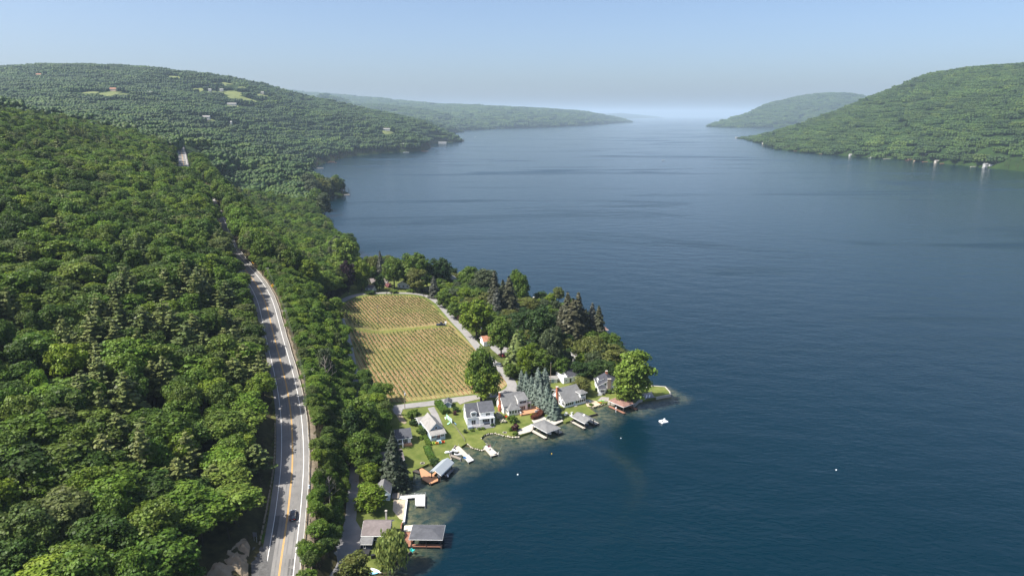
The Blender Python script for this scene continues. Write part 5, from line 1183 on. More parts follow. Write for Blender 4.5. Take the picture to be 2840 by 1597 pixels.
# dormered house with stone chimney
h = House('house', 'white house with dark roof and a broad field stone chimney on its gable', 'house', (1658,1088), (1716,1088), 9.0, yaw=.05)
X0, X1, Y0, Y1 = h.x0, h.x1, h.y0, h.y1
h.wall(X0, X1, Y0, Y1, 0, 3.3, m_wwhite, 'y', 6.0); h.roof(X0, X1, Y0, Y1, 3.35, 6.1, r_dark, 'y', .4); h.chimney(.2, Y0 - .35, 1.5, .8, -.5, 6.6, m_stone); h.chimney(.4, Y1 - 1.0, .9, .9, 5, 7.3, m_brick)
h.wall(X0 + .3, X0 + 3.0, Y0 + 2.5, Y0 + 5.0, 3.0, 5.2, m_wwhite, name='dormer', base=False); h.slope([(X0 + .1, Y0 + 2.2, 5.0), (X0 + 3.2, Y0 + 2.2, 6.0), (X0 + 3.2, Y0 + 5.2, 6.0), (X0 + .1, Y0 + 5.2, 5.0)], r_dark)
h.wall(X0 + .1, X0 + 3.0, Y0 - 1.8, Y0, 0, 2.5, m_wwhite, name='bay'); h.slope([(X0 - .2, Y0 - 2.1, 2.5), (X0 + 3.3, Y0 - 2.1, 2.5), (X0 + 3.3, Y0 + .01, 3.3), (X0 - .2, Y0 + .01, 3.3)], r_dark)
h.win('f', X0 + 1.8, 1.4, 1.7, 1.3, 3, Y0 - 1.8); h.win('f', 2.0, 4.0, .7, .9); h.win('f', -1.5, 4.0, .7, .9); h.win('f', 2.3, 1.5, 1.3, 1.5, 2); h.win('f', 4.0, 1.4, .6, 1.3)
h.box('patio', X0 - .8, X0 + 1.2, Y0 - 3.6, Y0 - 1.9, -.5, .12, m_gdeck)
# white garage with dark roof and roof terrace
h = House('garage', 'white garage with dark roof and a railed terrace, behind the screened porch house', 'garage', (1556,1062), (1612,1058), 7.0, yaw=.5, width=8.6)
X0, X1, Y0, Y1 = h.x0, h.x1, h.y0, h.y1
h.wall(X0, X1, Y0, Y1, 0, 3.0, m_wwhite); h.wall(X0 + 2.4, X1, Y0, Y1, 3.0, 3.1, m_wwhite, 'x', 4.9, base=False); h.roof(X0 + 2.4, X1, Y0, Y1, 3.1, 5.0, r_dark, 'x', .4)
for k in range(6): h.box('baluster', X0 + .02 + .45 * k, X0 + .1 + .45 * k, Y0, Y0 + .06, 3.0, 3.9, m_trim)
h.box('rail', X0, X0 + 2.4, Y0, Y0 + .08, 3.85, 3.95, m_trim); h.box('rail', X0, X0 + .08, Y0, Y1, 3.4, 3.9, m_trim); h.win('f', X0 + 1.4, 1.3, .6, .8); h.box('door', X0 + 3.4, X0 + 4.4, Y0 - .05, Y0, 0, 2.0, m_glass)
h = House('house', 'white house with light grey roof under the spreading yellow green tree', 'house', (1586,1020), (1650,1008), 6.5, yaw=.18, width=11)
X0, X1, Y0, Y1 = h.x0, h.x1, h.y0, h.y1
h.wall(X0, X1, Y0, Y1, 0, 4.6, m_wwhite, 'x', 6.8); h.roof(X0, X1, Y0, Y1, 4.65, 6.9, r_lgray, 'x', .5); h.win('l', 0, 3.9, .8, 1.2); h.win('l', 0, 1.4, .8, 1.2); h.win('f', X0 + 1.2, 3.6, .7, 1.0); h.win('f', X0 + 1.2, 1.2, .7, 1.0); h.wall(X0 - 1.6, X0, -1, 2, 0, 2.6, m_wwhite, name='wing')
h = House('garage', 'white garage with rusty brown roof beside the lane under the trees', 'garage', (1352,961), (1378,957), 6.5, yaw=.35, width=9.5)
X0, X1, Y0, Y1 = h.x0, h.x1, h.y0, h.y1
h.wall(X0, X1, Y0, Y1, 0, 3.0, m_wwhite, 'x', 4.9); h.roof(X0, X1, Y0, Y1, 3.05, 5.0, r_rust, 'x', .4)
for k in range(2): h.box('garage_door', X0 + .8 + 3.0 * k, X0 + 3.3 + 3.0 * k, Y0 - .05, Y0, 0, 2.3, m_wpl)
for args in (('house', 'low brown grey roofed house among trees above the vineyard bend', 'house', (1018,795), (1070,793), 8, .0, 15, r_brown, m_tan, 3.0, 4.9, 'x'),
             ('garage', 'small outbuilding with brown roof in front of the low brown house', 'garage', (1014,808), (1034,806), 5, -.3, 6, r_brown, m_wwhite, 2.4, 3.8, 'x'),
             ('house', 'grey roofed white cottage half hidden by the big round trees', 'house', (1104,800), (1134,798), 8, -.2, 9, r_gray, m_wwhite, 2.8, 5.2, 'y'),
             ('house', 'pale three storey house behind the dark tree at the water', 'house', (1240,800), (1268,796), 9, .3, 8, r_lgray, m_cream, 6.2, 8.8, 'y'),
             ('house', 'house with tan roof showing between the tall brown spruces', 'house', (1456,872), (1490,868), 8, .1, 10, r_tan, m_tan, 3.2, 5.6, 'x'),
             ('house', 'tan and white house under the dark broadleaf trees', 'house', (1468,972), (1502,968), 7, .3, 9, r_tan, m_tan, 3.0, 4.9, 'x'),
             ('shed', 'small pale blue garden shed beside the hedge', 'shed', (1237,1131), (1248,1129), 3.6, .05, 2.7, r_char, m_lsid, 2.1, 3.0, 'y'),
             ('shed', 'small flat white shed behind the blue spruces', 'shed', (1524,1062), (1543,1061), 3.0, .1, 4.0, r_lgray, m_wwhite, 2.2, 2.5, 'x')):
    nm, lab, cat, pL, pR, dp, yw, wd, rf, wm, he, hr, ax = args; h = House(nm, lab, cat, pL, pR, dp, yaw=yw, width=wd)
    h.wall(h.x0, h.x1, h.y0, h.y1, 0, he, wm, ax, hr - .1); h.roof(h.x0, h.x1, h.y0, h.y1, he + .05, hr, rf, ax, .4)
    if nm != 'shed':
        n_ = max(2, int(wd / 3))
        for i in range(n_):
            for zz in ([1.5] if he < 5 else [1.4, 4.2]): h.win('f', h.x0 + wd * (i + .5) / n_, zz, 1.0, 1.2, 2)
        h.win('l', 0, 1.5, .9, 1.1)
    else: h.box('door', -.6, .6, h.y0 - .04, h.y0, 0, 1.85, m_bsid)
# ------------------------------------------------------------------ shore works: walls of stone, docks, boathouses
rock_ms = []
for s in range(6):
    r_ = np.random.RandomState(s + 90); v, t = ICO1; v = v * r_.uniform(.7, 1.15, (len(v), 1)) * [1, .75, .55]; rock_ms.append(np_mesh('stone', v, None, mat('shore_stone', (.42, .38, .31), .95, .25, 1.2, .5, 6, .1), t))
def stone_wall(px, label, size=.62, gap=.85, z=.45):
    L = smooth_line(np.array([[*P(u, v)[:2], 0] for u, v in px]), gap); t = thing('stone_edge', (L[0][0], L[0][1], 0), 0, label, 'stone edge')
    for i, p in enumerate(L):
        for r in range(1): inst('stone', rock_ms[(i * 7) % 6], t, (p[0] - L[0][0] + random.uniform(-.15, .15), p[1] - L[0][1] + random.uniform(-.15, .15), z + random.uniform(-.08, .12)), random.uniform(0, 6), size * random.uniform(.7, 1.25))
stone_wall([(1296,1232),(1312,1245),(1337,1251),(1348,1242)], 'pale boulder edge along the rounded lawn tip')
stone_wall([(1350,1236),(1340,1226),(1333,1219)], 'short row of boulders on the inlet side of the lawn tip', .55)
stone_wall([(1343,1210),(1355,1205),(1374,1204),(1403,1212),(1432,1215),(1440,1213)], 'white stone edge curving round the small sandy inlet', .6)
stone_wall([(1106,1362),(1104,1374),(1110,1384),(1112,1366),(1120,1352)], 'tan rocks by the grey cottage at the waterline', .7)
stone_wall([(1636,1134),(1650,1131),(1664,1128),(1676,1122)], 'low stones at the small beach beside the brown boathouse', .45)
stone_wall([(1569,1174),(1576,1171),(1584,1171)], 'cluster of stones between patio and lawn', .5)
def wall_px(px, label, m, top=1.0, th=.5, name='seawall', cat='seawall'):
    L = np.array([P(u, v)[:2] for u, v in px]); t = thing(name, (L[0][0], L[0][1], 0), 0, label, cat)
    for a, b in zip(L[:-1], L[1:]):
        d = b - a; ln = np.linalg.norm(d); MB().box(-.1, ln + .1, -th / 2, th / 2, -1.5, top).obj('panel', m, t, loc=(a[0] - L[0][0], a[1] - L[0][1], 0), rot=(0, 0, math.atan2(d[1], d[0])))
    return t
wall_px([(1117,1454),(1121,1453),(1129,1391),(1112,1389),(1103,1389)], 'white capped seawall round the sandy beach corner', m_wpl, 1.02, .42)
wall_px([(1117,1454),(1113,1462),(1112,1490)], 'brown timber edge under the pale float dock', m_rdeck, 1.0, .3)
wall_px([(1586,1170),(1626,1159),(1656,1152),(1633,1134)], 'dark timber seawall around the square lawn corner', m_darkw, .98, .3)
wall_px([(1686,1121),(1738,1127),(1759,1128),(1771,1116),(1790,1111)], 'curved concrete seawall beneath the big willow', m_conc, 1.1, .5)
wall_px([(1819,1107),(1860,1099)], 'stained concrete wall along the near side of the grassy point', m_conc, 1.15, .6)
wall_px([(1860,1099),(1856,1090),(1844,1077),(1800,1074)], 'pale concrete cap around the tip of the grassy point', m_conc, 1.05, .5)
wall_px([(1217,1292),(1236,1285),(1252,1279)], 'angled tan timber seawall beside the round bush', m_conc, 1.0, .45)
wall_px([(1263,1240),(1256,1250),(1247,1266),(1252,1279)], 'timber crib wall behind the jet ski lifts', m_wood, .95, .35)
wall_px([(1139,1536),(1114,1560),(1098,1567)], 'dark timber wall below the willow', m_darkw, 1.0, .35)
def sand(px, label_name, m, off=.14): return drape(label_name, [tuple(P(u, v)[:2]) for u, v in px], off, m, 2.0, minz=.85)
m_sand = mat('beach_sand', (.46, .38, .28), .97, .2, 1.5, .3, 8, .1)
sand([(1092,1393),(1127,1393),(1119,1450),(1108,1446),(1090,1425)], 'beach', m_sand)
sand([(1628,1132),(1650,1133),(1666,1127),(1655,1118),(1632,1113),(1622,1120)], 'beach', m_sand)
sand([(1437,1212),(1472,1201),(1482,1190),(1505,1196),(1530,1206),(1500,1198),(1474,1186),(1450,1196)], 'patio', m_conc, .2) if False else None
patio = drape('patio', [tuple(P(u, v)[:2]) for u, v in [(1437,1212),(1473,1202),(1484,1188),(1478,1180),(1456,1190),(1436,1200)]], .16, m_conc, 2.0, minz=.85)
patio = drape('patio', [tuple(P(u, v)[:2]) for u, v in [(1474,1172),(1504,1160),(1511,1163),(1536,1175),(1559,1168),(1562,1173),(1535,1185),(1530,1183),(1509,1171),(1496,1176),(1480,1179)]], .16, m_conc, 2.0, minz=.85)
patio = drape('patio', [tuple(P(u, v)[:2]) for u, v in [(1656,1117),(1668,1106),(1690,1108),(1686,1118)]], .16, m_gravel, 2.0, minz=.85)
def frame_px(pA, pB, z=0):
    A, B = P(*pA, z), P(*pB, z); d = (B - A)[:2]; return A, math.atan2(d[1], d[0]), float(np.linalg.norm(d))
def deck(t, x0, x1, y0, y1, z, m, name='deck', pilings=True, n=None):
    """planked deck: boards as separate geometry when they run wide enough to see"""
    b = MB(); long_x = (x1 - x0) >= (y1 - y0); k = n or max(2, int(((x1 - x0) if long_x else (y1 - y0)) / .9))
    for i in range(k):
        if long_x: a, c = x0 + (x1 - x0) * i / k, x0 + (x1 - x0) * (i + 1) / k - .04; MB().box(a, c, y0, y1, z - .14, z + random.uniform(-.008, .008)).obj('plank', m, t)
        else: a, c = y0 + (y1 - y0) * i / k, y0 + (y1 - y0) * (i + 1) / k - .04; MB().box(x0, x1, a, c, z - .14, z + random.uniform(-.008, .008)).obj('plank', m, t)
    MB().box(x0 + .05, x1 - .05, y0 + .05, y1 - .05, z - .34, z - .16).obj('beam', m_darkw, t)
    if pilings:
        pm = MB().cyl((0, 0, -2), (0, 0, z + .35), .13, k=7).mesh('piling', m_darkw)
        for x in (x0 + .1, x1 - .1):
            for y in (y0 + .1, y1 - .1): inst('piling', pm, t, (x, y, 0))
def boat(name, label, loc, rz, L, W, hull, deckm, group=None, windshield=True, tower=False, parent_z=None, cover=None):
    t = thing(name, loc, rz, label, 'boat', group); sec = [(-.5, .82, .0), (-.3, 1, -.02), (0, 1, 0), (.22, .86, .06), (.4, .48, .16), (.5, .05, .26)]; b = MB(); n = 5; V = []
    for (s, wd, sh) in sec:
        x = s * L; w_ = W / 2 * wd; V.append([(x, -w_, .75 + sh), (x, -w_ * .85, .25 + sh * .5), (x, 0, .0 + sh * .8), (x, w_ * .85, .25 + sh * .5), (x, w_, .75 + sh)])
    for i in range(len(V) - 1):
        for j in range(4): b.quad(V[i][j], V[i + 1][j], V[i + 1][j + 1], V[i][j + 1])
    b.poly(V[0][::-1]); b.obj('hull', hull, t, True)
    d = MB()
    for i in range(len(V) - 1): d.quad(V[i][0], V[i][4], V[i + 1][4], V[i + 1][0]) if i >= 2 or cover else None
    d.quad(*[(V[i][j][0], V[i][j][1] * .96, V[i][j][2] - .35) for i, j in ((0, 0), (0, 4), (2, 4), (2, 0))]); d.obj('deck', cover or deckm, t)
    if windshield: MB().slab([(L * .02, -W * .38, 1.15), (L * .02, W * .38, 1.15), (L * .12, W * .33, .85), (L * .12, -W * .33, .85)], .04).obj('windshield', m_glass, t)
    MB().box(-L * .32, -L * .2, -W * .32, W * .32, .4, .85).obj('seat', m_wpl, t); MB().box(-L * .53, -L * .49, -.2, .2, .1, 1.05).obj('engine', m_black, t)
    if tower: MB().cyl((-.4, -W * .45, .7), (-.2, 0, 2.1), .05, k=5).cyl((-.4, W * .45, .7), (-.2, 0, 2.1), .05, k=5).obj('tower', m_black, t)
    return t
def jetski(loc, rz, label, hull, seat=None):
    t = thing('jet_ski', loc, rz, label, 'jet ski'); b = MB(); V = []
    for s, w_, h0, h1 in ((-1.4, .42, .05, .45), (-.6, .5, 0, .5), (.3, .5, 0, .6), (1.0, .3, .1, .62), (1.5, .04, .35, .55)): V.append([(s, -w_, h1), (s, -w_ * .6, h0), (s, w_ * .6, h0), (s, w_, h1)])
    for i in range(4):
        for j in range(3): b.quad(V[i][j], V[i + 1][j], V[i + 1][j + 1], V[i][j + 1])
        b.quad(V[i][3], V[i + 1][3], V[i + 1][0], V[i][0])
    b.poly(V[0][::-1]); b.obj('hull', hull, t, True); MB().box(-1.1, .1, -.2, .2, .5, .85).obj('seat', seat or m_black, t); MB().box(.15, .4, -.35, .35, .85, .98).obj('handlebar', m_black, t); MB().slab([(.4, -.22, .95), (.4, .22, .95), (1.1, .2, .62), (1.1, -.2, .62)], .12).obj('cowl', hull, t)
def boathouse(label, pA, pB, depth, he, hr, roofm, deckm, kind='hip', z=.75, oh=.5, boatc=None, left=1.1, right=1.4, extL=0, extR=0, swap=False, postm=None):
    A, rz, w_ = frame_px(pA, pB); c = A[:2] + np.array([math.cos(rz) * w_ / 2 - math.sin(rz) * depth / 2, math.sin(rz) * w_ / 2 + math.cos(rz) * depth / 2])
    h = House.__new__(House); h.t = thing('boathouse', (c[0], c[1], 0), rz, label, 'boathouse'); h.x0, h.x1, h.y0, h.y1 = -w_/2, w_/2, -depth/2, depth/2; h.w = w_; h.d = depth
    if kind == 'hip': h.hip(h.x0, h.x1, h.y0, h.y1, he, hr, roofm, oh)
    else: h.roof(h.x0, h.x1, h.y0, h.y1, he, hr, roofm, kind, oh)
    pm = MB().box(-.13, .13, -.13, .13, -2, he - .15).mesh('post', postm or m_darkw); nx = 3 if w_ >= depth else 2; ny = 2 if w_ >= depth else 3
    for i in range(nx):
        for j in range(ny): inst('post', pm, h.t, (h.x0 + .15 + (w_ - .3) * i / (nx - 1), h.y0 + .15 + (depth - .3) * j / (ny - 1), 0))
    return h, rz, c
# big grey boathouse at the bottom
h, rz, c = boathouse('grey hip roofed boathouse with dark red deck, nearest the camera', (1140,1521), (1224,1522), 6.6, 3.5, 4.6, r_char, m_rdeck, oh=.5)
deck(h.t, h.x0, h.x1 + .2, h.y0, h.y0 + 1.2, .8, m_rdeck); deck(h.t, h.x0 - 3.4, h.x0 - .02, h.y0, h.y1 + .6, .82, m_rdeck); deck(h.t, h.x0, h.x1, h.y1 - .9, h.y1, .8, m_rdeck); MB().box(h.x0 + .2, h.x1, h.y1 - .1, h.y1 - .02, .8, 3.2).obj('back_wall', m_navy, h.t)
boat('motor_boat', 'white and navy motor boat hanging in the grey hip roofed boathouse', (c[0] + .6, c[1] + .2, .9), rz, 7.6, 2.4, m_wpl, m_wpl, tower=True)
# boathouse with the orange deck
h, rz, c = boathouse('boathouse with pale metal roof beside the orange deck', (1196,1330), (1222,1336), 8.6, 3.3, 4.4, mat('pale_metal_roof', (.30, .33, .35), .45, .06, 2, 0, spec=.5), m_deck, kind='y', oh=.6)
deck(h.t, h.x0 - .9, h.x0 - .02, h.y0, h.y1, .8, m_deck, n=8); deck(h.t, h.x1 + .02, h.x1 + .9, h.y0 + 3, h.y1, .8, m_gdeck)
boat('motor_boat', 'blue and white boat parked under the pale metal boathouse roof', (c[0], c[1] - .3, .6), rz - 1.45, 6.6, 2.3, m_wpl, m_wpl)
t = thing('deck', tuple(P(1190,1320)), 0, 'orange cedar deck with pointed end beside the pale metal boathouse', 'deck')
o_ = P(1190, 1320)[:2]; z_ = .85
poly = [tuple(np.append(P(u, v)[:2] - o_, z_)) for u, v in [(1163,1306),(1171,1303),(1214,1330),(1216,1338),(1194,1347),(1170,1333)]]
b = MB(); b.poly(poly[::-1]); b.v = b.v + [(x, y, z - .2) for x, y, z in b.v]; n_ = len(poly); b.f += [(i, (i + 1) % n_, n_ + (i + 1) % n_, n_ + i) for i in range(n_)]; b.obj('planking', m_deck, t)
for i in range(len(poly)): MB().cyl((poly[i][0], poly[i][1], -2), (poly[i][0], poly[i][1], 1.25), .14, k=7).obj('piling', m_darkw, t)
b = MB(); b.slab([tuple(np.append(P(u, v)[:2] - o_, .83)) for u, v in [(1142,1311),(1164,1318),(1168,1312),(1150,1306)]], .15).obj('gangway', m_darkw, t)
jetski((*P(1238,1322)[:2], .35), -.9, 'white jet ski tied beside the pale metal boathouse', m_wpl)
# patio boathouse
h, rz, c = boathouse('grey hip roofed boathouse with stone finger piers and a boat inside', (1478,1206), (1512,1218), 9.0, 3.2, 4.2, r_gray, m_pdeck, oh=.55)
h.t.rotation_euler[2] = R(-52) + math.pi / 2 - .0
rzb = h.t.rotation_euler[2]
deck(h.t, h.x0 - 1.3, h.x0 + .1, h.y0, h.y1, .8, m_pdeck, n=9); deck(h.t, h.x1 - .1, h.x1 + 2.2, h.y0, h.y1 - 3, .8, m_pdeck)
boat('motor_boat', 'white boat with dark cover under the patio boathouse roof', (c[0], c[1], .5), rzb - 1.57, 7.0, 2.4, m_wpl, m_black, cover=m_black)
# fourth boathouse with gable
h, rz, c = boathouse('small grey gabled boathouse with cupola beside the square lawn corner', (1590,1180), (1618,1190), 7.2, 3.1, 4.2, r_gray, m_pdeck, kind='y', oh=.5)
h.t.rotation_euler[2] = R(36); rzb = R(36); h.box('cupola', -.35, .35, -.6, .1, 4.0, 4.6, m_trim)
deck(h.t, h.x0 - 1.0, h.x0 + .1, h.y0 - .6, h.y1, .8, m_pdeck, n=8); deck(h.t, h.x1 + .1, h.x1 + 2.6, h.y0 - .4, h.y1 - 2, .8, m_pdeck)
boat('motor_boat', 'dark hulled boat under the small gabled boathouse', (c[0], c[1], .5), rzb - 1.57, 6.2, 2.2, mat('navy_hull', (.03, .05, .12), .3, .05, 2, spec=.6), m_wpl)
# brown boathouse
h, rz, c = boathouse('reddish brown hip roofed boathouse with brown floats', (1692,1135), (1724,1146), 8.2, 3.2, 4.6, r_rbrn, m_rdeck, oh=.6)
h.t.rotation_euler[2] = R(38); deck(h.t, h.x0 - 1.0, h.x0 + .1, h.y0 - 1.2, h.y1, .75, m_rdeck, n=8); deck(h.t, h.x1 - .1, h.x1 + 1.3, h.y0 - 1.6, h.y1 - 1, .75, m_rdeck, n=8)
t = thing('water_toy', (*P(1708,1143)[:2], 0), 0, 'white round light on a post at the brown boathouse', 'lamp'); MB().cyl((0, 0, -1), (0, 0, 1.9), .09, k=6).obj('post', m_wpl, t); v_, f_ = ICO2; o = bpy.data.objects.new('globe', np_mesh('globe', v_ * .32 + [0, 0, 2.1], None, m_wpl, f_)); link(o, t); t.name = 'dock_lamp'
# boathouse on the far side of the point
h, rz, c = boathouse('little pink roofed boathouse at the far edge behind the spruces', (1670,931), (1685,930), 7, 3.4, 4.7, r_rbrn, m_wpl, kind='hip', postm=m_trim); deck(h.t, h.x0, h.x1, h.y0, h.y1, .8, m_wpl)
# docks
m_pale = mat('pale_weathered_decking', (.52, .51, .48), .85, .18, 1.6, .2, 10, .15)
def dock(label, pts, z, m, name='dock', posts=True):
    o_ = P(*pts[0])[:2]; t = thing(name, (o_[0], o_[1], 0), 0, label, 'dock'); p = [tuple(np.append(P(u, v)[:2] - o_, z)) for u, v in pts]
    a, b_, c_, d = [Vector(q) for q in p]; ln = max((b_ - a).length, .1); k = max(2, int(ln / .9))
    for i in range(k):
        s0, s1 = i / k, (i + .96) / k; MB().slab([tuple(a.lerp(b_, s0)), tuple(a.lerp(b_, s1)), tuple(d.lerp(c_, s1)), tuple(d.lerp(c_, s0))], .22).obj('plank', m, t)
    if posts:
        for q in p: MB().cyl((q[0], q[1], -2), (q[0], q[1], z + .5), .09, k=6).obj('piling', m_grey, t)
    return t
t = dock('white walkway dock with thin rail out from the sandy beach', [(1104,1391),(1152,1386),(1151,1378),(1108,1382)], 1.0, m_pale); dock('square white swim platform at the end of the rail dock', [(1152,1409),(1179,1409),(1180,1377),(1151,1377)], .95, m_pale)
p0, p1 = P(1108, 1380, 1.0), P(1181, 1372, 1.0); rl = thing('railing', tuple(p0), 0, 'thin grey railing along the white walkway dock', 'railing')
for i in range(8): q = (p1 - p0) * i / 7; MB().cyl((q[0], q[1], 0), (q[0], q[1], 1.0), .035, k=5).obj('post', m_grey, rl)
q = p1 - p0; MB().cyl((0, 0, 1.0), (q[0], q[1], 1.0), .03, k=5).cyl((0, 0, .5), (q[0], q[1], .5), .02, k=5).obj('rail', m_grey, rl)
dock('cream float dock with notched end beside the brown timber edge', [(1120,1475),(1157,1474),(1157,1458),(1122,1460)], .45, mat('cream_float', (.68, .62, .50), .6, .05, 2), posts=False)
dock('weathered dock planks beside the jet ski lifts', [(1262,1246),(1290,1274),(1300,1267),(1272,1240)], .8, m_pdeck); dock('pale grey end section of the jet ski dock', [(1288,1275),(1299,1287),(1314,1280),(1301,1266)], .8, m_pale)
dock('narrow tan plank over the lift slip', [(1248,1268),(1277,1279),(1279,1274),(1252,1264)], .75, m_wood)
dock('pale dock with white post caps and a red flag', [(1341,1246),(1362,1270),(1383,1264),(1358,1241)], .8, m_pdeck)
jetski((*P(1244,1262)[:2], .95), .25, 'long white jet ski on the lift nearest the lawn', m_wpl, m_wpl); jetski((*P(1262,1258)[:2], 1.0), -.6, 'white jet ski lying across the weathered dock', m_wpl, m_wpl); jetski((*P(1270,1268)[:2], .95), -.3, 'white jet ski with black seat over the slip', m_wpl)
jetski((*P(1352,1250)[:2], 1.0), -.9, 'white jet ski beside the red flag', m_wpl, m_wpl); jetski((*P(1368,1262)[:2], 1.0), -.9, 'white covered jet ski at the outer end of the flag dock', m_wpl, m_wpl)
fl = thing('flag', (*P(1361,1252)[:2], .8), 0, 'small red flag with white on a short pole at the dock', 'flag'); MB().cyl((0, 0, 0), (0, 0, 2.2), .04, k=5).obj('pole', m_wpl, fl); MB().slab([(0, 0, 2.2), (-.9, -.35, 1.7), (-1.0, -.3, 1.0), (0, 0, 1.4)], .03).obj('cloth', mat('red_cloth', (.55, .02, .02), .8, .08, 2), fl); MB().slab([(-.1, -.05, 1.75), (-.7, -.28, 1.5), (-.75, -.28, 1.35), (-.1, -.05, 1.6)], .05).obj('stripe', m_wpl, fl)
for u, v, l in ((1364, 1252, 'leaning green fishing rod at the flag dock'), (1382, 1263, 'tall pale fishing rod at the outer corner of the flag dock')):
    t = thing('fishing_rod', (*P(u, v)[:2], .8), 0, l, 'fishing rod'); MB().cyl((0, 0, 0), (1.6, .6, 3.6), .035, .012, 5).obj('rod', mat('rod_green', (.2, .35, .3), .5, .05, 2), t); MB().cyl((0, 0, -.2), (0, 0, .7), .1, k=6).obj('holder', m_wpl, t)
# swim raft, buoys
g = P(1840, 1170); t = thing('swim_raft', (g[0], g[1], 0), R(24), 'square white swim raft with three dark bumps floating alone off the point', 'raft'); MB().box(-1.5, 1.5, -1.3, 1.3, .02, .5).obj('platform', m_wpl, t)
for k, (x, y) in enumerate(((-.7, -.2), (.1, .2), (.8, -.3))): MB().cyl((x, y, .5), (x, y, .75), .3, .25, 8).obj('tub', m_black, t)
MB().box(1.0, 1.5, .9, 1.3, .5, .95).obj('locker', m_wpl, t)
def ball(name, u, v, r, m, label, cat):
    t = P(u, v); vv, ff = ICO2; o = bpy.data.objects.new(name, np_mesh(name, vv * r, None, m, ff, smooth=True)); link(o); o.location = (t[0], t[1], r * .4); tag(o, label, cat)
ball('buoy', 1436, 1316, .3, m_wpl, 'small white buoy alone in the calm dark bay', 'buoy'); ball('buoy', 1530, 1258, .22, m_sgy, 'tiny yellow buoy off the patio boathouse', 'buoy'); ball('buoy', 2319, 1303, .25, m_wpl, 'tiny white buoy far out on open water', 'buoy'); ball('buoy', 1722, 1215, .2, m_wpl, 'tiny white float below the brown boathouse', 'buoy')
t = dock('dark grey deck with white loungers under the willow point', [(1772,1113),(1816,1107),(1806,1092),(1775,1098)], 1.0, m_gdeck)
lm = MB().slab([(-.3, -.9, .35), (.3, -.9, .35), (.3, .5, .35), (-.3, .5, .35)], .06).slab([(-.3, .5, .35), (.3, .5, .35), (.3, 1.0, .75), (-.3, 1.0, .75)], .06).mesh('seat', m_wpl)
lg = MB().box(-.28, -.2, -.8, -.7, 0, .3).box(.2, .28, -.8, -.7, 0, .3).box(-.28, -.2, .4, .5, 0, .3).box(.2, .28, .4, .5, 0, .3).mesh('leg_frame', m_wpl)
for k, u in enumerate((1785, 1793, 1801)):
    p = P(u, 1103 - k, 1.0); t = thing('lounger', tuple(p), R(-20), 'white lounger on the dark grey deck, %s' % ('left one', 'middle one', 'right one')[k], 'lounger', 'loungers on the grey deck'); inst('seat', lm, t); inst('leg_frame', lg, t)
# adirondack chairs
am = {}
def adirondack(u, v, m, label, rz=0.0, z=None, s=1.0):
    g = G(u, v) if z is None else P(u, v, z); t = thing('garden_chair', (g[0], g[1], g[2] + .05), rz, label, 'chair')
    k = m.name
    if k not in am:
        am[k] = [MB().slab([(-.35, -.35, .42), (.35, -.35, .42), (.35, .3, .28), (-.35, .3, .28)], .05).mesh('seat', m), MB().slab([(-.34, .22, .25), (.34, .22, .25), (.28, .55, 1.1), (-.28, .55, 1.1)], .06).mesh('backrest', m), MB().box(-.07, .07, -.4, .4, .56, .62).mesh('armrest', m), MB().box(-.04, .04, -.04, .04, 0, .56).mesh('leg', m)]
    a = am[k]; inst('seat', a[0], t, sc_=s); inst('backrest', a[1], t, sc_=s)
    for sx in (-.42, .42):
        inst('armrest', a[2], t, (sx * s, 0, 0), sc_=s)
        for sy in (-.35, .3): inst('leg', a[3], t, (sx * .95 * s, sy * s, 0), sc_=s)
cc = lambda n, c: mat(n, c, .5, .05, 2, 0, spec=.4)
for u, v, n, c in ((1203,1232,'lime',(.45,.62,.08)),(1212.5,1231,'orange',(.85,.28,.02)),(1220.5,1229.5,'turquoise',(.08,.5,.58)),(1229,1228,'red',(.75,.06,.02))): adirondack(u, v, cc(n + '_paint', c), n + ' garden chair, one of four before the blue grey cottage', 3.2, s=1.15)
for k, (u, v, r_, w_) in enumerate(((1571,1147,2.2,'upper left of the four'),(1568,1153,1.0,'lower left of the four'),(1586,1147,3.9,'upper right of the four'),(1583,1155,5.2,'lower right of the four, nearest the small boathouse'))): adirondack(u, v, cc('white_paint', (.8, .8, .78)), 'white garden chair on the lawn, ' + w_, r_)
adirondack(1289, 1271, cc('blue_paint', (.02, .22, .6)), 'bright blue garden chair on the pale dock end', 2.8, z=.8); adirondack(1117, 1500, cc('teal_paint', (.03, .5, .46)), 'teal garden chair at the back of the dark red deck', 1.5, z=.82); adirondack(1117, 1507, cc('teal_paint', (.03, .5, .46)), 'second teal chair, nearer the boathouse on the dark red deck', 1.5, z=.82)
adirondack(1144, 1529, cc('teal_paint', (.03, .5, .46)), 'teal chair under the corner of the grey boathouse roof', 2.5, z=.82, s=1.2); adirondack(1243, 1278, cc('teal_paint', (.03, .5, .46)), 'small teal chair at the corner of the lift slip', 1.0, z=.9, s=.8)
adirondack(1795, 1075, cc('white_paint', (.8, .8, .78)), 'white chair in the willow shade on the grassy point', 2.0); adirondack(1404, 1157, cc('red_paint', (.75, .06, .02)), 'red garden chair below the brick chimney of the cream house', 1.0, s=.9)
for u, v, l in ((1172, 1284, 'stone fire ring on the mown lawn by the pale metal boathouse'), (1400, 1199, 'stone fire ring beside the burgundy shrub'), (1531, 1161, 'white stone fire ring at the foot of the last blue spruce'), (1577, 1150, 'fire ring between the white chairs')):
    g = G(u, v); t = thing('fire_ring', tuple(g), 0, l, 'fire ring')
    for k in range(9): a = k * .698; inst('stone', rock_ms[k % 6], t, (math.cos(a) * .75, math.sin(a) * .75, .1), a, .26)
    MB().cyl((0, 0, -.05), (0, 0, .12), .6, k=10).obj('ash', m_black, t)
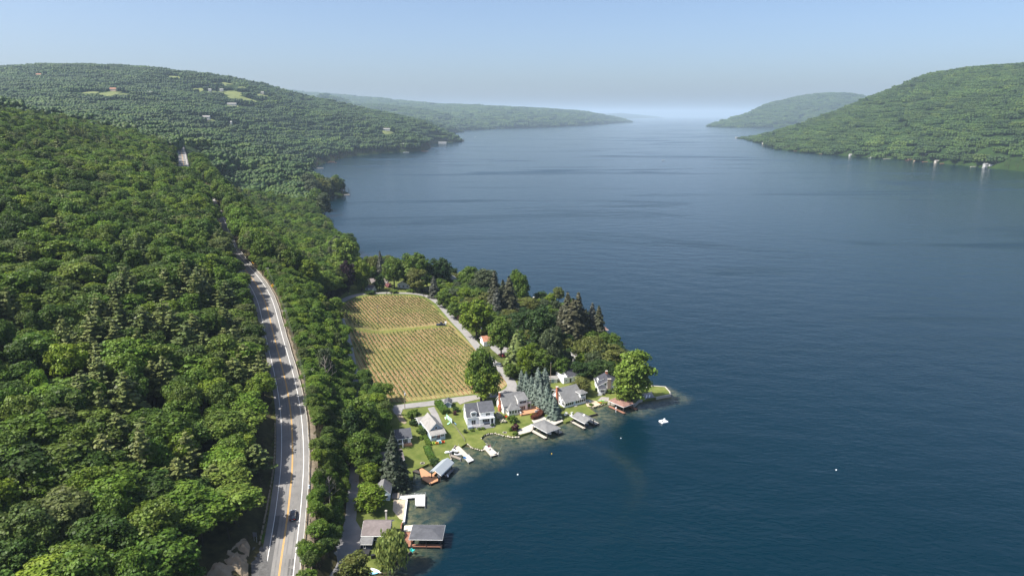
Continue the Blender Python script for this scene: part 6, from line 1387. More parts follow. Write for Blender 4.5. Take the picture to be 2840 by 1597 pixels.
# kayaks and boards
def board(u, v, rz, L, W, m, label, tilt=0, z=None):
    g = G(u, v) if z is None else P(u, v, z); t = thing('paddle_board' if W > .6 else 'kayak', (g[0], g[1], g[2] + .12), rz, label, 'board' if W > .6 else 'kayak'); b = MB(); V = []
    for s in np.linspace(-1, 1, 9): w_ = W / 2 * max(.06, (1 - abs(s) ** 2.4)); V.append([(s * L/2, -w_, .12 + .06 * s * s), (s * L/2, 0, -.02), (s * L/2, w_, .12 + .06 * s * s), (s * L/2, 0, .2)])
    for i in range(8):
        for j in range(4): b.quad(V[i][j], V[i + 1][j], V[i + 1][(j + 1) % 4], V[i][(j + 1) % 4])
    b.obj('hull', m, t, True); MB().box(-.35, .35, -W * .22, W * .22, .14, .22).obj('seat' if W <= .6 else 'pad', m_black if W <= .6 else m_lsid, t); t.rotation_euler[0] = tilt
mk = cc('mint_plastic', (.35, .7, .45)); wp = cc('white_paint', (.8, .8, .78))
board(1042, 1583, -.55, 4.2, 1.1, wp, 'white rowing board lying on the grass at the very bottom, upper one'); board(1038, 1590, .2, 2.6, .9, cc('sky_plastic', (.2, .5, .75)), 'white and blue board lying on the grass at the very bottom, lower one')
board(1235, 1160, 1.7, 2.8, .75, wp, 'white paddle board leaning by the board rack', .5); board(1244, 1175, 1.2, 2.6, .8, mk, 'mint green kayak at the foot of the board rack'); board(1262, 1175, 2.0, 2.6, .75, cc('royal_plastic', (.05, .2, .55)), 'blue and white board standing beside the fence', .6)
board(1668, 1112, .35, 3.2, .6, cc('lime_plastic', (.3, .75, .15)), 'lime green kayak on the gravel by the brown boathouse'); board(1661, 1117, .1, 2.6, .6, cc('orange_plastic', (.85, .25, .05)), 'orange kayak on the gravel by the brown boathouse')
board(1632, 1112, -.7, 3.4, .6, cc('pale_hull', (.55, .7, .72)), 'pale blue canoe leaning at the corner of the screened porch', .7)
g = G(1246, 1166); t = thing('board_rack', tuple(g), R(-60), 'tall wooden panel rack holding boards by the hedge', 'rack')
for k in range(4): MB().box(-2.8 + 1.4 * k, -1.45 + 1.4 * k, -.05, .05, 0, 1.8).obj('panel', m_lsid if k % 2 else mk, t)
# wire and post fence between the two lawns
L = smooth_line(np.array([G(u, v) for u, v in ((1255,1178),(1266,1190),(1276,1204),(1284,1214),(1289,1224))]), 2.0); t = thing('garden_fence', tuple(L[0]), 0, 'low weathered rail fence between the two lawns', 'fence')
for i, p in enumerate(L): q = p - L[0]; MB().cyl((q[0], q[1], q[2] - .3), (q[0], q[1], q[2] + 1.0), .07, k=5).obj('post', m_wood, t)
for i in range(len(L) - 1):
    a, b_ = L[i] - L[0], L[i + 1] - L[0]
    for zz in (.45, .85): MB().cyl((a[0], a[1], a[2] + zz), (b_[0], b_[1], b_[2] + zz), .045, k=4).obj('rail', m_wood, t)
g = G(1036, 1546); t = thing('grill', tuple(g), .4, 'black covered grill on the lawn left of the willow', 'grill'); MB().box(-.7, .7, -.4, .4, .1, 1.1).obj('cover', m_black, t); MB().box(-.75, .75, -.45, .45, 0, .12).obj('base', m_black, t)
g = G(1674, 1095); t = thing('grill', tuple(g), .1, 'dark round grill beside the stone chimney house', 'grill'); MB().cyl((0, 0, .2), (0, 0, .9), .65, .5, 10).obj('kettle', m_black, t); MB().cyl((0, 0, 0), (0, 0, .2), .3, k=6).obj('base', m_black, t)
# vehicles
def car(loc, rz, label, paint, L=4.7, W=1.85, Hc=1.5, pickup=False, pitch=0.0, cat='car', name='car'):
    t = thing(name, loc, rz, label, cat); t.rotation_euler[0] = pitch; hw = W / 2      # front at +y
    prof = [(-.5, .45, .62, .80), (-.485, .34, .86, .93), (-.40, .28, .93, .985), (-.2, .27, .96, 1.0), (.1, .27, .95, 1.0), (.3, .28, .90, .98), (.44, .32, .80, .93), (.49, .42, .66, .8), (.5, .48, .55, .7)]
    b = MB(); V = []
    for s, z0, z1, k in prof: V.append([(-hw * k, s * L, z0), (-hw * k, s * L, z1 - .16), (-hw * k * .9, s * L, z1), (hw * k * .9, s * L, z1), (hw * k, s * L, z1 - .16), (hw * k, s * L, z0)])
    for i in range(len(V) - 1):
        for j in range(6): b.quad(V[i][j], V[i][(j + 1) % 6], V[i + 1][(j + 1) % 6], V[i + 1][j])
    b.poly(V[0]); b.poly(V[-1][::-1]); b.obj('body', paint, t, False)
    c = [(-.44, .93, .86), (-.33, Hc - .08, .72), (-.05, Hc, .72), (.1, Hc - .06, .70), (.27, .92, .84)] if not pickup else [(-.1, .93, .86), (-.07, Hc + .2, .74), (.08, Hc + .22, .74), (.13, Hc + .14, .72), (.26, .92, .84)]
    g_ = MB(); p = [[(-hw * .9, s * L, .90), (-hw * k, s * L, z), (hw * k, s * L, z), (hw * .9, s * L, .90)] for s, z, k in c]
    for i in range(len(p) - 1):
        for j in (0, 2): g_.quad(p[i][j], p[i][j + 1], p[i + 1][j + 1], p[i + 1][j])
    g_.quad(p[0][0], p[0][3], p[0][2], p[0][1]); g_.quad(p[0][1], p[0][2], p[1][2], p[1][1]); g_.quad(p[3][1], p[3][2], p[4][2], p[4][1]); g_.obj('glass', m_glass, t)
    MB().slab([(p[1][1][0], p[1][1][1], p[1][1][2] + .02), (p[1][2][0], p[1][2][1], p[1][2][2] + .02), (p[2][2][0], p[2][2][1], p[2][2][2] + .03), (p[2][1][0], p[2][1][1], p[2][1][2] + .03)], .04).slab([(p[2][1][0], p[2][1][1], p[2][1][2] + .03), (p[2][2][0], p[2][2][1], p[2][2][2] + .03), (p[3][2][0], p[3][2][1], p[3][2][2] + .02), (p[3][1][0], p[3][1][1], p[3][1][2] + .02)], .04).obj('roof', paint, t)
    wm = MB().cyl((-.12, 0, 0), (.12, 0, 0), .34, k=14).mesh('wheel', m_black); rm = MB().cyl((-.13, 0, 0), (.13, 0, 0), .19, k=10).mesh('rim', m_grey)
    for sx in (-1, 1):
        for sy in (-.31, .31): w2 = inst('wheel', wm, t, (sx * (hw - .1), sy * L, .34)); inst('rim', rm, w2)
        MB().box(sx * hw * .55 - .18, sx * hw * .55 + .18, -.5 * L - .02, -.48 * L, .62, .78).obj('tail_light', mat('tail_red', (.35, .01, .01), .3, .05, 2), t); MB().box(sx * hw * .62 - .2, sx * hw * .62 + .2, .47 * L, .5 * L + .01, .55, .68).obj('headlight', m_wpl, t)
        MB().box(sx * (hw + .1) - .1, sx * (hw + .1) + .1, .13 * L, .17 * L, .9, 1.05).obj('mirror', paint, t)
    MB().box(-.26, .26, -.5 * L - .03, -.5 * L + .02, .48, .62).obj('licence_plate', m_wpl, t)
    return t
m_cblk = mat('black_car_paint', (.008, .009, .012), .22, .05, 2, 0, spec=.6); m_cred = mat('red_car_paint', (.3, .02, .02), .25, .05, 2, spec=.6); m_cgr = mat('grey_car_paint', (.12, .13, .14), .25, .05, 2, spec=.6); m_cdb = mat('dark_blue_car_paint', (.012, .018, .035), .25, .05, 2, spec=.6)
cp = road_pt(813, 1432); i_ = int(np.argmin(abs(RS[:, 1] - cp[1]))); T = RS[i_ + 1] - RS[i_]; sl = math.atan2(T[2], math.hypot(T[0], T[1]))
zz_ = RS[i_, 2] + (cp[1] - RS[i_, 1]) * T[2] / T[1]
car((cp[0], cp[1], zz_ + .03), math.atan2(T[1], T[0]) - math.pi / 2, 'black sedan driving away along the right lane of the main road', m_cblk, pitch=sl)
g = G(1223, 903); car((g[0], g[1], g[2] + .15), R(-82), 'black pickup truck parked on the grass path across the vineyard', m_cdb, 5.6, 2.0, 1.65, True, cat='pickup truck', name='pickup_truck')
g = G(1366, 1066); 
g = G(1381, 1014); car((g[0], g[1], g[2] + .15), R(60), 'dark car at the lane edge beneath the big leafy tree', m_cgr)
g = G(1393, 988); car((g[0], g[1], g[2] + .16), R(50), 'dark red car standing on the shaded drive behind the tree limbs', m_cred)
g = G(1236, 898); t = thing('utility_box', (g[0], g[1], g[2]), 0, 'small white box standing at the right end of the grass path', 'box'); MB().box(-.5, .5, -.4, .4, 0, 1.2).obj('cabinet', m_wpl, t); MB().box(-.55, .55, -.45, .45, 1.2, 1.3).obj('lid', m_wpl, t)
p_ = road_pt(526, 428); car((p_[0], p_[1], hgt(p_[0], p_[1]) + .3), R(10), 'parked white van beside the far stretch of main road', m_wpl)
# far shore buildings and boats
def far_house(x, y, z, w_, d, he, hr, rf, wm, label, rz=0.0, storeys=1, name='house', cat='house'):
    h = House.__new__(House); h.t = thing(name, (x, y, z), rz, label, cat); h.x0, h.x1, h.y0, h.y1 = -w_/2, w_/2, -d/2, d/2
    h.wall(h.x0, h.x1, h.y0, h.y1, -2, he, wm, 'x', hr - .1); h.roof(h.x0, h.x1, h.y0, h.y1, he + .05, hr, rf, 'x', .5, .2)
    for s in range(storeys):
        for i in range(max(2, int(w_ / 3.2))): h.win('f', h.x0 + 1.4 + i * (w_ - 2.8) / max(1, int(w_ / 3.2) - 1), 1.6 + s * 2.9, 1.3, 1.4, 1)
    return h
def right_pt(u, up=8):
    v = HILLS['right']; i = int(np.argmin([abs(proj(*v[k, 0])[0] - u) for k in range(len(v))])); p = v[i, 0].copy(); e = v[i, 1] - v[i, 0]; n2 = np.linalg.norm(e[:2]); return p + e / n2 * up, e
m_fwh = mat('far_white_siding', (.36, .36, .35), .8, .1, 1); m_fcr = mat('far_cream_siding', (.42, .38, .32), .8, .1, 1)
for u, up, w_, he, hr, rf, wm, st_, lab in ((2726, 3, 12, 9.0, 11.5, r_gray, m_fwh, 3, 'tall white boathouse with three rows of windows on the far right shore'), (2756, 30, 10, 4, 7.5, r_gray, m_fwh, 1, 'white gabled house above the tall white boathouse on the far shore'), (2746, 12, 8, 3, 4.5, r_lgray, m_fwh, 1, 'small white cottage right of the tall white boathouse'),
                                       (2441, 14, 14, 4, 6.5, r_char, m_bsid, 1, 'grey cottage in the trees midway along the right shore'), (2598, 6, 15, 4, 5.5, r_lgray, m_fcr, 1, 'cream lakeside cottage by a red dock on the right shore'), (2352, 4, 8, 5, 7.5, r_lgray, m_fwh, 1, 'narrow white cottage on the right shore left of the round tree'),
                                       (2565, 40, 12, 5, 8, r_gray, m_fwh, 1, 'white house set back in the woods of the right shore'), (2115, 6, 14, 4, 6, r_lgray, m_fcr, 1, 'pale cottage near the tip of the right hill'), (2035, 6, 16, 4, 6, r_lgray, m_fwh, 1, 'white cottage at the foremost point of the right hill'), (2540, 6, 10, 3.5, 5.5, r_tan, m_tan, 1, 'tan cottage low on the right shore')):
    p, e = right_pt(u, up); far_house(p[0], p[1], max(1, p[2] - 1), w_ * .8, 8, he * .85, hr * .85, rf, wm, lab, .12, st_)
for k, (u, w_, m, lab) in enumerate(((2212, 16, m_rdeck, 'red brown dock near the left end of the right shore'), (2285, 26, m_rdeck, 'long dark red dock on the right shore'), (2420, 20, m_fwh, 'white dock with boats below the grey cottage on the right shore'), (2470, 30, m_pdeck, 'long pale dock on the right shore'), (2530, 26, m_rdeck, 'dark red boathouse dock on the right shore'), (2570, 22, m_rdeck, 'rust dock right of the dark red one'),
                                     (2700, 22, m_pdeck, 'pale dock reaching left of the tall white boathouse'), (2738, 16, m_fwh, 'white dock right of the tall white boathouse'), (2618, 12, m_rdeck, 'short red dock by the cream cottage'))):
    p, e = right_pt(u, -6); t = thing('dock', (p[0], p[1], 0), .12, lab, 'dock'); MB().box(-w_ / 2, w_ / 2, -2.5, 2.5, .3, .9).obj('planking', m, t)
    if k in (1, 2, 4, 7): MB().box(-w_ / 4, w_ / 4, -3, 3, 3.2, 3.7).obj('canopy', m, t); [MB().box(sx * w_ / 4.4 - .2, sx * w_ / 4.4 + .2, -.2, .2, 0, 3.2).obj('post', m_trim, t) for sx in (-1, 1)]
def shore_left(u, v, w_, m, lab, canopy=False):
    p = P(u, v); t = thing('dock', (p[0], p[1], 0), .1, lab, 'dock'); MB().box(-w_ / 2, w_ / 2, -1.6, 1.6, .3, .9).obj('planking', m, t)
    if canopy: MB().box(-w_ / 3, w_ / 3, -2.2, 2.2, 3, 3.4).obj('canopy', m, t); [MB().box(sx * w_ / 3.4 - .15, sx * w_ / 3.4 + .15, -.2, .2, 0, 3).obj('post', m_trim, t) for sx in (-1, 1)]
for a in ((962,541,9,m_pdeck,'dock and low wall at the tip of the near wooded point',False),(888,467,16,m_pdeck,'pale low dock at the head of the small bay'),(920,452,26,m_rdeck,'red brown docks on the left shore before the bay',True),(930,442,22,m_wpl,'pale docks on the left shore, second group',False),(965,433,18,m_rdeck,'red roofed boathouse on the left shore',True),(1000,430,16,m_pdeck,'small grey dock beyond the red boathouse',False),(1020,427,30,m_pdeck,'low pale seawall dock on the second bay',False),(1060,424,34,m_pdeck,'white dock by the round pale tree',False),(1125,423,24,m_wpl,'dock before the wooded point on the left',False),(1178,420,26,m_rdeck,'pinkish boat docks at the wooded point'),(1195,409,20,m_rdeck,'docks just past the wooded point')): shore_left(*a)
def lf(u, v, w_, he, rf, wm, lab, cat='house', back=8):
    p = P(u, v); far_house(p[0] - 2, p[1] + back, max(1.0, hgt(p[0] - 2, p[1] + back)), w_, 8, he, he + 2.4, rf, wm, lab, .05, 1 if he < 5 else 2)
lf(948, 537, 9, 4.5, r_gray, m_wwhite, 'pale cottage at the tip of the near wooded point', back=4); lf(862, 558, 15, 4.0, r_gray, m_wwhite, 'white house at the root of the near wooded point', back=10); lf(1023, 423, 18, 4, r_gray, m_bsid, 'grey house beside the second bay'); lf(1228, 398, 36, 4, r_gray, m_cream, 'long low pale house on the spit with tall pines'); lf(1120, 421, 14, 4, r_lgray, m_wwhite, 'low grey cottage before the pointed wood')
for (f, rx, ry, px) in FIELDS:
    n_ = 14; ring = [(f[0] + rx * math.cos(a), f[1] + ry * math.sin(a)) for a in np.linspace(0, 6.283, n_, endpoint=False)]
    drape('field', ring, -.2, mat('pale_meadow', (.12, .15, .045), .95, .2, .05, 0, c2=(.17, .19, .06)), 14.0)
def hill_house(u, v, w_, he, rf, wm, lab):
    f = field_px(u, v, 1, 1)
    if f: far_house(f[0], f[1] - 6, f[2] + 2, w_ * .7, 8, he * .8, he * .8 + 2.6, rf, wm, lab, .1, 1); MB().box(-w_ * .7, w_ * .7, -8, 8, -14, -2).obj('terrace', m_grass, bpy.data.objects.get('house') and col.objects[-1].parent or None) if False else None
for a in ((576, 333, 26, 6, r_lgray, m_fwh, 'big white house alone on the slope above the far road'), (318, 253, 24, 5, r_rust, m_tan, 'tan farm building by the hilltop field'), (415, 262, 30, 5, r_lgray, m_fwh, 'white farmhouse at the right end of the hill fields'), (617, 255, 16, 5, r_lgray, m_fwh, 'small white house high on the hill'), (728, 262, 22, 5, r_lgray, m_fcr, 'pale house near the hill road'), (646, 294, 40, 5, r_lgray, m_fwh, 'long white barn below the hill meadow'), (1073, 364, 34, 6, r_lgray, m_fwh, 'white house in the woods above the left shore'), (585, 254, 14, 5, r_lgray, m_fwh, 'tiny white house at the upper meadow'), (112, 213, 24, 5, r_rust, m_tan, 'tan roofed house high on the left hill'), (645, 350, 5, 9, r_lgray, m_fwh, 'narrow white silo tower below the big white house')): hill_house(*a)
for u, v, lab in ((1234, 413, 'white speedboat crossing below the wooded spit'), (1318, 381, 'tiny white boat far out past the spit'), (1840, 445, 'tiny white boat in the middle of the lake'), (2050, 390, 'small dark boat near the right headland')):
    p = P(u, v); boat('motor_boat', lab, (p[0], p[1], -.1), .3, 9, 3, m_wpl, m_wpl)
p = P(1492, 838); boat('motor_boat', 'white pontoon boat moored behind the tall spruces', (p[0], p[1], .1), .2, 8, 2.6, m_wpl, m_wpl); dock('dock with a thin lamp post behind the tall spruces', [(1478,832),(1500,832),(1500,826),(1478,826)], .8, m_pdeck)
dock('small concrete dock corner showing right of the yellow green tree', [(1698,966),(1711,965),(1707,960),(1697,961)], .9, m_conc); dock('white railed dock end behind the leafy shore trees', [(1716,980),(1727,981),(1727,977),(1716,976)], .9, m_wpl)

# ------------------------------------------------------------------ garden and point trees
TR = [('broadleaf_tree','lime0',1005,805,722,48,'bright green round tree at the left end of the vineyard head'),('umbrella_tree','locust0',1033,772,711,44,'flat topped olive tree behind the grey spruce'),('spruce_tree','spruceg0',1057,778,698,22,'narrow grey spruce rising above the brown roofed house'),
('broadleaf_tree','lime1',1037,778,738,22,'small light green tree left of the narrow grey spruce'),('broadleaf_tree','mid0',1094,800,713,56,'large green tree over the grey roofed cottage'),('broadleaf_tree','mid1',1155,802,702,68,'biggest pale green tree at the head of the vineyard'),('broadleaf_tree','olive0',1157,812,744,48,'yellow olive tree standing at the vineyard bend'),
('broadleaf_tree','dark0',1224,800,716,52,'dark dense oval tree in front of the pale three storey house'),('spruce_tree','spruceg0',1204,826,765,23,'grey bare looking spruce at the lane bend'),('pine_tree','sprucepine0',1230,818,780,26,'olive pine right of the grey bare spruce'),('broadleaf_tree','dark1',1053,806,762,30,'dark green bushy tree beside the pink shrub'),
('broadleaf_tree','mid0',1003,808,772,28,'small green tree in front of the brown outbuilding'),('copper_beech','purple0',966,812,722,38,'dark purple copper beech at the left of the vineyard head'),('willow_tree','willowtall0',962,770,645,60,'tall loose tree hanging over the water left of the vineyard head'),('broadleaf_tree','grey0',940,745,655,50,'grey green tree behind the tall loose tree'),
('broadleaf_tree','mid1',1140,800,720,44,'green tree filling between the big pale trees'),('broadleaf_tree','grey1',1185,800,728,40,'grey green tree right of the biggest pale tree'),
('broadleaf_tree','mid0',1305,812,739,56,'wide green tree left end of the right hand grove'),('broadleaf_tree','grey0',1347,822,746,60,'silvery green tree at the back of the grove'),('spruce_tree','spruce0',1371,886,750,36,'tall brown spruce in the middle of the grove'),('spruce_tree','spruceg0',1378,894,797,32,'charcoal spruce in front of the tall brown one'),
('spruce_tree','spruce1',1412,888,770,48,'broad brown spruce right of the charcoal one'),('spruce_tree','spruce0',1395,880,778,36,'brown spruce squeezed between the two tall ones'),('broadleaf_tree','mid1',1445,856,757,44,'green lakeside tree right of the brown spruces'),('broadleaf_tree','mid0',1430,850,748,40,'green tree behind the broad brown spruce'),('broadleaf_tree','lime0',1322,938,832,84,'large bright green tree by the lane and the rusty garage'),
('broadleaf_tree','mid0',1262,884,838,42,'small green tree beside the lane above the blossom shrub'),('broadleaf_tree','mid1',1232,852,806,46,'bushy tree at the lane edge below the bend'),('broadleaf_tree','grey1',1262,850,800,44,'pale bushy tree second from the lane bend'),('broadleaf_tree','lime1',1290,855,798,50,'light green bushy tree in the middle of the grove front'),('broadleaf_tree','mid0',1322,858,800,50,'green bushy tree beneath the silvery tree'),('broadleaf_tree','olive1',1345,870,812,44,'olive tree against the brown spruce foot'),
('broadleaf_tree','mid0',1390,992,880,66,'tree with dark bare limbs over the shaded drive'),('broadleaf_tree','dark1',1443,945,866,54,'dark green tree behind the limbed tree'),('broadleaf_tree','dark0',1500,985,853,84,'largest dark green tree in front of the brown spruces'),('broadleaf_tree','dark1',1468,940,858,46,'dark tree left of the largest dark one'),('broadleaf_tree','lime1',1527,864,814,32,'small bright tree at the water between the spruce groups'),('broadleaf_tree','olive0',1470,872,826,54,'low olive tree beside the tan roof'),('broadleaf_tree','mid1',1520,905,848,42,'green tree below the small bright one'),
('spruce_tree','spruce1',1572,962,797,50,'tallest brown spruce of the right hand group'),('spruce_tree','spruce0',1601,960,806,48,'second tall brown spruce of the right hand group'),('spruce_tree','spruce1',1588,968,832,60,'wide brown spruce in front of the tallest two'),('spruce_tree','spruce0',1555,960,850,40,'thin brown spruce at the left of the right hand group'),('spruce_tree','spruceg0',1640,955,842,36,'grey brown spruce near the water'),('spruce_tree','spruce0',1658,958,850,38,'outermost brown spruce above the little pink boathouse'),('spruce_tree','spruce1',1622,962,858,36,'brown spruce filling behind the grey one'),
('pine_tree','sprucepine0',1434,1032,917,54,'dark olive pine left of the bright maple'),('broadleaf_tree','lime0',1458,1045,958,48,'bright maple between the olive pine and the tall grey green tree'),('broadleaf_tree','grey0',1527,1036,908,62,'tall grey green tree behind the blue spruces'),('broadleaf_tree','mid1',1500,1045,968,60,'green tree low behind the blue spruces'),('broadleaf_tree','mid0',1552,1045,985,56,'green tree above the white garage'),('broadleaf_tree','mid1',1415,1050,1008,34,'small tree at the lane curve'),('broadleaf_tree','mid0',1480,1020,950,44,'tree in the middle of the shaded gardens'),
('umbrella_tree','locust0',1636,1012,934,86,'spreading yellow green tree over the light grey roof'),('broadleaf_tree','olive1',1700,1040,955,64,'olive shore tree right of the spreading one'),('broadleaf_tree','dark0',1724,1030,975,50,'dark shore tree behind the big willow'),('hedge_tree','dark1',1606,1048,1004,52,'dark hedge tree before the light grey roof, left'),('hedge_tree','dark0',1650,1048,1002,56,'dark hedge tree before the light grey roof, middle'),('hedge_tree','dark1',1690,1050,1000,52,'dark hedge tree before the light grey roof, right'),
('willow_tree','willowtall1',1752,1118,970,90,'big light green willow on the grassy point'),('willow_tree','willowtall0',1735,1124,1018,66,'lower half of the willow clump by the curved seawall'),('round_tree','olive0',1611,1094,1047,54,'round clipped tree beside the hipped porch tower'),('broadleaf_tree','mid0',1334,1112,965,72,'great leafy tree beside the lane at the vineyard corner'),('broadleaf_tree','lime0',1345,1114,1010,78,'bright lower crown of the great leafy tree by the lane'),('broadleaf_tree','lime1',1312,1080,1012,46,'yellow green tree leaning over the vine rows'),
('blue_spruce','blue0',1446,1088,1024,24,'blue spruce at the far left of its row'),('blue_spruce','blue1',1459,1092,1030,26,'second blue spruce from the left'),('blue_spruce','blue0',1473,1104,1040,30,'third blue spruce from the left'),('blue_spruce','blue1',1492,1090,1020,32,'tall blue spruce at the back of the row'),('blue_spruce','blue0',1511,1088,1019,34,'second tall blue spruce at the back, nearest the pole'),('blue_spruce','blue1',1485,1116,1054,30,'blue spruce in the middle of the row'),('blue_spruce','blue0',1500,1128,1062,32,'blue spruce beside the red hedge'),('blue_spruce','blue1',1516,1140,1066,32,'blue spruce behind the lowest one'),('blue_spruce','blue0',1537,1158,1101,38,'lowest and nearest blue spruce'),('blue_spruce','blue1',1526,1142,1086,30,'blue spruce just above the lowest'),
('broadleaf_tree','mid1',1008,1235,1105,84,'tall tree standing over the lake lane above the dark spruce'),('broadleaf_tree','dark0',985,1245,1130,60,'darker tree left of the lane side giant'),('broadleaf_tree','mid0',1032,1215,1140,58,'tree at the meadow side of the lane side giant'),('broadleaf_tree','mid0',1010,1296,1195,78,'second large tree beside the lane, shading it'),('arborvitae','sprucepine0',1072,1155,1104,15,'left one of the two clipped dark conifers by the lane'),('arborvitae','sprucepine0',1081,1154,1103,15,'right one of the two clipped dark conifers by the lane'),
('spruce_tree','sprucedark0',1095,1345,1198,58,'dark solitary spruce in front of the half hidden house'),('maple_tree','lime0',1031,1344,1286,50,'light green maple behind the grey cottage'),('round_tree','lime1',1031,1412,1346,80,'round bright tree beside the navy cottage'),('weeping_willow','willow0',1089,1582,1468,82,'weeping willow on the lawn by the dark red deck'),('broadleaf_tree','olive0',985,1640,1540,86,'olive tree cut by the bottom edge of the photo'),('broadleaf_tree','mid0',960,1300,1240,40,'small tree at the retaining wall'),('broadleaf_tree','dark1',1046,1316,1262,40,'dark tree between the maple and the hidden house'),
('shore_tree','grey0',872,552,478,46,'grey green tree at the root of the near wooded point'),('shore_tree','olive1',893,549,468,44,'olive tree at the near end of the wooded point'),('shore_tree','grey1',912,546,472,40,'pale grey green tree in the middle of the wooded point'),('shore_tree','olive0',925,545,480,36,'olive tree at the middle of the wooded point'),('shore_tree','mid0',934,537,473,30,'tall green tree near the tip of the wooded point'),('shore_tree','dark0',946,535,498,24,'low dark tree at the very tip of the wooded point'),('shore_tree','grey0',858,535,465,44,'grey tree behind the root of the wooded point'),('shore_tree','mid1',884,535,470,40,'green tree on the far side of the wooded point'),('shore_tree','grey1',900,600,535,40,'grey green tree on the shore below the wooded point'),('shore_tree','mid0',880,585,520,40,'green shore tree under the white house'),('bare_tree','grey1',905,1062,965,44,'greyish thin tree on the bank between the road and the vineyard'),('broadleaf_tree','grey0',1046,1122,1095,26,'small tree at the corner of the vineyard')]
for a in TR: tree_px(a[0], a[1], a[2], a[3], a[4], a[5], a[6], cat='shrub' if 'hedge' in a[0] else 'tree')
Xg, Yg = jgrid(-110, 90, 290, 560, 7.0, rs); kg = inside(Xg, Yg, GROVE); hg, dg, _, _, _ = height(Xg, Yg, True); kg &= dg > 4
for px_ in ((1378,985),(1395,975),(1405,1000),(1390,1010),(1352,965),(1365,955),(1485,985),(1500,990),(1600,1040),(1530,1062),(1545,1060),(1590,1065),(1256,805),(1475,880),(1440,1065)):
    g = G(*px_); kg &= (Xg - g[0]) ** 2 + (Yg - g[1]) ** 2 > 60
dv_, _, _ = seg_dist(Xg, Yg, EASTL_S); kg &= dv_ > 6
gk = ['mid0', 'dark0', 'mid1', 'grey0', 'dark1', 'olive0', 'lime0']
for i in np.where(kg)[0]:
    k = rs.randint(0, 7); put_tree('garden_tree', gk[k], Xg[i], Yg[i], hg[i], rs.uniform(6, 11), rs.uniform(3.4, 5.2), 'middle sized %s tree filling the wooded gardens between lane and lake' % ('fresh green', 'dark green', 'fresh green', 'silvery green', 'dark green', 'olive', 'light green')[k], 'filler trees of the wooded gardens')
Xg, Yg = jgrid(-120, -40, 440, 575, 7.5, rs); ig = np.array([G(u, v)[:2] for u, v in ((975,790),(1075,775),(1230,786),(1245,766),(1120,744),(985,716),(960,760))]); kg = inside(Xg, Yg, ig); hg, dg, _, _, _ = height(Xg, Yg, True); kg &= dg > 3
for px_ in ((1040,790),(1045,800),(1020,808),(1118,795),(1256,800)):
    g = G(*px_); kg &= (Xg - g[0]) ** 2 + (Yg - g[1]) ** 2 > 80
for i in np.where(kg)[0]:
    k = rs.randint(0, 7); put_tree('garden_tree', gk[k], Xg[i], Yg[i], hg[i], rs.uniform(6, 10), rs.uniform(3.2, 4.8), 'middle sized %s tree in the gardens above the vineyard bend' % ('fresh green', 'dark green', 'fresh green', 'silvery green', 'dark green', 'olive', 'light green')[k], 'filler trees above the vineyard')
SHR = [('flowering_shrub','flowershrub',1386,1158,22,'cream white hydrangea mass beside the white house',1.6),('flowering_shrub','flowershrub',1393,1170,20,'lower cream white hydrangea clump',1.5),('flowering_shrub','flowershrub',1381,1150,15,'small white flowering clump nearest the porch',1.3),('round_shrub','shrub',1422,1170,28,'large clipped round shrub by the deck rail',3.0),('golden_shrub','yellowshrub',1474,1153,9,'small golden ball shrub at the hedge end',1.2),('burgundy_shrub','burgshrub',1430,1194,21,'burgundy japanese maple in the lakeside bed',3.0),('shrub','shrub',1416,1194,12,'green shrub left of the burgundy maple',1.5),('shrub','shrub',1429,1206,16,'green shrub below the burgundy maple',1.6),
('shrub','darkshrub',1263,1140,18,'dark shrub behind the blue shed',2.2),('red_shrub','burgshrub',1262,1150,12,'dark red shrub at the left corner of the white house',1.8),('shrub','shrub',1309,1195,12,'clipped shrub left of the porch steps',1.0),('shrub','shrub',1329,1191,11,'clipped shrub in front of the porch steps, left',1.0),('shrub','shrub',1340,1190,12,'clipped shrub in front of the porch steps, right',1.0),('shrub','darkshrub',1366,1182,12,'shrub right of the porch',1.2),('shrub','darkshrub',1290,1199,12,'shrub beside the grey hot tub',1.4),
('shrub','darkshrub',1175,1205,22,'dark round shrub beside the blue grey cottage',2.4),('shrub','shrub',1163,1200,18,'shrub left of the dark round one',1.8),('shrub','shrub',1140,1158,30,'leafy shrub mass below the utility pole',2.8),('shrub','shrub',1152,1150,22,'leafy shrub behind the garage',2.6),('shrub','darkshrub',1146,1178,22,'dark bushes between the cottages',2.2),('shrub','shrub',1168,1216,18,'low bush along the cottage wall',1.2),('shrub','darkshrub',1207,1288,30,'dark bush at the shore end of the hedge',2.4),('shrub','shrub',1236,1143,22,'round end of the hedge by the shed',2.2),
('pink_shrub','pinkshrub',1078,797,18,'pink flowering shrub in front of the trees at the vineyard head',3.2),('blossom_shrub','flowershrub',1183,808,16,'white flowering shrub at the lane bend',2.6),('blossom_tree','pinkshrub',1278,888,20,'pale pink blossom tree beside the lane',4.5),('shrub','shrub',1140,810,28,'clipped hedge in front of the olive tree',2.2),('shrub','darkshrub',1028,815,30,'dark green bushes at the vineyard head',2.4),('shrub','shrub',1092,812,24,'rounded bush below the pink shrub',2.4),('shrub','shrub',1690,1090,16,'vine shrub at the stone chimney foot',2.2),('shrub','shrub',1640,1124,14,'low plants right of the screened porch',1.0),('shrub','darkshrub',1655,1084,10,'bush at the corner of the stone chimney house',1.6),('golden_shrub','yellowshrub',1580,1022,10,'golden bush at the wall of the light grey roofed house',1.6),('shrub','darkshrub',1250,905+40,1,'tiny bush',.2)][:-1]
for n_, k, u, v, wpx, lab, hh_ in SHR:
    g = G(u, v); zd = proj(*g)[2]; put_tree(n_, k, g[0], g[1], g[2] - .05, hh_, wpx * zd / F / 2, lab, cat='shrub')
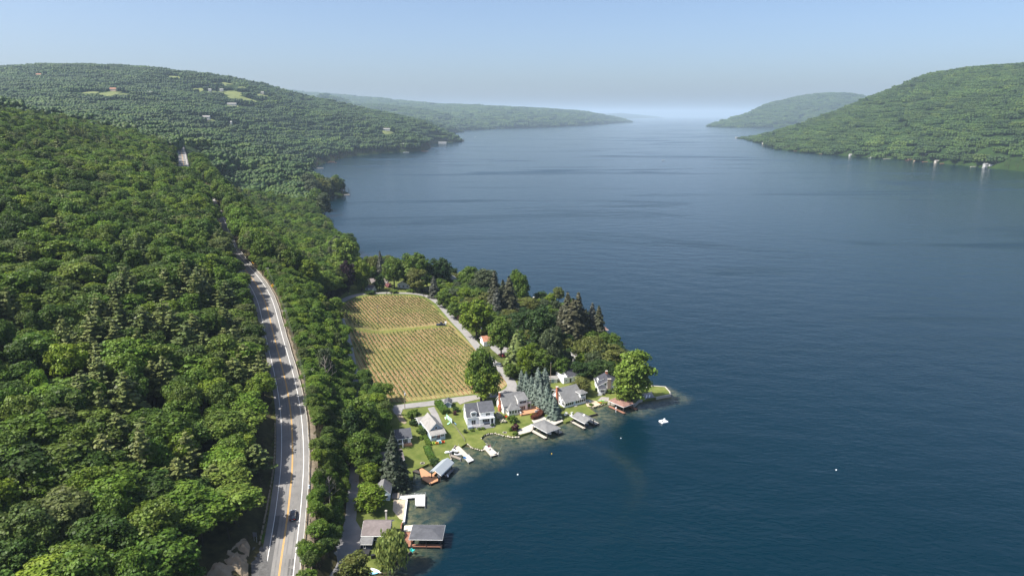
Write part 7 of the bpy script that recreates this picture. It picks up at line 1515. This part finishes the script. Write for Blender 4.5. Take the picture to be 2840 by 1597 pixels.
def hedge(px, w_, h_, m, label, name='hedge', n=14):
    L = smooth_line(np.array([G(u, v) for u, v in px]), .5); r_ = np.random.RandomState(len(L)); t = thing(name, tuple(L[0]), 0, label, 'hedge'); V = []; Q = []; nv = 0; N = normals2(L); core = MB()
    for i in range(len(L)):
        p = L[i] - L[0]; k = n * 2; s = r_.uniform(-1, 1, k); zz = np.where(r_.uniform(0, 1, k) < .5, h_, r_.uniform(0, h_, k)); s = np.where(zz < h_, np.sign(s), s)
        pp = np.stack([p[0] + N[i, 0] * s * w_ / 2, p[1] + N[i, 1] * s * w_ / 2, p[2] + zz], 1) + r_.normal(0, .09, (k, 3)); nn = np.stack([N[i, 0] * s * (zz < h_), N[i, 1] * s * (zz < h_), (zz >= h_) * 1.0], 1)
        v, q = quads_at(pp, nn, .34, r_, jit=.4); V.append(v); Q.append(q + nv); nv += len(v)
    for i in range(len(L) - 1):
        a, b_ = L[i] - L[0], L[i + 1] - L[0]; core.slab([(a[0] - N[i,0]*w_*.45, a[1] - N[i,1]*w_*.45, a[2] + h_ * .95), (a[0] + N[i,0]*w_*.45, a[1] + N[i,1]*w_*.45, a[2] + h_ * .95), (b_[0] + N[i+1,0]*w_*.45, b_[1] + N[i+1,1]*w_*.45, b_[2] + h_ * .95), (b_[0] - N[i+1,0]*w_*.45, b_[1] - N[i+1,1]*w_*.45, b_[2] + h_ * .95)], h_ * .9)
    o = bpy.data.objects.new('leaves', np_mesh('leaves', np.vstack(V), np.vstack(Q), m)); link(o, t); core.obj('branches', m, t)
hedge([(1214,1120),(1222,1130),(1232,1142),(1237,1148)], 3.2, 1.9, m_hedge, 'long bright clipped hedge between the lane and the board rack')
hedge([(1496,1142),(1499,1150),(1494,1157),(1484,1161),(1476,1163)], 2.2, 1.5, m_redh, 'curved dark red hedge wrapping the cedar deck')
hedge([(1183,1240),(1190,1258),(1198,1272),(1204,1282)], 2.6, .8, m_hedge, 'low overgrown hedge strip running down the lawn to the shore')
hedge([(1166,1180),(1172,1200),(1184,1222),(1190,1236)], 1.6, .8, m_mid, 'planting strip along the left side of the blue grey cottage')
# bare snags on the bank
for u, vb, vt, lab in ((905, 1080, 985, 'leafless grey dead tree on the bank beside the vineyard lane'), (915, 1400, 1320, 'bare forked snag beside the lake lane'), (868, 1075, 1020, 'thin leafless tree left of the dead one')):
    g = G(u, vb); b = (CV - vt) / F; h_ = H + g[1] * (b * cP - sP) / (cP + b * sP) - g[2]; t = thing('dead_tree', tuple(g), 0, lab, 'tree'); r_ = random.Random(vb); MB().cyl((0, 0, -.5), (.3, 0, h_), .24, .05, 7).obj('trunk', mat('dead_wood', (.26, .23, .20), .9, .2, 2), t)
    for k in range(16):
        z = h_ * (.3 + .65 * k / 16); a = k * 2.4; l_ = h_ * .28 * (1.2 - k / 16); e_ = (math.cos(a) * l_, math.sin(a) * l_, z + l_ * .8); MB().cyl((.15, 0, z), e_, .09, .02, 5).cyl((e_[0] * .6, e_[1] * .6, z + l_ * .5), (e_[0] * .5 + .6, e_[1] * 1.1, z + l_ * 1.2), .05, .015, 4).obj('branch', _M['dead_wood'], t)
